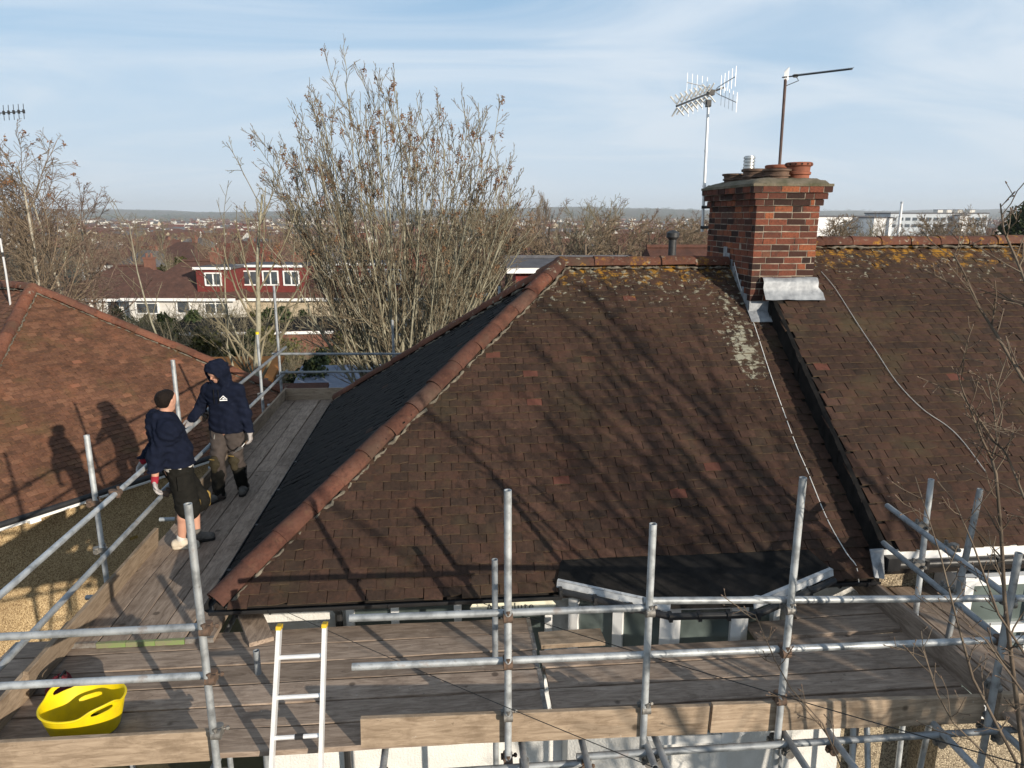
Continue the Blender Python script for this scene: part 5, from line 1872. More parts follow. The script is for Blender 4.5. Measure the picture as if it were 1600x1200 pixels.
# ------------------------------------------------------------------ people (smooth implicit surfaces)
def sdf_mesh(name, prims, mat, h=0.009, k=0.022, wrinkle=0.0, seed=0, cut=()):
    """prims: (a, b, ra, rb, [k]) round cones, smoothly joined; returns a MB of one closed surface"""
    A = np.array([list(p[0]) for p in prims], float); B = np.array([list(p[1]) for p in prims], float)
    ra = np.array([p[2] for p in prims]); rb = np.array([p[3] for p in prims])
    rm = np.maximum(ra, rb)[:, None]
    lo = np.minimum(A - rm, B - rm).min(0) - 3 * h - 0.01
    hi = np.maximum(A + rm, B + rm).max(0) + 3 * h + 0.01
    n = np.ceil((hi - lo) / h).astype(int) + 1
    F = np.full(n, 0.5)
    ax = [lo[i] + h * np.arange(n[i]) for i in range(3)]
    for i, p in enumerate(prims):
        kk = p[4] if len(p) > 4 else k
        mrg = max(ra[i], rb[i]) + kk + 3 * h
        l = np.minimum(A[i], B[i]) - mrg; u = np.maximum(A[i], B[i]) + mrg
        i0 = np.maximum(0, np.floor((l - lo) / h).astype(int)); i1 = np.minimum(n, np.ceil((u - lo) / h).astype(int) + 1)
        X, Y, Zz = np.meshgrid(ax[0][i0[0]:i1[0]], ax[1][i0[1]:i1[1]], ax[2][i0[2]:i1[2]], indexing='ij')
        P = np.stack([X, Y, Zz], -1)
        ba = B[i] - A[i]; L2 = max(1e-9, ba @ ba)
        t = np.clip(((P - A[i]) @ ba) / L2, 0, 1)
        d = np.linalg.norm(P - (A[i] + t[..., None] * ba), axis=-1) - (ra[i] + (rb[i] - ra[i]) * t)
        sl = (slice(i0[0], i1[0]), slice(i0[1], i1[1]), slice(i0[2], i1[2]))
        f = F[sl]
        hh = np.clip(0.5 + 0.5 * (f - d) / kk, 0, 1)
        F[sl] = f + (d - f) * hh - kk * hh * (1 - hh)
    if wrinkle:
        X, Y, Zz = np.meshgrid(*ax, indexing='ij')
        s = seed
        w = np.sin(X * 23 + 9 * np.sin(Zz * 7 + s) + Y * 11) * np.sin(Zz * 31 + 5 * np.sin(X * 13 + s) + Y * 9) + 0.6 * np.sin(Zz * 58 + X * 37 + 4 * np.sin(Y * 21 + s))
        F = F + wrinkle * w
    for (a, b, r0, r1) in cut:
        X, Y, Zz = np.meshgrid(*ax, indexing='ij')
        P = np.stack([X, Y, Zz], -1); a = np.array(list(a)); ba = np.array(list(b)) - a
        t = np.clip(((P - a) @ ba) / (ba @ ba), 0, 1)
        d = np.linalg.norm(P - (a + t[..., None] * ba), axis=-1) - (r0 + (r1 - r0) * t)
        F = np.maximum(F, -d)
    # surface nets
    S = F < 0
    c = S[:-1, :-1, :-1].astype(np.int8)
    cnt = np.zeros(c.shape, np.int8)
    acc = np.zeros(c.shape + (3,)); num = np.zeros(c.shape)
    cn = [(i, j, kx) for i in (0, 1) for j in (0, 1) for kx in (0, 1)]

    def sub(G, o): return G[o[0]:G.shape[0] - 1 + o[0], o[1]:G.shape[1] - 1 + o[1], o[2]:G.shape[2] - 1 + o[2]]
    for a in cn:
        for axx in range(3):
            if a[axx] == 1: continue
            b = list(a); b[axx] = 1
            fa, fb = sub(F, a), sub(F, b)
            cr = (fa < 0) != (fb < 0)
            t = np.where(cr, fa / np.where(cr, fa - fb, 1), 0)
            for q in range(3):
                acc[..., q] += np.where(cr, a[q] + (t if q == axx else 0), 0)
            num += cr
    act = num > 0
    idx = -np.ones(c.shape, int); idx[act] = np.arange(act.sum())
    cell = np.argwhere(act)
    V = lo + h * (cell + acc[act] / num[act][:, None])
    faces = []
    for axx in range(3):
        o1, o2 = [(1, 2), (2, 0), (0, 1)][axx]
        sl0 = [slice(None)] * 3; sl1 = [slice(None)] * 3
        sl0[axx] = slice(0, -1); sl1[axx] = slice(1, None)
        a, b = S[tuple(sl0)], S[tuple(sl1)]
        e = np.argwhere(a != b)
        e = e[(e[:, o1] > 0) & (e[:, o2] > 0) & (e[:, o1] < c.shape[o1]) & (e[:, o2] < c.shape[o2])]
        ins = a[tuple(e.T)]
        d1 = np.zeros(3, int); d1[o1] = 1; d2 = np.zeros(3, int); d2[o2] = 1
        q = np.stack([idx[tuple((e - d1 - d2).T)], idx[tuple((e - d2).T)], idx[tuple(e.T)], idx[tuple((e - d1).T)]], 1)
        q[~ins] = q[~ins][:, ::-1]
        faces.append(q)
    fc = np.concatenate(faces)
    fc = fc[(fc >= 0).all(1)]
    # one smoothing pass
    for _ in range(2):
        s_ = np.zeros_like(V); m_ = np.zeros(len(V))
        for i in range(4):
            j = (i + 1) % 4
            np.add.at(s_, fc[:, i], V[fc[:, j]]); np.add.at(m_, fc[:, i], 1)
            np.add.at(s_, fc[:, j], V[fc[:, i]]); np.add.at(m_, fc[:, j], 1)
        V = V * 0.5 + 0.5 * s_ / np.maximum(m_, 1)[:, None]
    mb = MB()
    mb.v = [Vector(v) for v in V]
    mb.f = fc.tolist(); mb.m = [0] * len(mb.f); mb.sm = [True] * len(mb.f)
    return mb


def V3(*a): return Vector(a)


def limb(*pts):
    """pts: (point, radius) list -> chain of cones"""
    return [(pts[i][0], pts[i + 1][0], pts[i][1], pts[i + 1][1]) for i in range(len(pts) - 1)]


def hand_prims(wrist, dirv, palmn, thumb_side, curl=0.6, s=1.0):
    """palm and five bent fingers; palmn points out of the palm"""
    d = Vector(dirv).normalized(); pn = Vector(palmn); pn = (pn - d * pn.dot(d)).normalized(); sd = d.cross(pn) * thumb_side
    pr = []
    for k in range(4):
        o = sd * (0.027 - 0.018 * k) * s
        pr.append((wrist + o * 0.55, wrist + d * 0.085 * s + o, 0.016 * s, 0.0125 * s, 0.012))
        Ls = (0.074, 0.082, 0.077, 0.06)[k] * s
        q = wrist + d * 0.085 * s + o
        dd = d
        for j, f in enumerate((0.42, 0.33, 0.25)):
            ang = curl * (0.55 + 0.35 * j)
            dd = (dd * math.cos(ang) + pn * math.sin(ang)).normalized()
            # keep turning about the same axis
            pn2 = (pn - dd * pn.dot(dd))
            q2 = q + dd * Ls * f
            pr.append((q, q2, 0.0098 * s, 0.0088 * s, 0.004))
            q = q2
    t0 = wrist + d * 0.02 * s + sd * 0.024 * s
    t1 = t0 + (d * 0.55 + sd * 0.75 + pn * 0.25).normalized() * 0.042 * s
    t2 = t1 + (d * 0.8 + sd * 0.3 + pn * 0.5).normalized() * 0.038 * s
    pr.append((t0, t1, 0.014 * s, 0.011 * s, 0.008)); pr.append((t1, t2, 0.0105 * s, 0.009 * s, 0.004))
    return pr


def head_prims(c, fwd, up, s=1.0):
    f = Vector(fwd).normalized(); u = Vector(up); u = (u - f * u.dot(f)).normalized(); r = f.cross(u)
    g = lambda a, b, e: c + (f * a + r * b + u * e) * s
    pr = [(g(-0.022, 0, 0.035), g(0.02, 0, 0.04), 0.083 * s, 0.08 * s),
          (g(0.01, -0.012, -0.01), g(0.01, 0.012, -0.01), 0.074 * s, 0.074 * s),
          (g(0.035, -0.02, -0.07), g(0.035, 0.02, -0.07), 0.042 * s, 0.042 * s),
          (g(0.06, 0, -0.085), g(0.066, 0, -0.09), 0.024 * s, 0.022 * s),
          (g(0.092, 0, 0.008), g(0.106, 0, -0.022), 0.009 * s, 0.014 * s, 0.008),       # nose
          (g(0.085, -0.03, 0.022), g(0.085, 0.03, 0.022), 0.013 * s, 0.013 * s, 0.012),   # brow
          (g(0.085, -0.016, -0.055), g(0.085, 0.016, -0.055), 0.009 * s, 0.009 * s, 0.006)]  # lips
    for sg in (-1, 1):
        pr.append((g(-0.006, sg * 0.079, -0.012), g(-0.012, sg * 0.086, 0.016), 0.010 * s, 0.016 * s, 0.006))   # ears
    eyes = [g(0.083, sg * 0.031, 0.002) for sg in (-1, 1)]
    return pr, eyes, g


def inflate(pr, d): return [(p[0], p[1], p[2] + d, p[3] + d) + tuple(p[4:]) for p in pr]


def face_patch(name, c, fwd, up, pts, mat, parent, th=0.003):
    """a flat printed mark lying on cloth"""
    f = Vector(fwd).normalized(); u = Vector(up); u = (u - f * u.dot(f)).normalized(); r = f.cross(u)
    mb = MB()
    for poly in pts:
        q = [c + r * x + u * y for x, y in poly]
        n = len(q)
        mb.add([p + f * th for p in q] + q, [tuple(range(n)), tuple(reversed(range(n, 2 * n)))] + [((i + 1) % n, i, n + i, n + (i + 1) % n) for i in range(n)])
    return obj(name, mb, mat, parent)


def build_person_hood():
    """standing, hood up, looking down, one hand on the rail"""
    zf = ZP + 0.041
    fR = PZ(343, 782, zf); fL = PZ(380, 768, zf)      # image-left foot is his right
    base = (fR + fL) / 2
    p = empty('person', (base.x, base.y, zf), 'person in navy hooded sweatshirt with hood up, grey work trousers, hand on the rail', 'person')
    hipc = Vector((base.x + 0.02, base.y + 0.03, zf + 0.90))
    fw = Vector((-0.28, -0.96, 0)).normalized(); rt = Vector((-0.96, 0.28, 0)).normalized()   # rt: his right = image left
    up = Vector((0, 0, 1))
    chest = hipc + up * 0.42 + fw * 0.02
    neck = hipc + up * 0.575 + fw * 0.05
    shR, shL = chest + rt * 0.185 + up * 0.05, chest - rt * 0.185 + up * 0.05
    hR, hL = hipc + rt * 0.09, hipc - rt * 0.09
    aR = fR + up * 0.09; aL = fL + up * 0.09
    kR = hR.lerp(aR, 0.52) + fw * 0.05; kL = hL.lerp(aL, 0.52) + fw * 0.05
    handR = Vector((-3.155, base.y - 0.05, 5.47))
    elR = shR.lerp(handR, 0.5) + Vector((-0.02, 0.1, -0.03))
    # arm lengths
    def fix(a, b, L):
        return a + (b - a).normalized() * L
    elR = fix(shR, elR, 0.29); wR = elR + (handR - elR).normalized() * min(0.26, (handR - elR).length)
    elL = shL + Vector((0.07, 0.02, -0.28)); wL = elL + Vector((0.045, -0.03, -0.25))
    headc = neck + up * 0.145 + fw * 0.065
    hf = (fw * 0.85 - up * 0.45 + rt * 0.2).normalized(); hu = (up * 0.8 + fw * 0.5)
    hp, eyes, hg = head_prims(headc, hf, hu)
    torso = limb((hipc, 0.125), (hipc + up * 0.2, 0.115), (chest, 0.12)) + limb((hR, 0.1), (hipc + rt * 0.075 + up * 0.2, 0.1), (chest + rt * 0.08, 0.105)) + limb((hL, 0.1), (hipc - rt * 0.075 + up * 0.2, 0.1), (chest - rt * 0.08, 0.105)) + limb((shR, 0.066), (chest + up * 0.08, 0.08), (shL, 0.066)) + limb((chest + up * 0.1, 0.07), (neck, 0.056), (headc, 0.055))
    armR = limb((shR, 0.062), (elR, 0.046), (wR, 0.031)); armL = limb((shL, 0.062), (elL, 0.046), (wL, 0.031))
    legR = limb((hR, 0.098), (kR, 0.062), (kR.lerp(aR, 0.35) - fw * 0.02, 0.06), (aR, 0.042)); legL = limb((hL, 0.098), (kL, 0.062), (kL.lerp(aL, 0.35) - fw * 0.02, 0.06), (aL, 0.042))
    dR = Vector((-0.25, -0.55, -0.72)); hndR = hand_prims(wR, dR, (-0.3, 0.6, -0.6), -1, 0.75)
    dL = Vector((0.06, -0.12, -1)); hndL = hand_prims(wL, dL, (-1, 0.1, 0.1), 1, 0.85)
    feet = limb((aR, 0.042), (fR + up * 0.045, 0.045)) + limb((fR + up * 0.04 - fw * 0.05, 0.04), (fR + up * 0.038 + fw * 0.13 + rt * 0.05, 0.036)) + limb((aL, 0.042), (fL + up * 0.045, 0.045)) + limb((fL + up * 0.04 - fw * 0.05, 0.04), (fL + up * 0.038 + fw * 0.12 - rt * 0.07, 0.036))
    body = sdf_mesh('body', torso + armR + armL + legR + legL + hp + hndR + hndL + feet, None, 0.008)
    bo = obj('body', body, M['skin'], p, sharp=None)
    for e in eyes:
        mb = MB(); mb.lathe(e, [(0.0, -0.008), (0.007, -0.004), (0.008, 0), (0.007, 0.004), (0.0, 0.008)], 8)
        obj('eye', mb, M['hair'], bo)
    hood_c = headc - hf * 0.018 + hu.normalized() * 0.03
    hx = hf.cross(hu).normalized()
    hood = [(hood_c - hf * 0.025, hood_c + hf * 0.03 + hu.normalized() * 0.03, 0.115, 0.10), (hood_c - hf * 0.05 - hu * 0.05, neck - fw * 0.06 + up * 0.02, 0.10, 0.1)]
    for sg in (-1, 1):
        hood.append((headc + hx * sg * 0.075 + hu.normalized() * 0.06 + hf * 0.03, neck + hx * sg * 0.075 + fw * 0.06 + up * 0.03, 0.038, 0.045))
        hood.append((hood_c + hx * sg * 0.03 + hf * 0.06 + hu.normalized() * 0.075, headc + hx * sg * 0.08 + hf * 0.045 + hu.normalized() * 0.02, 0.03, 0.03))
    t2 = inflate(torso[:-2], 0.022) + inflate(armR, 0.022) + inflate(armL, 0.022) + [(hipc + up * 0.0 + rt * 0.08, hipc - rt * 0.08, 0.135, 0.135), (hipc + up * 0.1 + rt * 0.07, hipc + up * 0.1 - rt * 0.07, 0.138, 0.138), (neck - up * 0.04 + rt * 0.05, neck - up * 0.04 - rt * 0.05, 0.085, 0.085)]
    # the hem stays above the hips
    t2 = [q for q in t2]
    hd = sdf_mesh('hoodie', t2 + hood, None, 0.008, 0.04, wrinkle=0.006, seed=1, cut=[(headc + hf * 0.05 - hu.normalized() * 0.012, headc + hf * 0.3 - hu.normalized() * 0.03, 0.078, 0.13)])
    zc = hipc.z - 0.045
    for v in hd.v:
        if v.z < zc: v.z = zc + (v.z - zc) * 0.12
    ho = obj('hoodie', hd, M['navy'], p, sharp=None)
    pk = chest - up * 0.25 + fw * 0.155
    # front pouch seam and drawstrings
    mb = MB()
    for sg in (-1, 1):
        mb.path([neck + fw * 0.115 + rt * sg * 0.03 - up * 0.06, chest + fw * 0.152 + rt * sg * 0.032 - up * 0.08], 0.004, 6)
    obj('drawstring', mb, M['shorts'], ho)
    lc = chest + fw * 0.152 - rt * 0.098 + up * -0.005
    ch = [[(-0.045, -0.012), (-0.036, -0.012), (0.0, 0.022), (0.0, 0.032)], [(0.0, 0.032), (0.0, 0.022), (0.036, -0.012), (0.045, -0.012)],
          [(-0.045, -0.03), (0.042, -0.03), (0.042, -0.02), (-0.045, -0.02)], [(-0.018, -0.012), (0.012, -0.012), (0.002, 0.004), (-0.006, 0.004)]]
    face_patch('logo', lc, (fw - rt * 0.35 + up * 0.1), up, ch, M['logo'], ho, 0.012)
    tr = inflate(legR, 0.021) + inflate(legL, 0.021) + [(hR + up * 0.02, hL + up * 0.02, 0.122, 0.122), (hR - up * 0.08, hR - up * 0.2, 0.115, 0.105), (hL - up * 0.08, hL - up * 0.2, 0.115, 0.105), (aR + up * 0.03, aR - up * 0.02, 0.066, 0.07), (aL + up * 0.03, aL - up * 0.02, 0.066, 0.07)]
    to = obj('trousers', sdf_mesh('trousers', tr, None, 0.008, 0.025, wrinkle=0.0055, seed=2), M['trouser'], p, sharp=None)
    for k, a in ((kR, aR), (kL, aL)):
        q = k + fw * 0.055
        pad = sdf_mesh('pad', [(q + up * 0.06, q - up * 0.09, 0.05, 0.046), (q + rt * 0.03, q - rt * 0.03, 0.045, 0.045)], None, 0.008)
        kp = obj('knee_pad', pad, M['pad_dark'], to, sharp=None)
        mb = MB()
        mb.path([q + fw * 0.05 + rt * 0.035 + up * 0.075, q + fw * 0.055 - rt * 0.035 + up * 0.075], 0.006, 6)
        obj('pad_trim', mb, M['pad_tan'], to)
        sh = sdf_mesh('leg_panel', inflate(limb((k.lerp(a, 0.3), 0.06), (a, 0.048)), 0.024), None, 0.009, wrinkle=0.003)
        obj('lower_leg_panel', sh, M['shorts'], to, sharp=None)
    for a, f, sg in ((aR, fR, 0.05), (aL, fL, -0.07)):
        tip = f + fw * 0.135 + rt * sg
        heel = f - fw * 0.06
        sh = sdf_mesh('shoe', [(heel + up * 0.055, tip + up * 0.045, 0.045, 0.04), (heel + up * 0.05, a + up * 0.0, 0.05, 0.05), (f + up * 0.07, tip + up * 0.05, 0.047, 0.038)], None, 0.008)
        so = obj('shoe', sh, M['shoe_grey'], p, sharp=None)
        s2 = sdf_mesh('sole', [(heel + up * 0.016, tip + up * 0.016, 0.047, 0.044)], None, 0.008)
        for v in s2.v: v.z = zf + max(0.0, min(0.03, (v.z - zf)))
        obj('sole', s2, M['sole'], so, sharp=None)
    for nm, hp_, w, e in (('glove', hndR, wR, elR), ('glove', hndL, wL, elL)):
        g = sdf_mesh('glove', inflate(hp_, 0.0035) + [(w, w + (e - w).normalized() * 0.05, 0.036, 0.04)], None, 0.0055, 0.01)
        obj('glove', g, M['glove'], p, sharp=None)
    # keys and clip hanging from the waistband
    q = hipc + rt * 0.085 + fw * 0.15 - up * 0.06
    mb = MB()
    mb.path([q, q - up * 0.05 + rt * 0.01, q - up * 0.09], 0.007, 6)
    mb.box(q - up * 0.11, (0.035, 0.008, 0.03)); mb.box(q - up * 0.15 + rt * 0.015, (0.012, 0.006, 0.06)); mb.box(q - up * 0.145 - rt * 0.02, (0.012, 0.006, 0.05)); mb.box(q - up * 0.18, (0.01, 0.006, 0.05))
    obj('keys', mb, M['steel'], p)
    # small trowel in the lowered hand
    hc = wL + Vector(dL).normalized() * 0.10 + Vector((-0.03, 0, 0))
    td = Vector((-0.55, -0.75, -0.3)).normalized()
    t = empty('trowel', tuple(hc), 'small pointing trowel held in the gloved left hand of the hooded person', 'trowel')
    mb = MB(); mb.path([hc - td * 0.07, hc, hc + td * 0.06], [0.013, 0.015, 0.012], 8); obj('handle', mb, M['dark_wood'], t)
    mb = MB()
    b0 = hc + td * 0.06; sx = td.cross(up).normalized()
    mb.path([b0, b0 + td * 0.05 - up * 0.02], 0.005, 6)
    c0 = b0 + td * 0.05 - up * 0.02
    mb.slab([c0 - sx * 0.04, c0 + td * 0.13, c0 + sx * 0.04, c0 - td * 0.01], 0.003)
    obj('blade', mb, M['steel'], t)


build_person_hood()


def build_person_leaning():
    """leaning back on the guard rail, ankles crossed, looking over at the other"""
    zf = ZP + 0.041
    up = Vector((0, 0, 1))
    foot1 = PZ(285, 856, zf); foot2 = PZ(303, 850, zf) + Vector((0.02, 0.06, 0))
    p = empty('person', (foot1.x, foot1.y, zf), 'person with short dark hair in black shorts and navy hoodie leaning on the rail', 'person')
    yb = foot1.y + 0.06
    hipc = PY(279, 752, yb + 0.02)
    hipc = Vector((hipc.x, yb + 0.02, zf + 0.87))
    fw = Vector((0.80, 0.60, 0)).normalized()          # facing right and away
    rt = Vector((fw.y, -fw.x, 0))                       # his right: towards the camera
    chest = hipc + up * 0.41 - fw * 0.07
    neck = hipc + up * 0.58 - fw * 0.06
    shR, shL = chest + rt * 0.185 + up * 0.06 - fw * 0.02, chest - rt * 0.185 + up * 0.06
    hR, hL = hipc + rt * 0.09, hipc - rt * 0.09
    aR = foot2 + up * 0.09; aL = foot1 + up * 0.09
    aR, aL = foot1 + up * 0.09, foot2 + up * 0.09
    kR = hR.lerp(aR, 0.5) + fw * 0.06 + rt * 0.03; kL = hL.lerp(aL, 0.5) + fw * 0.11
    elR = shR + Vector((-0.14, -0.03, -0.25)); wR = elR + Vector((-0.02, -0.05, -0.25))
    elL = shL + Vector((-0.08, 0.12, -0.25)); wL = elL + Vector((-0.16, -0.05, -0.19))
    headc = neck + up * 0.15 + fw * 0.03
    hf = Vector((0.42, 0.9, -0.06)).normalized(); hu = Vector((0.05, 0, 1))
    hp, eyes, hg = head_prims(headc, hf, hu)
    torso = limb((hipc, 0.125), (hipc + up * 0.2 - fw * 0.02, 0.118), (chest, 0.125)) + limb((hR, 0.1), (hipc + rt * 0.08 + up * 0.2 - fw * 0.02, 0.102), (chest + rt * 0.085, 0.108)) + limb((hL, 0.1), (hipc - rt * 0.08 + up * 0.2 - fw * 0.02, 0.102), (chest - rt * 0.085, 0.108)) + limb((shR, 0.068), (chest + up * 0.09, 0.08), (shL, 0.068)) + limb((chest + up * 0.1, 0.07), (neck, 0.058), (headc - up * 0.03, 0.056))
    armR = limb((shR, 0.064), (elR, 0.048), (wR, 0.031)); armL = limb((shL, 0.064), (elL, 0.048), (wL, 0.031))
    legR = limb((hR, 0.1), (kR, 0.064), (kR.lerp(aR, 0.32) - fw * 0.025, 0.058), (aR, 0.037)); legL = limb((hL, 0.1), (kL, 0.064), (kL.lerp(aL, 0.32) - fw * 0.025, 0.058), (aL, 0.037))
    hndR = hand_prims(wR, (0.05, -0.1, -1), (1, 0.1, 0), 1, 0.7); hndL = hand_prims(wL, (-0.35, -0.25, -0.8), (0.3, -0.6, -0.4), -1, 0.8)
    fd1 = (fw * 0.75 + rt * 0.6).normalized(); fd2 = (fw * 0.9 + rt * 0.35).normalized()
    feet = limb((aR, 0.037), (foot1 + up * 0.045, 0.042)) + limb((foot1 + up * 0.04 - fd1 * 0.05, 0.038), (foot1 + up * 0.035 + fd1 * 0.13, 0.034)) + limb((aL, 0.037), (foot2 + up * 0.045, 0.042)) + limb((foot2 + up * 0.04 - fd2 * 0.05, 0.038), (foot2 + up * 0.035 + fd2 * 0.13, 0.034))
    bo = obj('body', sdf_mesh('body', torso + armR + armL + legR + legL + hp + hndR + hndL + feet, None, 0.008), M['skin'], p, sharp=None)
    for e in eyes:
        mb = MB(); mb.lathe(e, [(0.0, -0.008), (0.007, -0.004), (0.008, 0), (0.007, 0.004), (0.0, 0.008)], 8)
        obj('eye', mb, M['hair'], bo)
    # short hair: full on the crown, cropped at the sides
    hair = [(hg(-0.03, 0, 0.03), hg(0.014, 0, 0.042), 0.087, 0.083), (hg(-0.045, 0, -0.005), hg(-0.03, 0, 0.03), 0.066, 0.08)]
    hcut = [(hg(0.125, 0, -0.03), hg(0.22, 0, -0.05), 0.085, 0.12), (hg(0.0, 0.12, -0.05), hg(0.05, 0.12, -0.045), 0.055, 0.06), (hg(0.0, -0.12, -0.05), hg(0.05, -0.12, -0.045), 0.055, 0.06), (hg(-0.07, -0.06, -0.125), hg(-0.07, 0.06, -0.125), 0.07, 0.07)]
    obj('hair', sdf_mesh('hair', hair, None, 0.006, 0.02, wrinkle=0.0025, cut=hcut), M['hair'], p, sharp=None)
    t2 = inflate(torso[:-2], 0.046) + inflate(armR, 0.032) + inflate(armL, 0.032) + [(hipc + up * 0.06 + rt * 0.08 - fw * .01, hipc + up * 0.06 - rt * 0.08 - fw * .01, 0.14, 0.14), (neck - up * 0.06 + rt * 0.05, neck - up * 0.06 - rt * 0.05, 0.08, 0.08)]
    hood = [(neck - fw * 0.10 + up * 0.01 + rt * 0.06, neck - fw * 0.10 + up * 0.01 - rt * 0.06, 0.055, 0.055), (neck - fw * 0.13 - up * 0.06, neck - fw * 0.12 - up * 0.1, 0.06, 0.05), (neck + rt * 0.075 + up * 0.0, neck - fw * 0.08 + rt * 0.06, 0.035, 0.05), (neck - rt * 0.075 + up * 0.0, neck - fw * 0.08 - rt * 0.06, 0.035, 0.05)]
    hd = sdf_mesh('hoodie', t2 + hood, None, 0.008, 0.05, wrinkle=0.0065, seed=4)
    zc = hipc.z + 0.075
    for v in hd.v:
        if v.z < zc: v.z = zc + (v.z - zc) * 0.1
    obj('hoodie', hd, M['navy'], p, sharp=None)
    hem = sdf_mesh('hem', [(hipc + up * 0.03 + rt * 0.08, hipc + up * 0.03 - rt * 0.08, 0.137, 0.137)], None, 0.009)
    for v in hem.v:
        v.z = min(max(v.z, zc - 0.055), zc + 0.01)
    obj('t_shirt_hem', hem, M['white_cloth'], p, sharp=None)
    kR2, kL2 = hR.lerp(kR, 1.12), hL.lerp(kL, 1.12)
    sh = inflate(limb((hR, 0.108), (kR, 0.096), (kR2, 0.097)), 0.022) + inflate(limb((hL, 0.108), (kL, 0.096), (kL2, 0.097)), 0.022) + [(hR + up * 0.02, hL + up * 0.02, 0.126, 0.126)]
    so = obj('shorts', sdf_mesh('shorts', sh, None, 0.009, 0.025, wrinkle=0.004, seed=6), M['shorts'], p, sharp=None)
    mb = MB(); mb.box(hR + rt * 0.115 - up * 0.1 - fw * 0.01, (0.13, 0.03, 0.15), Matrix.Rotation(math.atan2(rt.y, rt.x) + R(90), 3, 'Z'))
    obj('cargo_pocket', mb, M['shorts'], so)
    for k, sg in ((kR2, 1), (kL2, 1)):
        q = k + fw * 0.09
        pad = sdf_mesh('pad', [(q + up * 0.07, q - up * 0.05, 0.034, 0.03), (q + rt * 0.018 + up * 0.05, q - rt * 0.018 - up * 0.02, 0.032, 0.03)], None, 0.007)
        obj('knee_pad', pad, M['pad_tan'], so, sharp=None)
    for f, a, fd, mat in ((foot1, aR, fd1, M['shoe_white']), (foot2, aL, fd2, M['shoe_grey'])):
        tip = f + fd * 0.14; heel = f - fd * 0.06
        s1 = sdf_mesh('shoe', [(heel + up * 0.05, tip + up * 0.042, 0.044, 0.038), (heel + up * 0.05, a - up * 0.01, 0.047, 0.045), (f + up * 0.068, tip + up * 0.046, 0.044, 0.036)], None, 0.008)
        sho = obj('shoe', s1, mat, p, sharp=None)
        s2 = sdf_mesh('sole', [(heel + up * 0.016, tip + up * 0.016, 0.046, 0.043)], None, 0.008)
        for v in s2.v: v.z = zf + max(0.0, min(0.03, (v.z - zf)))
        obj('sole', s2, M['shoe_white'] if mat is M['shoe_white'] else M['sole'], sho, sharp=None)
        sk = sdf_mesh('sock', [(a - up * 0.01, a + up * 0.035, 0.046, 0.045)], None, 0.007)
        obj('sock', sk, M['white_cloth'] if mat is M['shoe_white'] else M['shoe_grey'], p, sharp=None)
    for hp_, w, e in ((hndR, wR, elR), (hndL, wL, elL)):
        g = obj('glove', sdf_mesh('glove', inflate(hp_, 0.003), None, 0.0055, 0.01), M['glove'], p, sharp=None)
        cuff = sdf_mesh('cuff', [(w + (e - w).normalized() * -0.012, w + (e - w).normalized() * 0.03, 0.034, 0.038)], None, 0.006)
        obj('glove_cuff', cuff, M['glove_red'], g, sharp=None)


build_person_leaning()


# ------------------------------------------------------------------ trees
def grow(segs, p, d, L, r, lvl, prm, rs):
    """append (points, radii) for a branch and its children"""
    P = prm[lvl]
    n = P['n']
    pts = [p]; rad = [r]
    q = p.copy(); dd = d.normalized()
    st = L / n
    rend = P.get('rend', 0.35)
    for i in range(n):
        dd = (dd + Vector((rs.gauss(0, P['wob']), rs.gauss(0, P['wob']), rs.gauss(0, P['wob']) + P['up']))).normalized()
        q = q + dd * st
        pts.append(q.copy()); rad.append(max(P['rmin'], r * (1 - (1 - rend) * (i + 1) / n)))
    segs.append((pts, rad, lvl))
    if lvl + 1 >= len(prm): return
    C = prm[lvl + 1]
    k = C['k'] if isinstance(C['k'], int) else max(1, round(C['k'] * L))
    for j in range(k):
        f = C['from'] + (1 - C['from']) * (j + rs.random()) / k
        f = min(f, 0.999)
        i = min(int(f * n), n - 1); t = f * n - i
        pos = pts[i].lerp(pts[i + 1], t); rr = rad[i] + (rad[i + 1] - rad[i]) * t
        ax = (pts[i + 1] - pts[i]).normalized()
        o = ax.orthogonal().normalized()
        o.rotate(Matrix.Rotation(rs.uniform(0, 6.283), 3, ax))
        ang = R(rs.gauss(C['ang'], C['ang'] * 0.22))
        nd = ax * math.cos(ang) + o * math.sin(ang)
        nl = C['len'] * rs.uniform(0.65, 1.25) * (L if C.get('rel', True) else 1) * (1.15 - 0.6 * f if C.get('taper', True) else 1)
        grow(segs, pos, nd, nl, max(C['rmin'], min(rr * C['rr'], rr * 0.9)), lvl + 1, prm, rs)


def segs_mb(segs, sel=None, sides=None):
    mb = MB()
    for pts, rad, lvl in segs:
        if sel is not None and lvl not in sel: continue
        n = 8 if rad[0] > 0.06 else (5 if rad[0] > 0.02 else 3)
        if sides: n = min(n, sides)
        mb.path(pts, rad, n, cap=False)
    return mb


def tips(segs, lvl): return [s for s in segs if s[2] >= lvl]


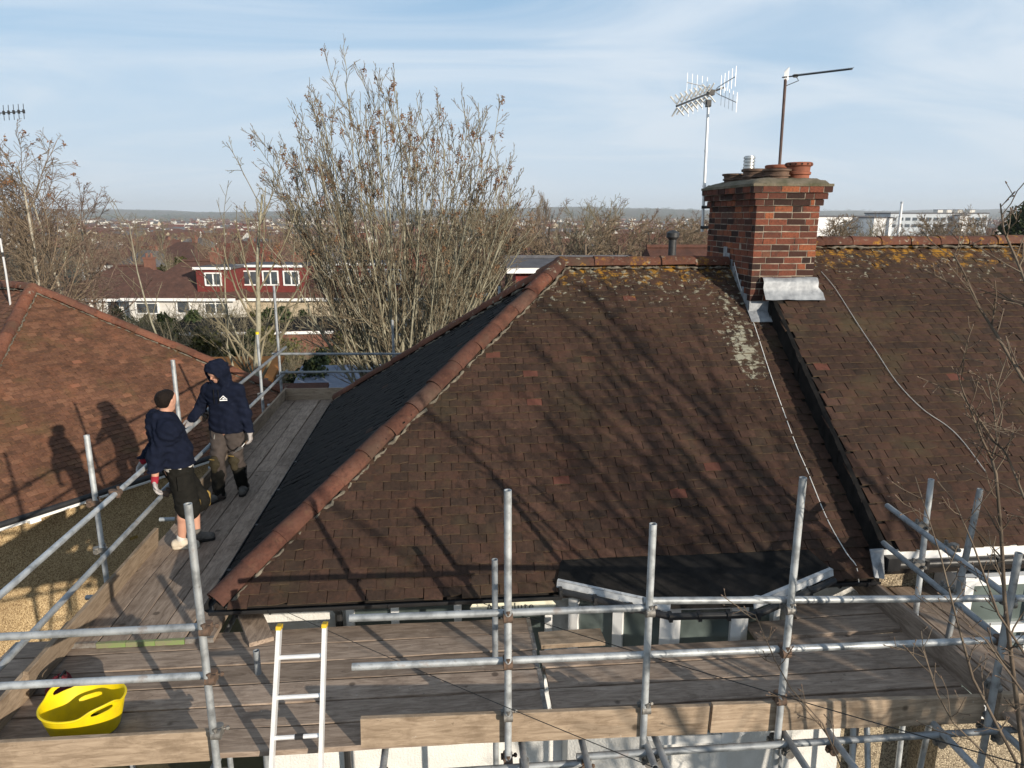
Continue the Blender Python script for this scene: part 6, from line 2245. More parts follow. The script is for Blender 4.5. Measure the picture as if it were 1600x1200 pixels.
def build_ash():
    rs = random.Random(42)
    base = Vector((-1.6, 21.5, ground_z(-1.7, 21.5)))
    t = empty('ash_tree', tuple(base), 'tall bare pale barked ash with many upright stems and brown seed clusters', 'tree')
    segs = []
    tr = MB()
    head = base + Vector((0.05, 0, 2.1))
    tr.path([base, base + Vector((0.03, 0.0, 1.1)), head, head + Vector((0, 0, 0.25))], [0.5, 0.42, 0.46, 0.3], 14)
    prm = [dict(n=10, wob=0.028, up=0.03, rmin=0.012, rend=0.12),
           dict(k=11, **{'from': 0.2}, ang=26, len=0.25, n=6, wob=0.06, up=0.07, rmin=0.0095, rr=0.55, rend=0.35),
           dict(k=7, **{'from': 0.15}, ang=31, len=0.42, n=4, wob=0.1, up=0.06, rmin=0.0072, rr=0.6, rend=0.5),
           dict(k=3, **{'from': 0.25}, ang=34, len=0.42, n=3, wob=0.09, up=0.05, rmin=0.006, rr=0.7, rend=0.7)]
    for i in range(54):
        # an even fan whose length falls off with the lean, so the crown's outline is one rounded dome
        a = -1 + 2 * (i + rs.uniform(0.1, 0.9)) / 54
        lx = 0.62 * a + 0.04
        ly = rs.uniform(-0.42, 0.42)
        lean = math.hypot(lx, ly * 0.8)
        L = 9.75 * (1 - 0.45 * min(1, lean / 0.85) ** 1.5) * rs.uniform(0.86, 1.02)
        p = head + Vector((lx * 0.8, ly * 0.6, rs.uniform(-0.5, 0.1)))
        grow(segs, p, Vector((lx, ly, 1)).normalized(), L, rs.uniform(0.036, 0.07), 0, prm, rs)
    # long whips shooting from low down on the right side
    for i in range(28):
        a = rs.uniform(-1.25, 1.7)
        p = head + Vector((rs.uniform(-0.2, 0.8), rs.uniform(-0.5, 0.5), rs.uniform(-0.6, 0.3)))
        grow(segs, p, Vector((a, rs.uniform(-0.5, 0.4), 1)), rs.uniform(3.4, 6.6), 0.04, 0, [dict(prm[0], wob=0.06), dict(prm[2], k=10, len=0.22), dict(prm[3], k=4)], rs)
    obj('trunk', tr, M['ash'], t)
    obj('stems', segs_mb(segs, (0,)), M['ash'], t, kind='stuff', sharp=None)
    obj('branches', segs_mb(segs, (1,)), M['ash'], t, kind='stuff', sharp=None)
    obj('twigs', segs_mb(segs, (2, 3)), M['twig_ash'], t, kind='stuff', sharp=None)
    # brown hanging keys high in the crown
    kb = MB()
    for s in segs:
        pts = s[0]
        if s[2] in (1, 2) and pts[-1].z > 6.5 and rs.random() < (0.15 if pts[-1].z > 8.3 else 0.05):
            c0 = pts[rs.randint(1, len(pts) - 1)]
            for k in range(rs.randint(12, 26)):
                c = c0 + Vector((rs.gauss(0, 0.03), rs.gauss(0, 0.03), -abs(rs.gauss(0, 0.09))))
                a = Vector((rs.uniform(-1, 1), rs.uniform(-1, 1), rs.uniform(-1.4, 0.2))).normalized() * 0.06
                b = a.orthogonal().normalized() * 0.02
                kb.add([c, c + a * 0.5 + b, c + a, c + a * 0.5 - b], [(0, 1, 2, 3)])
    obj('seed_clusters', kb, M['keys'], t, kind='stuff', sharp=None)


build_ash()


def simple_tree(name, base, H, prm, mats, rs, lab, grp=None, trunk_r=0.14, lean=(0, 0), start=0.0, rotz=0):
    t = empty(name, tuple(base), lab, 'tree', grp)
    segs = []
    grow(segs, Vector(base), Vector((lean[0], lean[1], 1)), H, trunk_r, 0, prm, rs)
    obj('trunk', segs_mb(segs, (0,)), mats[0], t, sharp=None)
    obj('crown', segs_mb(segs, (1, 2, 3, 4)), mats[1], t, kind='stuff', sharp=None)
    return t, segs


def leaf_blob(mb, c, rx, ry, rz, n, size, rs, shell=0.55):
    for _ in range(n):
        a, b = rs.uniform(0, 6.283), math.acos(rs.uniform(-1, 1))
        rr = rs.uniform(shell, 1.0) ** 0.7
        p = c + Vector((rx * rr * math.sin(b) * math.cos(a), ry * rr * math.sin(b) * math.sin(a), rz * rr * math.cos(b)))
        d = Vector((rs.gauss(0, 1), rs.gauss(0, 1), rs.gauss(0, 1))).normalized() * size * rs.uniform(0.6, 1.3)
        e = d.orthogonal().normalized() * d.length * rs.uniform(0.35, 0.7)
        mb.v += [p - d, p + e, p + d, p - e]
        k = len(mb.v) - 4
        mb.f.append([k, k + 1, k + 2, k + 3]); mb.m.append(0); mb.sm.append(False)


def build_trees():
    rs = random.Random(5)
    # slim upright tree behind the end of the scaffold
    prm = [dict(n=10, wob=0.05, up=0.02, rmin=0.02, rend=0.2),
           dict(k=16, **{'from': 0.3}, ang=38, len=0.34, n=6, wob=0.07, up=0.10, rmin=0.010, rr=0.5, rend=0.4),
           dict(k=5, **{'from': 0.3}, ang=38, len=0.36, n=4, wob=0.1, up=0.05, rmin=0.0075, rr=0.6),
           dict(k=3, **{'from': 0.4}, ang=40, len=0.3, n=2, wob=0.1, up=0.0, rmin=0.006, rr=0.7)]
    b = PY(373, 560, 18.5)
    simple_tree('slim_tree', (b.x + 0.1, 18.5, ground_z(0, 18.5)), 8.6, prm, (M['ash'], M['twig_olive']), random.Random(8), 'slim bare tree with a curved pale trunk behind the scaffold end', trunk_r=0.13, lean=(-0.03, 0.02))
    # a few long whips to the left of it
    wp = [dict(n=11, wob=0.11, up=0.05, rmin=0.012, rend=0.15), dict(k=15, **{'from': 0.2}, ang=34, len=0.24, n=4, wob=0.1, up=0.05, rmin=0.008, rr=0.5), dict(k=3, **{'from': 0.3}, ang=40, len=0.4, n=2, wob=0.1, up=0.0, rmin=0.006, rr=0.6)]
    for i, (u, H, lx) in enumerate(((352, 9.0, -0.22), (395, 8.2, 0.12), (440, 7.8, -0.3))):
        b = PY(u, 560, 20 + i)
        simple_tree('bare_sapling', (b.x, 20.0 + i, ground_z(0, 20 + i)), H, wp, (M['ash'], M['twig_olive']), random.Random(80 + i),
                    'bare whippy sapling between the red roof and the ash tree', 'saplings in the back gardens', trunk_r=0.06, lean=(lx, 0.05))
    # birches behind the neighbour's roof
    bp = [dict(n=10, wob=0.04, up=0.03, rmin=0.025, rend=0.2),
          dict(k=34, **{'from': 0.2}, ang=44, len=0.38, n=6, wob=0.08, up=0.06, rmin=0.014, rr=0.45, rend=0.4),
          dict(k=10, **{'from': 0.15}, ang=40, len=0.42, n=4, wob=0.1, up=-0.03, rmin=0.011, rr=0.6),
          dict(k=6, **{'from': 0.2}, ang=40, len=0.42, n=3, wob=0.12, up=-0.08, rmin=0.009, rr=0.7)]
    for i, (u, D, H, lx, lab) in enumerate(((28, 33, 11.2, -0.1, 'pale stemmed bare tree with twin trunks behind the red roof ridge'), (50, 33.5, 11.0, 0.06, 'pale stemmed bare tree with twin trunks behind the red roof ridge'),
                                            (118, 36, 10.6, -0.04, 'dense twiggy birch with drooping crown beyond the red roof'), (140, 40, 9.2, 0.0, 'dense twiggy birch with drooping crown beyond the red roof'))):
        b = PY(u, 440, D)
        t, segs = simple_tree('birch_tree', (b.x, D, ground_z(b.x, D)), H, bp, (M['birch'], M['twig_red'] if i > 1 else M['twig']), random.Random(90 + i), lab, 'birches behind the red roof', trunk_r=0.14, lean=(lx, 0))
        if i < 2:
            kb = MB()
            for s in segs:
                if s[2] == 2 and s[0][-1].z > 8.3 and rs.random() < 0.35:
                    leaf_blob(kb, s[0][-1], 0.12, 0.12, 0.16, 9, 0.06, rs, 0.1)
            obj('seed_clusters', kb, M['keys'], t, kind='stuff', sharp=None)


build_trees()


# ---- near tree at the right edge and the tall one behind the camera whose shadow falls on the roof
def near_trees():
    rs = random.Random(17)
    y = 3.4
    base = Vector((3.55, 3.3, 0))
    t = empty('garden_tree', tuple(base), 'young bare tree with budded twigs in front of the scaffold corner', 'tree')
    stems = [([base, Vector((3.45, 3.35, 2.2)), PY(1600, 1190, 3.35), PY(1583, 1050, 3.4), PY(1570, 940, 3.45), PY(1564, 830, 3.5), PY(1556, 740, 3.5), PY(1549, 716, 3.52)], [0.05, 0.035, 0.02, 0.0155, 0.014, 0.0125, 0.011, 0.010]),
             ([PY(1549, 716, 3.52), PY(1536, 690, 3.52), PY(1516, 640, 3.5), PY(1505, 612, 3.5), PY(1494, 576, 3.5)], [0.008, 0.007, 0.006, 0.005, 0.0035]),
             ([PY(1549, 716, 3.52), PY(1558, 690, 3.55), PY(1553, 640, 3.6), PY(1541, 584, 3.6)], [0.008, 0.006, 0.005, 0.003]),
             ([PY(1558, 690, 3.55), PY(1566, 650, 3.6), PY(1556, 595, 3.6)], [0.006, 0.005, 0.003]),
             ([PY(1500, 612, 3.5), PY(1520, 640, 3.5), PY(1553, 688, 3.5)], [0.003, 0.005, 0.006]),
             ([PY(1660, 830, 3.1), PY(1600, 777, 3.2), PY(1575, 715, 3.3), PY(1566, 700, 3.3)], [0.012, 0.009, 0.008, 0.006]),
             ([PY(1700, 700, 3.0), PY(1600, 596, 3.2), PY(1555, 520, 3.3), PY(1530, 480, 3.35), PY(1508, 430, 3.4), PY(1489, 395, 3.4)], [0.013, 0.010, 0.009, 0.0075, 0.006, 0.004]),
             ([PY(1690, 560, 3.0), PY(1610, 460, 3.2), PY(1590, 410, 3.3), PY(1568, 360, 3.3), PY(1563, 318, 3.3)], [0.013, 0.010, 0.008, 0.006, 0.004]),
             ([PY(1590, 1195, 3.2), PY(1520, 1060, 3.3), PY(1490, 950, 3.4), PY(1470, 870, 3.4), PY(1430, 745, 3.45)], [0.012, 0.010, 0.007, 0.005, 0.003]),
             ([PY(1640, 1080, 3.2), PY(1560, 960, 3.3), PY(1520, 850, 3.4), PY(1490, 780, 3.4)], [0.010, 0.008, 0.006, 0.003]),
             ([PY(1315, 1199, 3.3), PY(1285, 1130, 3.35), PY(1235, 1075, 3.4), PY(1210, 1030, 3.4), PY(1180, 960, 3.4)], [0.007, 0.006, 0.005, 0.004, 0.0025]),
             ([PY(1560, 1199, 3.2), PY(1490, 1130, 3.3), PY(1465, 1085, 3.3), PY(1440, 1010, 3.35)], [0.009, 0.007, 0.005, 0.003]),
             ([PY(1650, 1150, 3.1), PY(1590, 1070, 3.2), PY(1540, 1000, 3.3), PY(1500, 965, 3.3)], [0.010, 0.008, 0.006, 0.004])]
    # a second limb rises out of view on the right; every branch springs from it or from the first stem
    limb_pts = [base, Vector((3.6, 3.15, 2.5)), PY(1660, 1190, 3.15), PY(1680, 1000, 3.1), PY(1700, 840, 3.05), PY(1715, 690, 3.0), PY(1720, 560, 3.0), PY(1700, 470, 3.0)]
    tied = []
    for i, (pts, rad) in enumerate(stems):
        p0 = Vector(pts[0])
        if i in (5, 6, 7, 9, 12):
            q = min((limb_pts[j].lerp(limb_pts[j + 1], f / 6) for j in range(1, 7) for f in range(7)), key=lambda c: (c - p0).length + max(0, c.z - p0.z) * 2)
            pts, rad = [q] + pts, [rad[0] * 1.3] + rad
        elif i in (8, 10, 11):
            q = base.lerp(Vector((3.45, 3.35, 2.2)), 0.9)
            pts, rad = [q, q.lerp(p0, 0.5) - Vector((0, 0, 0.15))] + pts, [rad[0] * 1.6, rad[0] * 1.3] + rad
        tied.append((pts, rad))
    stems = tied + [(limb_pts, [0.05, 0.036, 0.026, 0.023, 0.02, 0.017, 0.014, 0.01])]
    segs = []
    tw = [dict(n=3, wob=0.12, up=0.05, rmin=0.0028, rend=0.5), dict(k=2, **{'from': 0.3}, ang=42, len=0.45, n=2, wob=0.12, up=0.05, rmin=0.002, rr=0.7)]
    mb = MB(); bud = MB()
    for pts, rad in stems:
        # smooth a little
        P = [Vector(p) for p in pts]
        rad = [x * 0.75 for x in rad]
        mb.path(P, rad, 6, cap=True)
        k = len(P)
        for i in range(1, k - 1 if k > 3 else k):
            for _ in range(3 if rad[i] < 0.02 else 1):
                f = rs.random()
                j = min(i, k - 2)
                q = P[j].lerp(P[j + 1], f)
                ax = (P[j + 1] - P[j]).normalized(); o = ax.orthogonal(); o.rotate(Matrix.Rotation(rs.uniform(0, 6.28), 3, ax))
                grow(segs, q, ax * 0.75 + o.normalized() * 0.65, rs.uniform(0.08, 0.3), rad[j] * 0.55, 0, tw, rs)
    for s in segs:
        c = s[0][-1]
        bud.path([c, c + (s[0][-1] - s[0][-2]).normalized() * 0.012], [0.0042, 0.002], 5)
    obj('trunk', mb, M['bark'], t, sharp=None)
    obj('twigs', segs_mb(segs), M['bark'], t, kind='stuff', sharp=None)
    obj('buds', bud, M['twig_red'], t, kind='stuff', sharp=None)
    # street tree on the sunny side, out of view: a pollard whose upright stems shade the roof
    base = Vector((6.9, -0.6, 0))
    t = empty('street_tree', tuple(base), 'bare pollarded street tree on the sunny side, striping the roof with shadows', 'tree')
    prm = [dict(n=8, wob=0.05, up=0.05, rmin=0.02, rend=0.2),
           dict(k=9, **{'from': 0.2}, ang=28, len=0.3, n=5, wob=0.07, up=0.08, rmin=0.012, rr=0.5, rend=0.35),
           dict(k=4, **{'from': 0.2}, ang=34, len=0.42, n=3, wob=0.09, up=0.05, rmin=0.008, rr=0.6, rend=0.5)]
    segs = []
    tr = MB(); hd = base + Vector((0, 0, 2.6))
    tr.path([base, base + Vector((0.05, 0, 1.3)), hd, hd + Vector((0, 0, 0.3))], [0.36, 0.3, 0.34, 0.2], 12)
    r3 = random.Random(12)
    for k in range(17):
        lx, ly = r3.uniform(-0.42, 0.42), r3.uniform(-0.42, 0.42)
        grow(segs, hd + Vector((lx * 0.4, ly * 0.4, r3.uniform(-0.2, 0.1))), Vector((lx, ly, 1)), r3.uniform(5.2, 7.4), r3.uniform(0.055, 0.09), 0, prm, r3)
    obj('trunk', tr, M['bark'], t)
    obj('stems', segs_mb(segs, (0,)), M['bark'], t, kind='stuff', sharp=None)
    obj('crown', segs_mb(segs, (1, 2)), M['twig'], t, kind='stuff', sharp=None)


near_trees()


# ------------------------------------------------------------------ far houses
def far_house(name, x, y, rz, W, D, he, hr, wall, roof, wins, label, group=None, hip=0.5, chim=True, dormer=None, z=None, wall2=None, detail=True):
    """a house with its front facing -y before turning; wins: (x, z, w, h) on the front"""
    z = ground_z(x, y) if z is None else z
    h = empty(name, (x, y, z), label, 'house', group)
    h_rot = Matrix.Rotation(rz, 3, 'Z')
    O = Vector((x, y, z))

    def T(px, py, pz): return O + h_rot @ Vector((px, py, pz))
    mb = MB(); mb.box(T(0, 0, he / 2 - 1.0), (W, D, he + 2.0), h_rot)
    obj('wall', mb, wall, h)
    if wall2:
        mb = MB(); mb.box(T(0, -D / 2 - 0.03, he * 0.25), (W * 0.98, 0.1, he * 0.5), h_rot)
        obj('wall_band', mb, wall2, h)
    o = 0.4
    hi = hip * D / 2
    mb = MB()
    a = [T(-W / 2 - o, -D / 2 - o, he), T(W / 2 + o, -D / 2 - o, he), T(W / 2 + o, D / 2 + o, he), T(-W / 2 - o, D / 2 + o, he),
         T(-W / 2 - o + hi + (0.4 if hip else 0), 0, hr), T(W / 2 + o - hi - (0.4 if hip else 0), 0, hr)]
    b = [v - Vector((0, 0, 0.16)) for v in a[:4]]
    mb.add(a + b, [(0, 1, 5, 4), (2, 3, 4, 5), (1, 2, 5), (3, 0, 4), (6, 9, 8, 7), (0, 6, 7, 1), (1, 7, 8, 2), (2, 8, 9, 3), (3, 9, 6, 0)])
    ro = obj('roof', mb, roof, h)
    if detail:
        mb = MB(); mb.path([a[4] + Vector((0, 0, 0.02)), a[5] + Vector((0, 0, 0.02))], 0.13, 6)
        obj('ridge', mb, roof, ro)
        mb = MB(); mb.bar(b[0] + Vector((0, 0, 0.02)), b[1] + Vector((0, 0, 0.02)), 0.06, 0.22)
        obj('fascia', mb, M['upvc'], h)
    if chim:
        mb = MB(); c = T(W * 0.18, 0.1, (hr + 0.3)); c = c - Vector((0, 0, 0.35)); mb.box(c, (0.75, 0.5, 1.5), h_rot); mb.box(c + Vector((0, 0, 0.7)), (0.87, 0.62, 0.14), h_rot)
        for k in (-0.25, 0.25):
            mb.path([c + h_rot @ Vector((k * 0.8, 0, 0.75)), c + h_rot @ Vector((k * 0.8, 0, 1.1))], 0.1, 8)
        obj('chimney', mb, M['wall_brick'], ro)
    for (wx, wz, ww, wh) in wins:
        mb = MB()
        c = T(wx, -D / 2 - 0.04, wz)
        fr = 0.1
        for s in (-1, 1):
            mb.box(c + h_rot @ Vector((s * (ww / 2), 0, 0)), (fr, 0.12, wh + fr), h_rot)
            mb.box(c + Vector((0, 0, s * wh / 2)), (ww - fr, 0.115, fr), h_rot)
        if ww > 1.0:
            for k in range(1, int(ww / 0.65)):
                mb.box(c + h_rot @ Vector((-ww / 2 + ww * k / int(ww / 0.65), 0, 0)), (0.08, 0.11, wh - fr), h_rot)
            if detail:
                mb.box(c + Vector((0, 0, wh * 0.22)), (ww - fr, 0.105, 0.06), h_rot)
        f = obj('window', mb, M['upvc'], h)
        mb = MB(); mb.box(c + h_rot @ Vector((0, 0.02, 0)), (ww, 0.06, wh), h_rot)
        obj('pane', mb, M['farglass'], f)
    if dormer:
        dx, dw, dh, dm, rm = dormer
        zb = he + (hr - he) * 0.16
        mb = MB(); mb.box(T(dx, -D * 0.22, zb + dh / 2), (dw, D * 0.5, dh), h_rot)
        d = obj('dormer', mb, dm, h)
        mb = MB(); mb.box(T(dx, -D * 0.22, zb + dh + 0.07), (dw + 0.3, D * 0.5 + 0.35, 0.16), h_rot)
        obj('dormer_roof', mb, rm, d)
        mb = MB(); mb.bar(T(dx - dw / 2 - 0.16, -D * 0.47 - 0.18, zb + dh + 0.07), T(dx + dw / 2 + 0.16, -D * 0.47 - 0.18, zb + dh + 0.07), 0.05, 0.18)
        obj('dormer_fascia', mb, M['upvc'], d)
        nw = max(1, round(dw / 1.9))
        for k in range(nw):
            c = T(dx - dw / 2 + dw * (k + 0.5) / nw, -D * 0.47 - 0.03, zb + dh * 0.56)
            mb = MB()
            for s in (-1, 1):
                mb.box(c + h_rot @ Vector((s * 0.6, 0, 0)), (0.1, 0.12, dh * 0.58), h_rot)
                mb.box(c + Vector((0, 0, s * dh * 0.27)), (1.1, 0.115, 0.1), h_rot)
            mb.box(c, (0.09, 0.11, dh * 0.5), h_rot)
            f = obj('dormer_window', mb, M['upvc'], d)
            mb = MB(); mb.box(c + h_rot @ Vector((0, 0.03, 0)), (1.2, 0.05, dh * 0.54), h_rot)
            obj('pane', mb, M['farglass'], f)
    return h


def build_far_houses():
    rs = random.Random(9)
    # row across the back gardens (about 60 m off)
    std = [(-2.6, 3.4, 1.7, 1.1), (0.2, 3.4, 1.0, 1.0), (2.7, 3.4, 1.7, 1.1), (-2.6, 1.0, 2.0, 1.3), (2.4, 1.0, 2.0, 1.3)]
    low = [(-2.8, 1.5, 1.9, 1.2), (0.0, 1.5, 1.2, 1.2), (2.9, 1.5, 1.9, 1.2)]
    row = [(215, 62, 8.5, 4.0, 6.2, M['wall_white'], M['roof_brown'], std, None, 'white walled house with plain brown hipped roof beyond the hedge'),
           (318, 60, 8.0, 4.1, 6.6, M['wall_white'], M['roof_brown'], std, (2.6, 2.6, 1.7, M['wall_maroon'], M['roof_slate']), 'white house with brown roof and small maroon dormer behind the slim tree'),
           (440, 62, 9.5, 3.9, 6.3, M['wall_cream'], M['roof_brown'], low, (0.6, 5.0, 2.0, M['wall_maroon'], M['roof_slate']), 'cream house with wide maroon tile hung dormer behind the ash tree'),
           (590, 61, 9.5, 3.9, 6.4, M['wall_cream'], M['roof_rust'], low, (0.2, 5.4, 2.1, M['wall_maroon'], M['roof_slate']), 'cream house with red gabled dormer seen through the ash branches'),
           (735, 66, 9.0, 3.9, 6.2, M['wall_cream'], M['roof_brown'], low, None, 'low cream house beyond the ash tree with brown hipped roof')]
    for u, D, W, he, hr, wl, rf, wins, dm, lab in row:
        b = PY(u, 500, D)
        far_house('far_house', b.x, D, R(-6 + rs.uniform(-2, 2)), W, 7.0, he, hr, wl, rf, wins, lab, 'houses across the back gardens', dormer=dm, hip=0.8)
    # the red flank of the gabled dormer house
    b = PY(655, 440, 66)
    far_house('far_house', b.x, 67, R(30), 5.0, 6.0, 5.0, 7.4, M['wall_brick'], M['roof_red'], [(0, 3.8, 1.2, 1.1)], 'house with bright orange red roof slope right of the ash stems', 'houses across the back gardens', hip=0.0, chim=False)
    # houses right behind the ridge
    b = PY(900, 408, 31)
    far_house('far_house', b.x, 33, R(-3), 5.0, 4.0, 6.6, 6.85, M['wall_maroon'], M['roof_slate'], [(-0.6, 5.3, 1.6, 0.9)], 'red tile hung flat roofed extension just beyond the ridge', hip=0.0, chim=False, z=-0.9)
    b = PY(1085, 400, 30)
    far_house('far_house', b.x + 0.4, 32, R(-4), 3.0, 5.0, 6.2, 7.35, M['wall_brick'], M['roof_rust'], [], 'rust roofed house close behind the ridge left of the chimney', hip=0.0, chim=False, z=-0.9)
    # dark flue pipe and cowl on it
    q = PY(1050, 396, 29)
    pz = empty('flue_pipe', (q.x, 29, q.z - 1.5), 'black stove flue with cowl standing behind the ridge', 'flue')
    mb = MB(); mb.path([q - Vector((0, 0, 1.5)), q + Vector((0, 0, 0.6))], 0.16, 12); obj('pipe', mb, M['dark_metal'], pz)
    mb = MB(); mb.lathe(q + Vector((0, 0, 0.6)), [(0.17, -0.05), (0.26, 0.05), (0.26, 0.22), (0.1, 0.32), (0.0, 0.33)], 14); obj('cowl', mb, M['dark_metal'], pz)
    mb = MB(); mb.path([q - Vector((0, 0, 1.5)), q - Vector((0, 0, 4.8))], 0.16, 10); obj('pipe_base', mb, M['dark_metal'], pz)
    # brick terrace in the middle distance
    for i, u in enumerate((985, 1035, 1090)):
        b = PY(u, 370, 118)
        far_house('terraced_house', b.x, 118, R(-5), 6.2, 8, 5.2, 8.3, M['wall_brick'], M['roof_rust'], [(-1.4, 4.0, 1.3, 1.2), (1.4, 4.0, 1.3, 1.2), (-1.4, 1.4, 1.5, 1.3), (1.4, 1.4, 1.0, 1.9)],
                  'brick terraced house with dark red roof left of the chimney stack', 'brick terrace beyond the ridge', hip=0.0, chim=True, z=ground_z(b.x, 118) + 1.2, detail=False)
    # generated streets further off
    n = 0
    kinds = [('white walled house with brown roof in the far streets', M['wall_white'], M['roof_brown']), ('white walled house with red roof in the far streets', M['wall_white'], M['roof_red']),
             ('cream house with rust roof in the far streets', M['wall_cream'], M['roof_rust']), ('brick house with rust roof in the far streets', M['wall_brick'], M['roof_rust']), ('white house with slate roof in the far streets', M['wall_white'], M['roof_slate'])]
    protos = []
    for i, (lab, wl, rf) in enumerate(kinds):
        p = far_house('street_house', 0, 0, 0, 9, 7.5, 5.0, 7.8, wl, rf, [(-2.8, 3.8, 1.9, 1.2), (0, 3.8, 1.0, 1.1), (2.8, 3.8, 1.9, 1.2), (-2.8, 1.3, 2.0, 1.4), (2.8, 1.3, 2.0, 1.4)], lab, 'houses in the far streets', hip=0.0 if i in (1, 3) else 0.7, z=0, detail=False)
        protos.append(p)
    used = set()
    for (D, us, step) in ((128, (150, 420), 66), (142, (430, 900), 60), (165, (130, 500), 40), (190, (820, 1120), 46), (240, (150, 960), 34), (330, (160, 1110), 30), (470, (200, 1000), 26), (700, (180, 1050), 24)):
        u = us[0] + rs.uniform(0, step)
        while u < us[1]:
            b = PY(u, 360, D)
            y = D + rs.uniform(-6, 6) * D / 150
            k = rs.choice([0, 0, 0, 1, 2, 2, 3, 4, 4])
            loc = (b.x, y, ground_z(b.x, y))
            rot = R(rs.choice([-5, -5, 85, -30, 20]) + rs.uniform(-5, 5)); sc = rs.uniform(0.85, 1.1)
            if k not in used:
                used.add(k)
                o = protos[k]
                o.location = loc; o.rotation_euler = (0, 0, rot); o.scale = (sc,) * 3
            else:
                copy_thing(protos[k], loc, rot, sc)
            n += 1
            u += step * rs.uniform(0.75, 1.5)
    for k in range(len(protos)):
        if k not in used:
            protos[k].location = (-60 + 10 * k, 300, ground_z(-60, 300))
    # warehouses on the right
    def shed(u0, u1, vt, D, mat, lab, bands=False, name='warehouse'):
        a, b = PY(u0, vt, D), PY(u1, vt, D)
        zg = ground_z(a.x, D) - 1
        e = empty(name, ((a.x + b.x) / 2, D, zg), lab, 'building')
        mb = MB(); mb.box(((a.x + b.x) / 2, D + 14, (a.z + zg) / 2), (b.x - a.x, 28, a.z - zg)); obj('wall', mb, mat, e)
        mb = MB(); mb.box(((a.x + b.x) / 2, D + 14, a.z + 0.35), (b.x - a.x + 0.8, 28.8, 0.7)); obj('roof', mb, M['roof_slate'], e)
        if bands:
            for k in range(14):
                for zz in (a.z - 3.2, a.z - 7.2):
                    mb = MB(); x = a.x + (b.x - a.x) * (k + 0.5) / 14
                    mb.box((x, D - 0.05, zz), ((b.x - a.x) / 14 * 0.7, 0.15, 1.9)); obj('window', mb, M['farglass'], e)
        return e
    shed(1270, 1368, 339, 400, M['warehouse'], 'long white warehouse right of the chimney')
    shed(1366, 1395, 341, 385, M['warehouse'], 'small white warehouse with dark roof beside the long one')
    shed(1392, 1545, 334, 430, M['grey_clad'], 'grey office block with rows of windows beyond the right roof', True)
    shed(1500, 1513, 337, 425, M['warehouse'], 'narrow white stair tower on the grey office block', name='stair_tower')
    for i, u in enumerate((1466, 1480, 1497, 1516)):
        a = PY(u, 328, 900)
        zg = ground_z(a.x, 900)
        e = empty('tower_block', (a.x, 900, zg), 'pale distant block standing against the wooded hill', 'building', 'blocks below the hill')
        mb = MB(); mb.box((a.x, 900, (a.z + zg) / 2), (7, 9, a.z - zg)); obj('wall', mb, M['wall_white'], e)
        mb = MB(); mb.box((a.x, 900, a.z + 0.3), (7.4, 9.4, 0.6)); obj('roof', mb, M['roof_slate'], e)
    # white flue stack
    t = PY(1409, 318, 380); b_ = PY(1403, 370, 380)
    e = empty('flue_stack', (b_.x, 380, b_.z - 6), 'slender white flue stack in front of the grey office block', 'chimney')
    mb = MB(); mb.path([b_ - Vector((0, 0, 6)), b_, t], [0.95, 0.9, 0.6], 12); obj('stack', mb, M['warehouse'], e)
    mb = MB(); mb.path([t, t + Vector((0, 0, 1.0))], 0.75, 12); obj('cap', mb, M['grey_clad'], e)


build_far_houses()


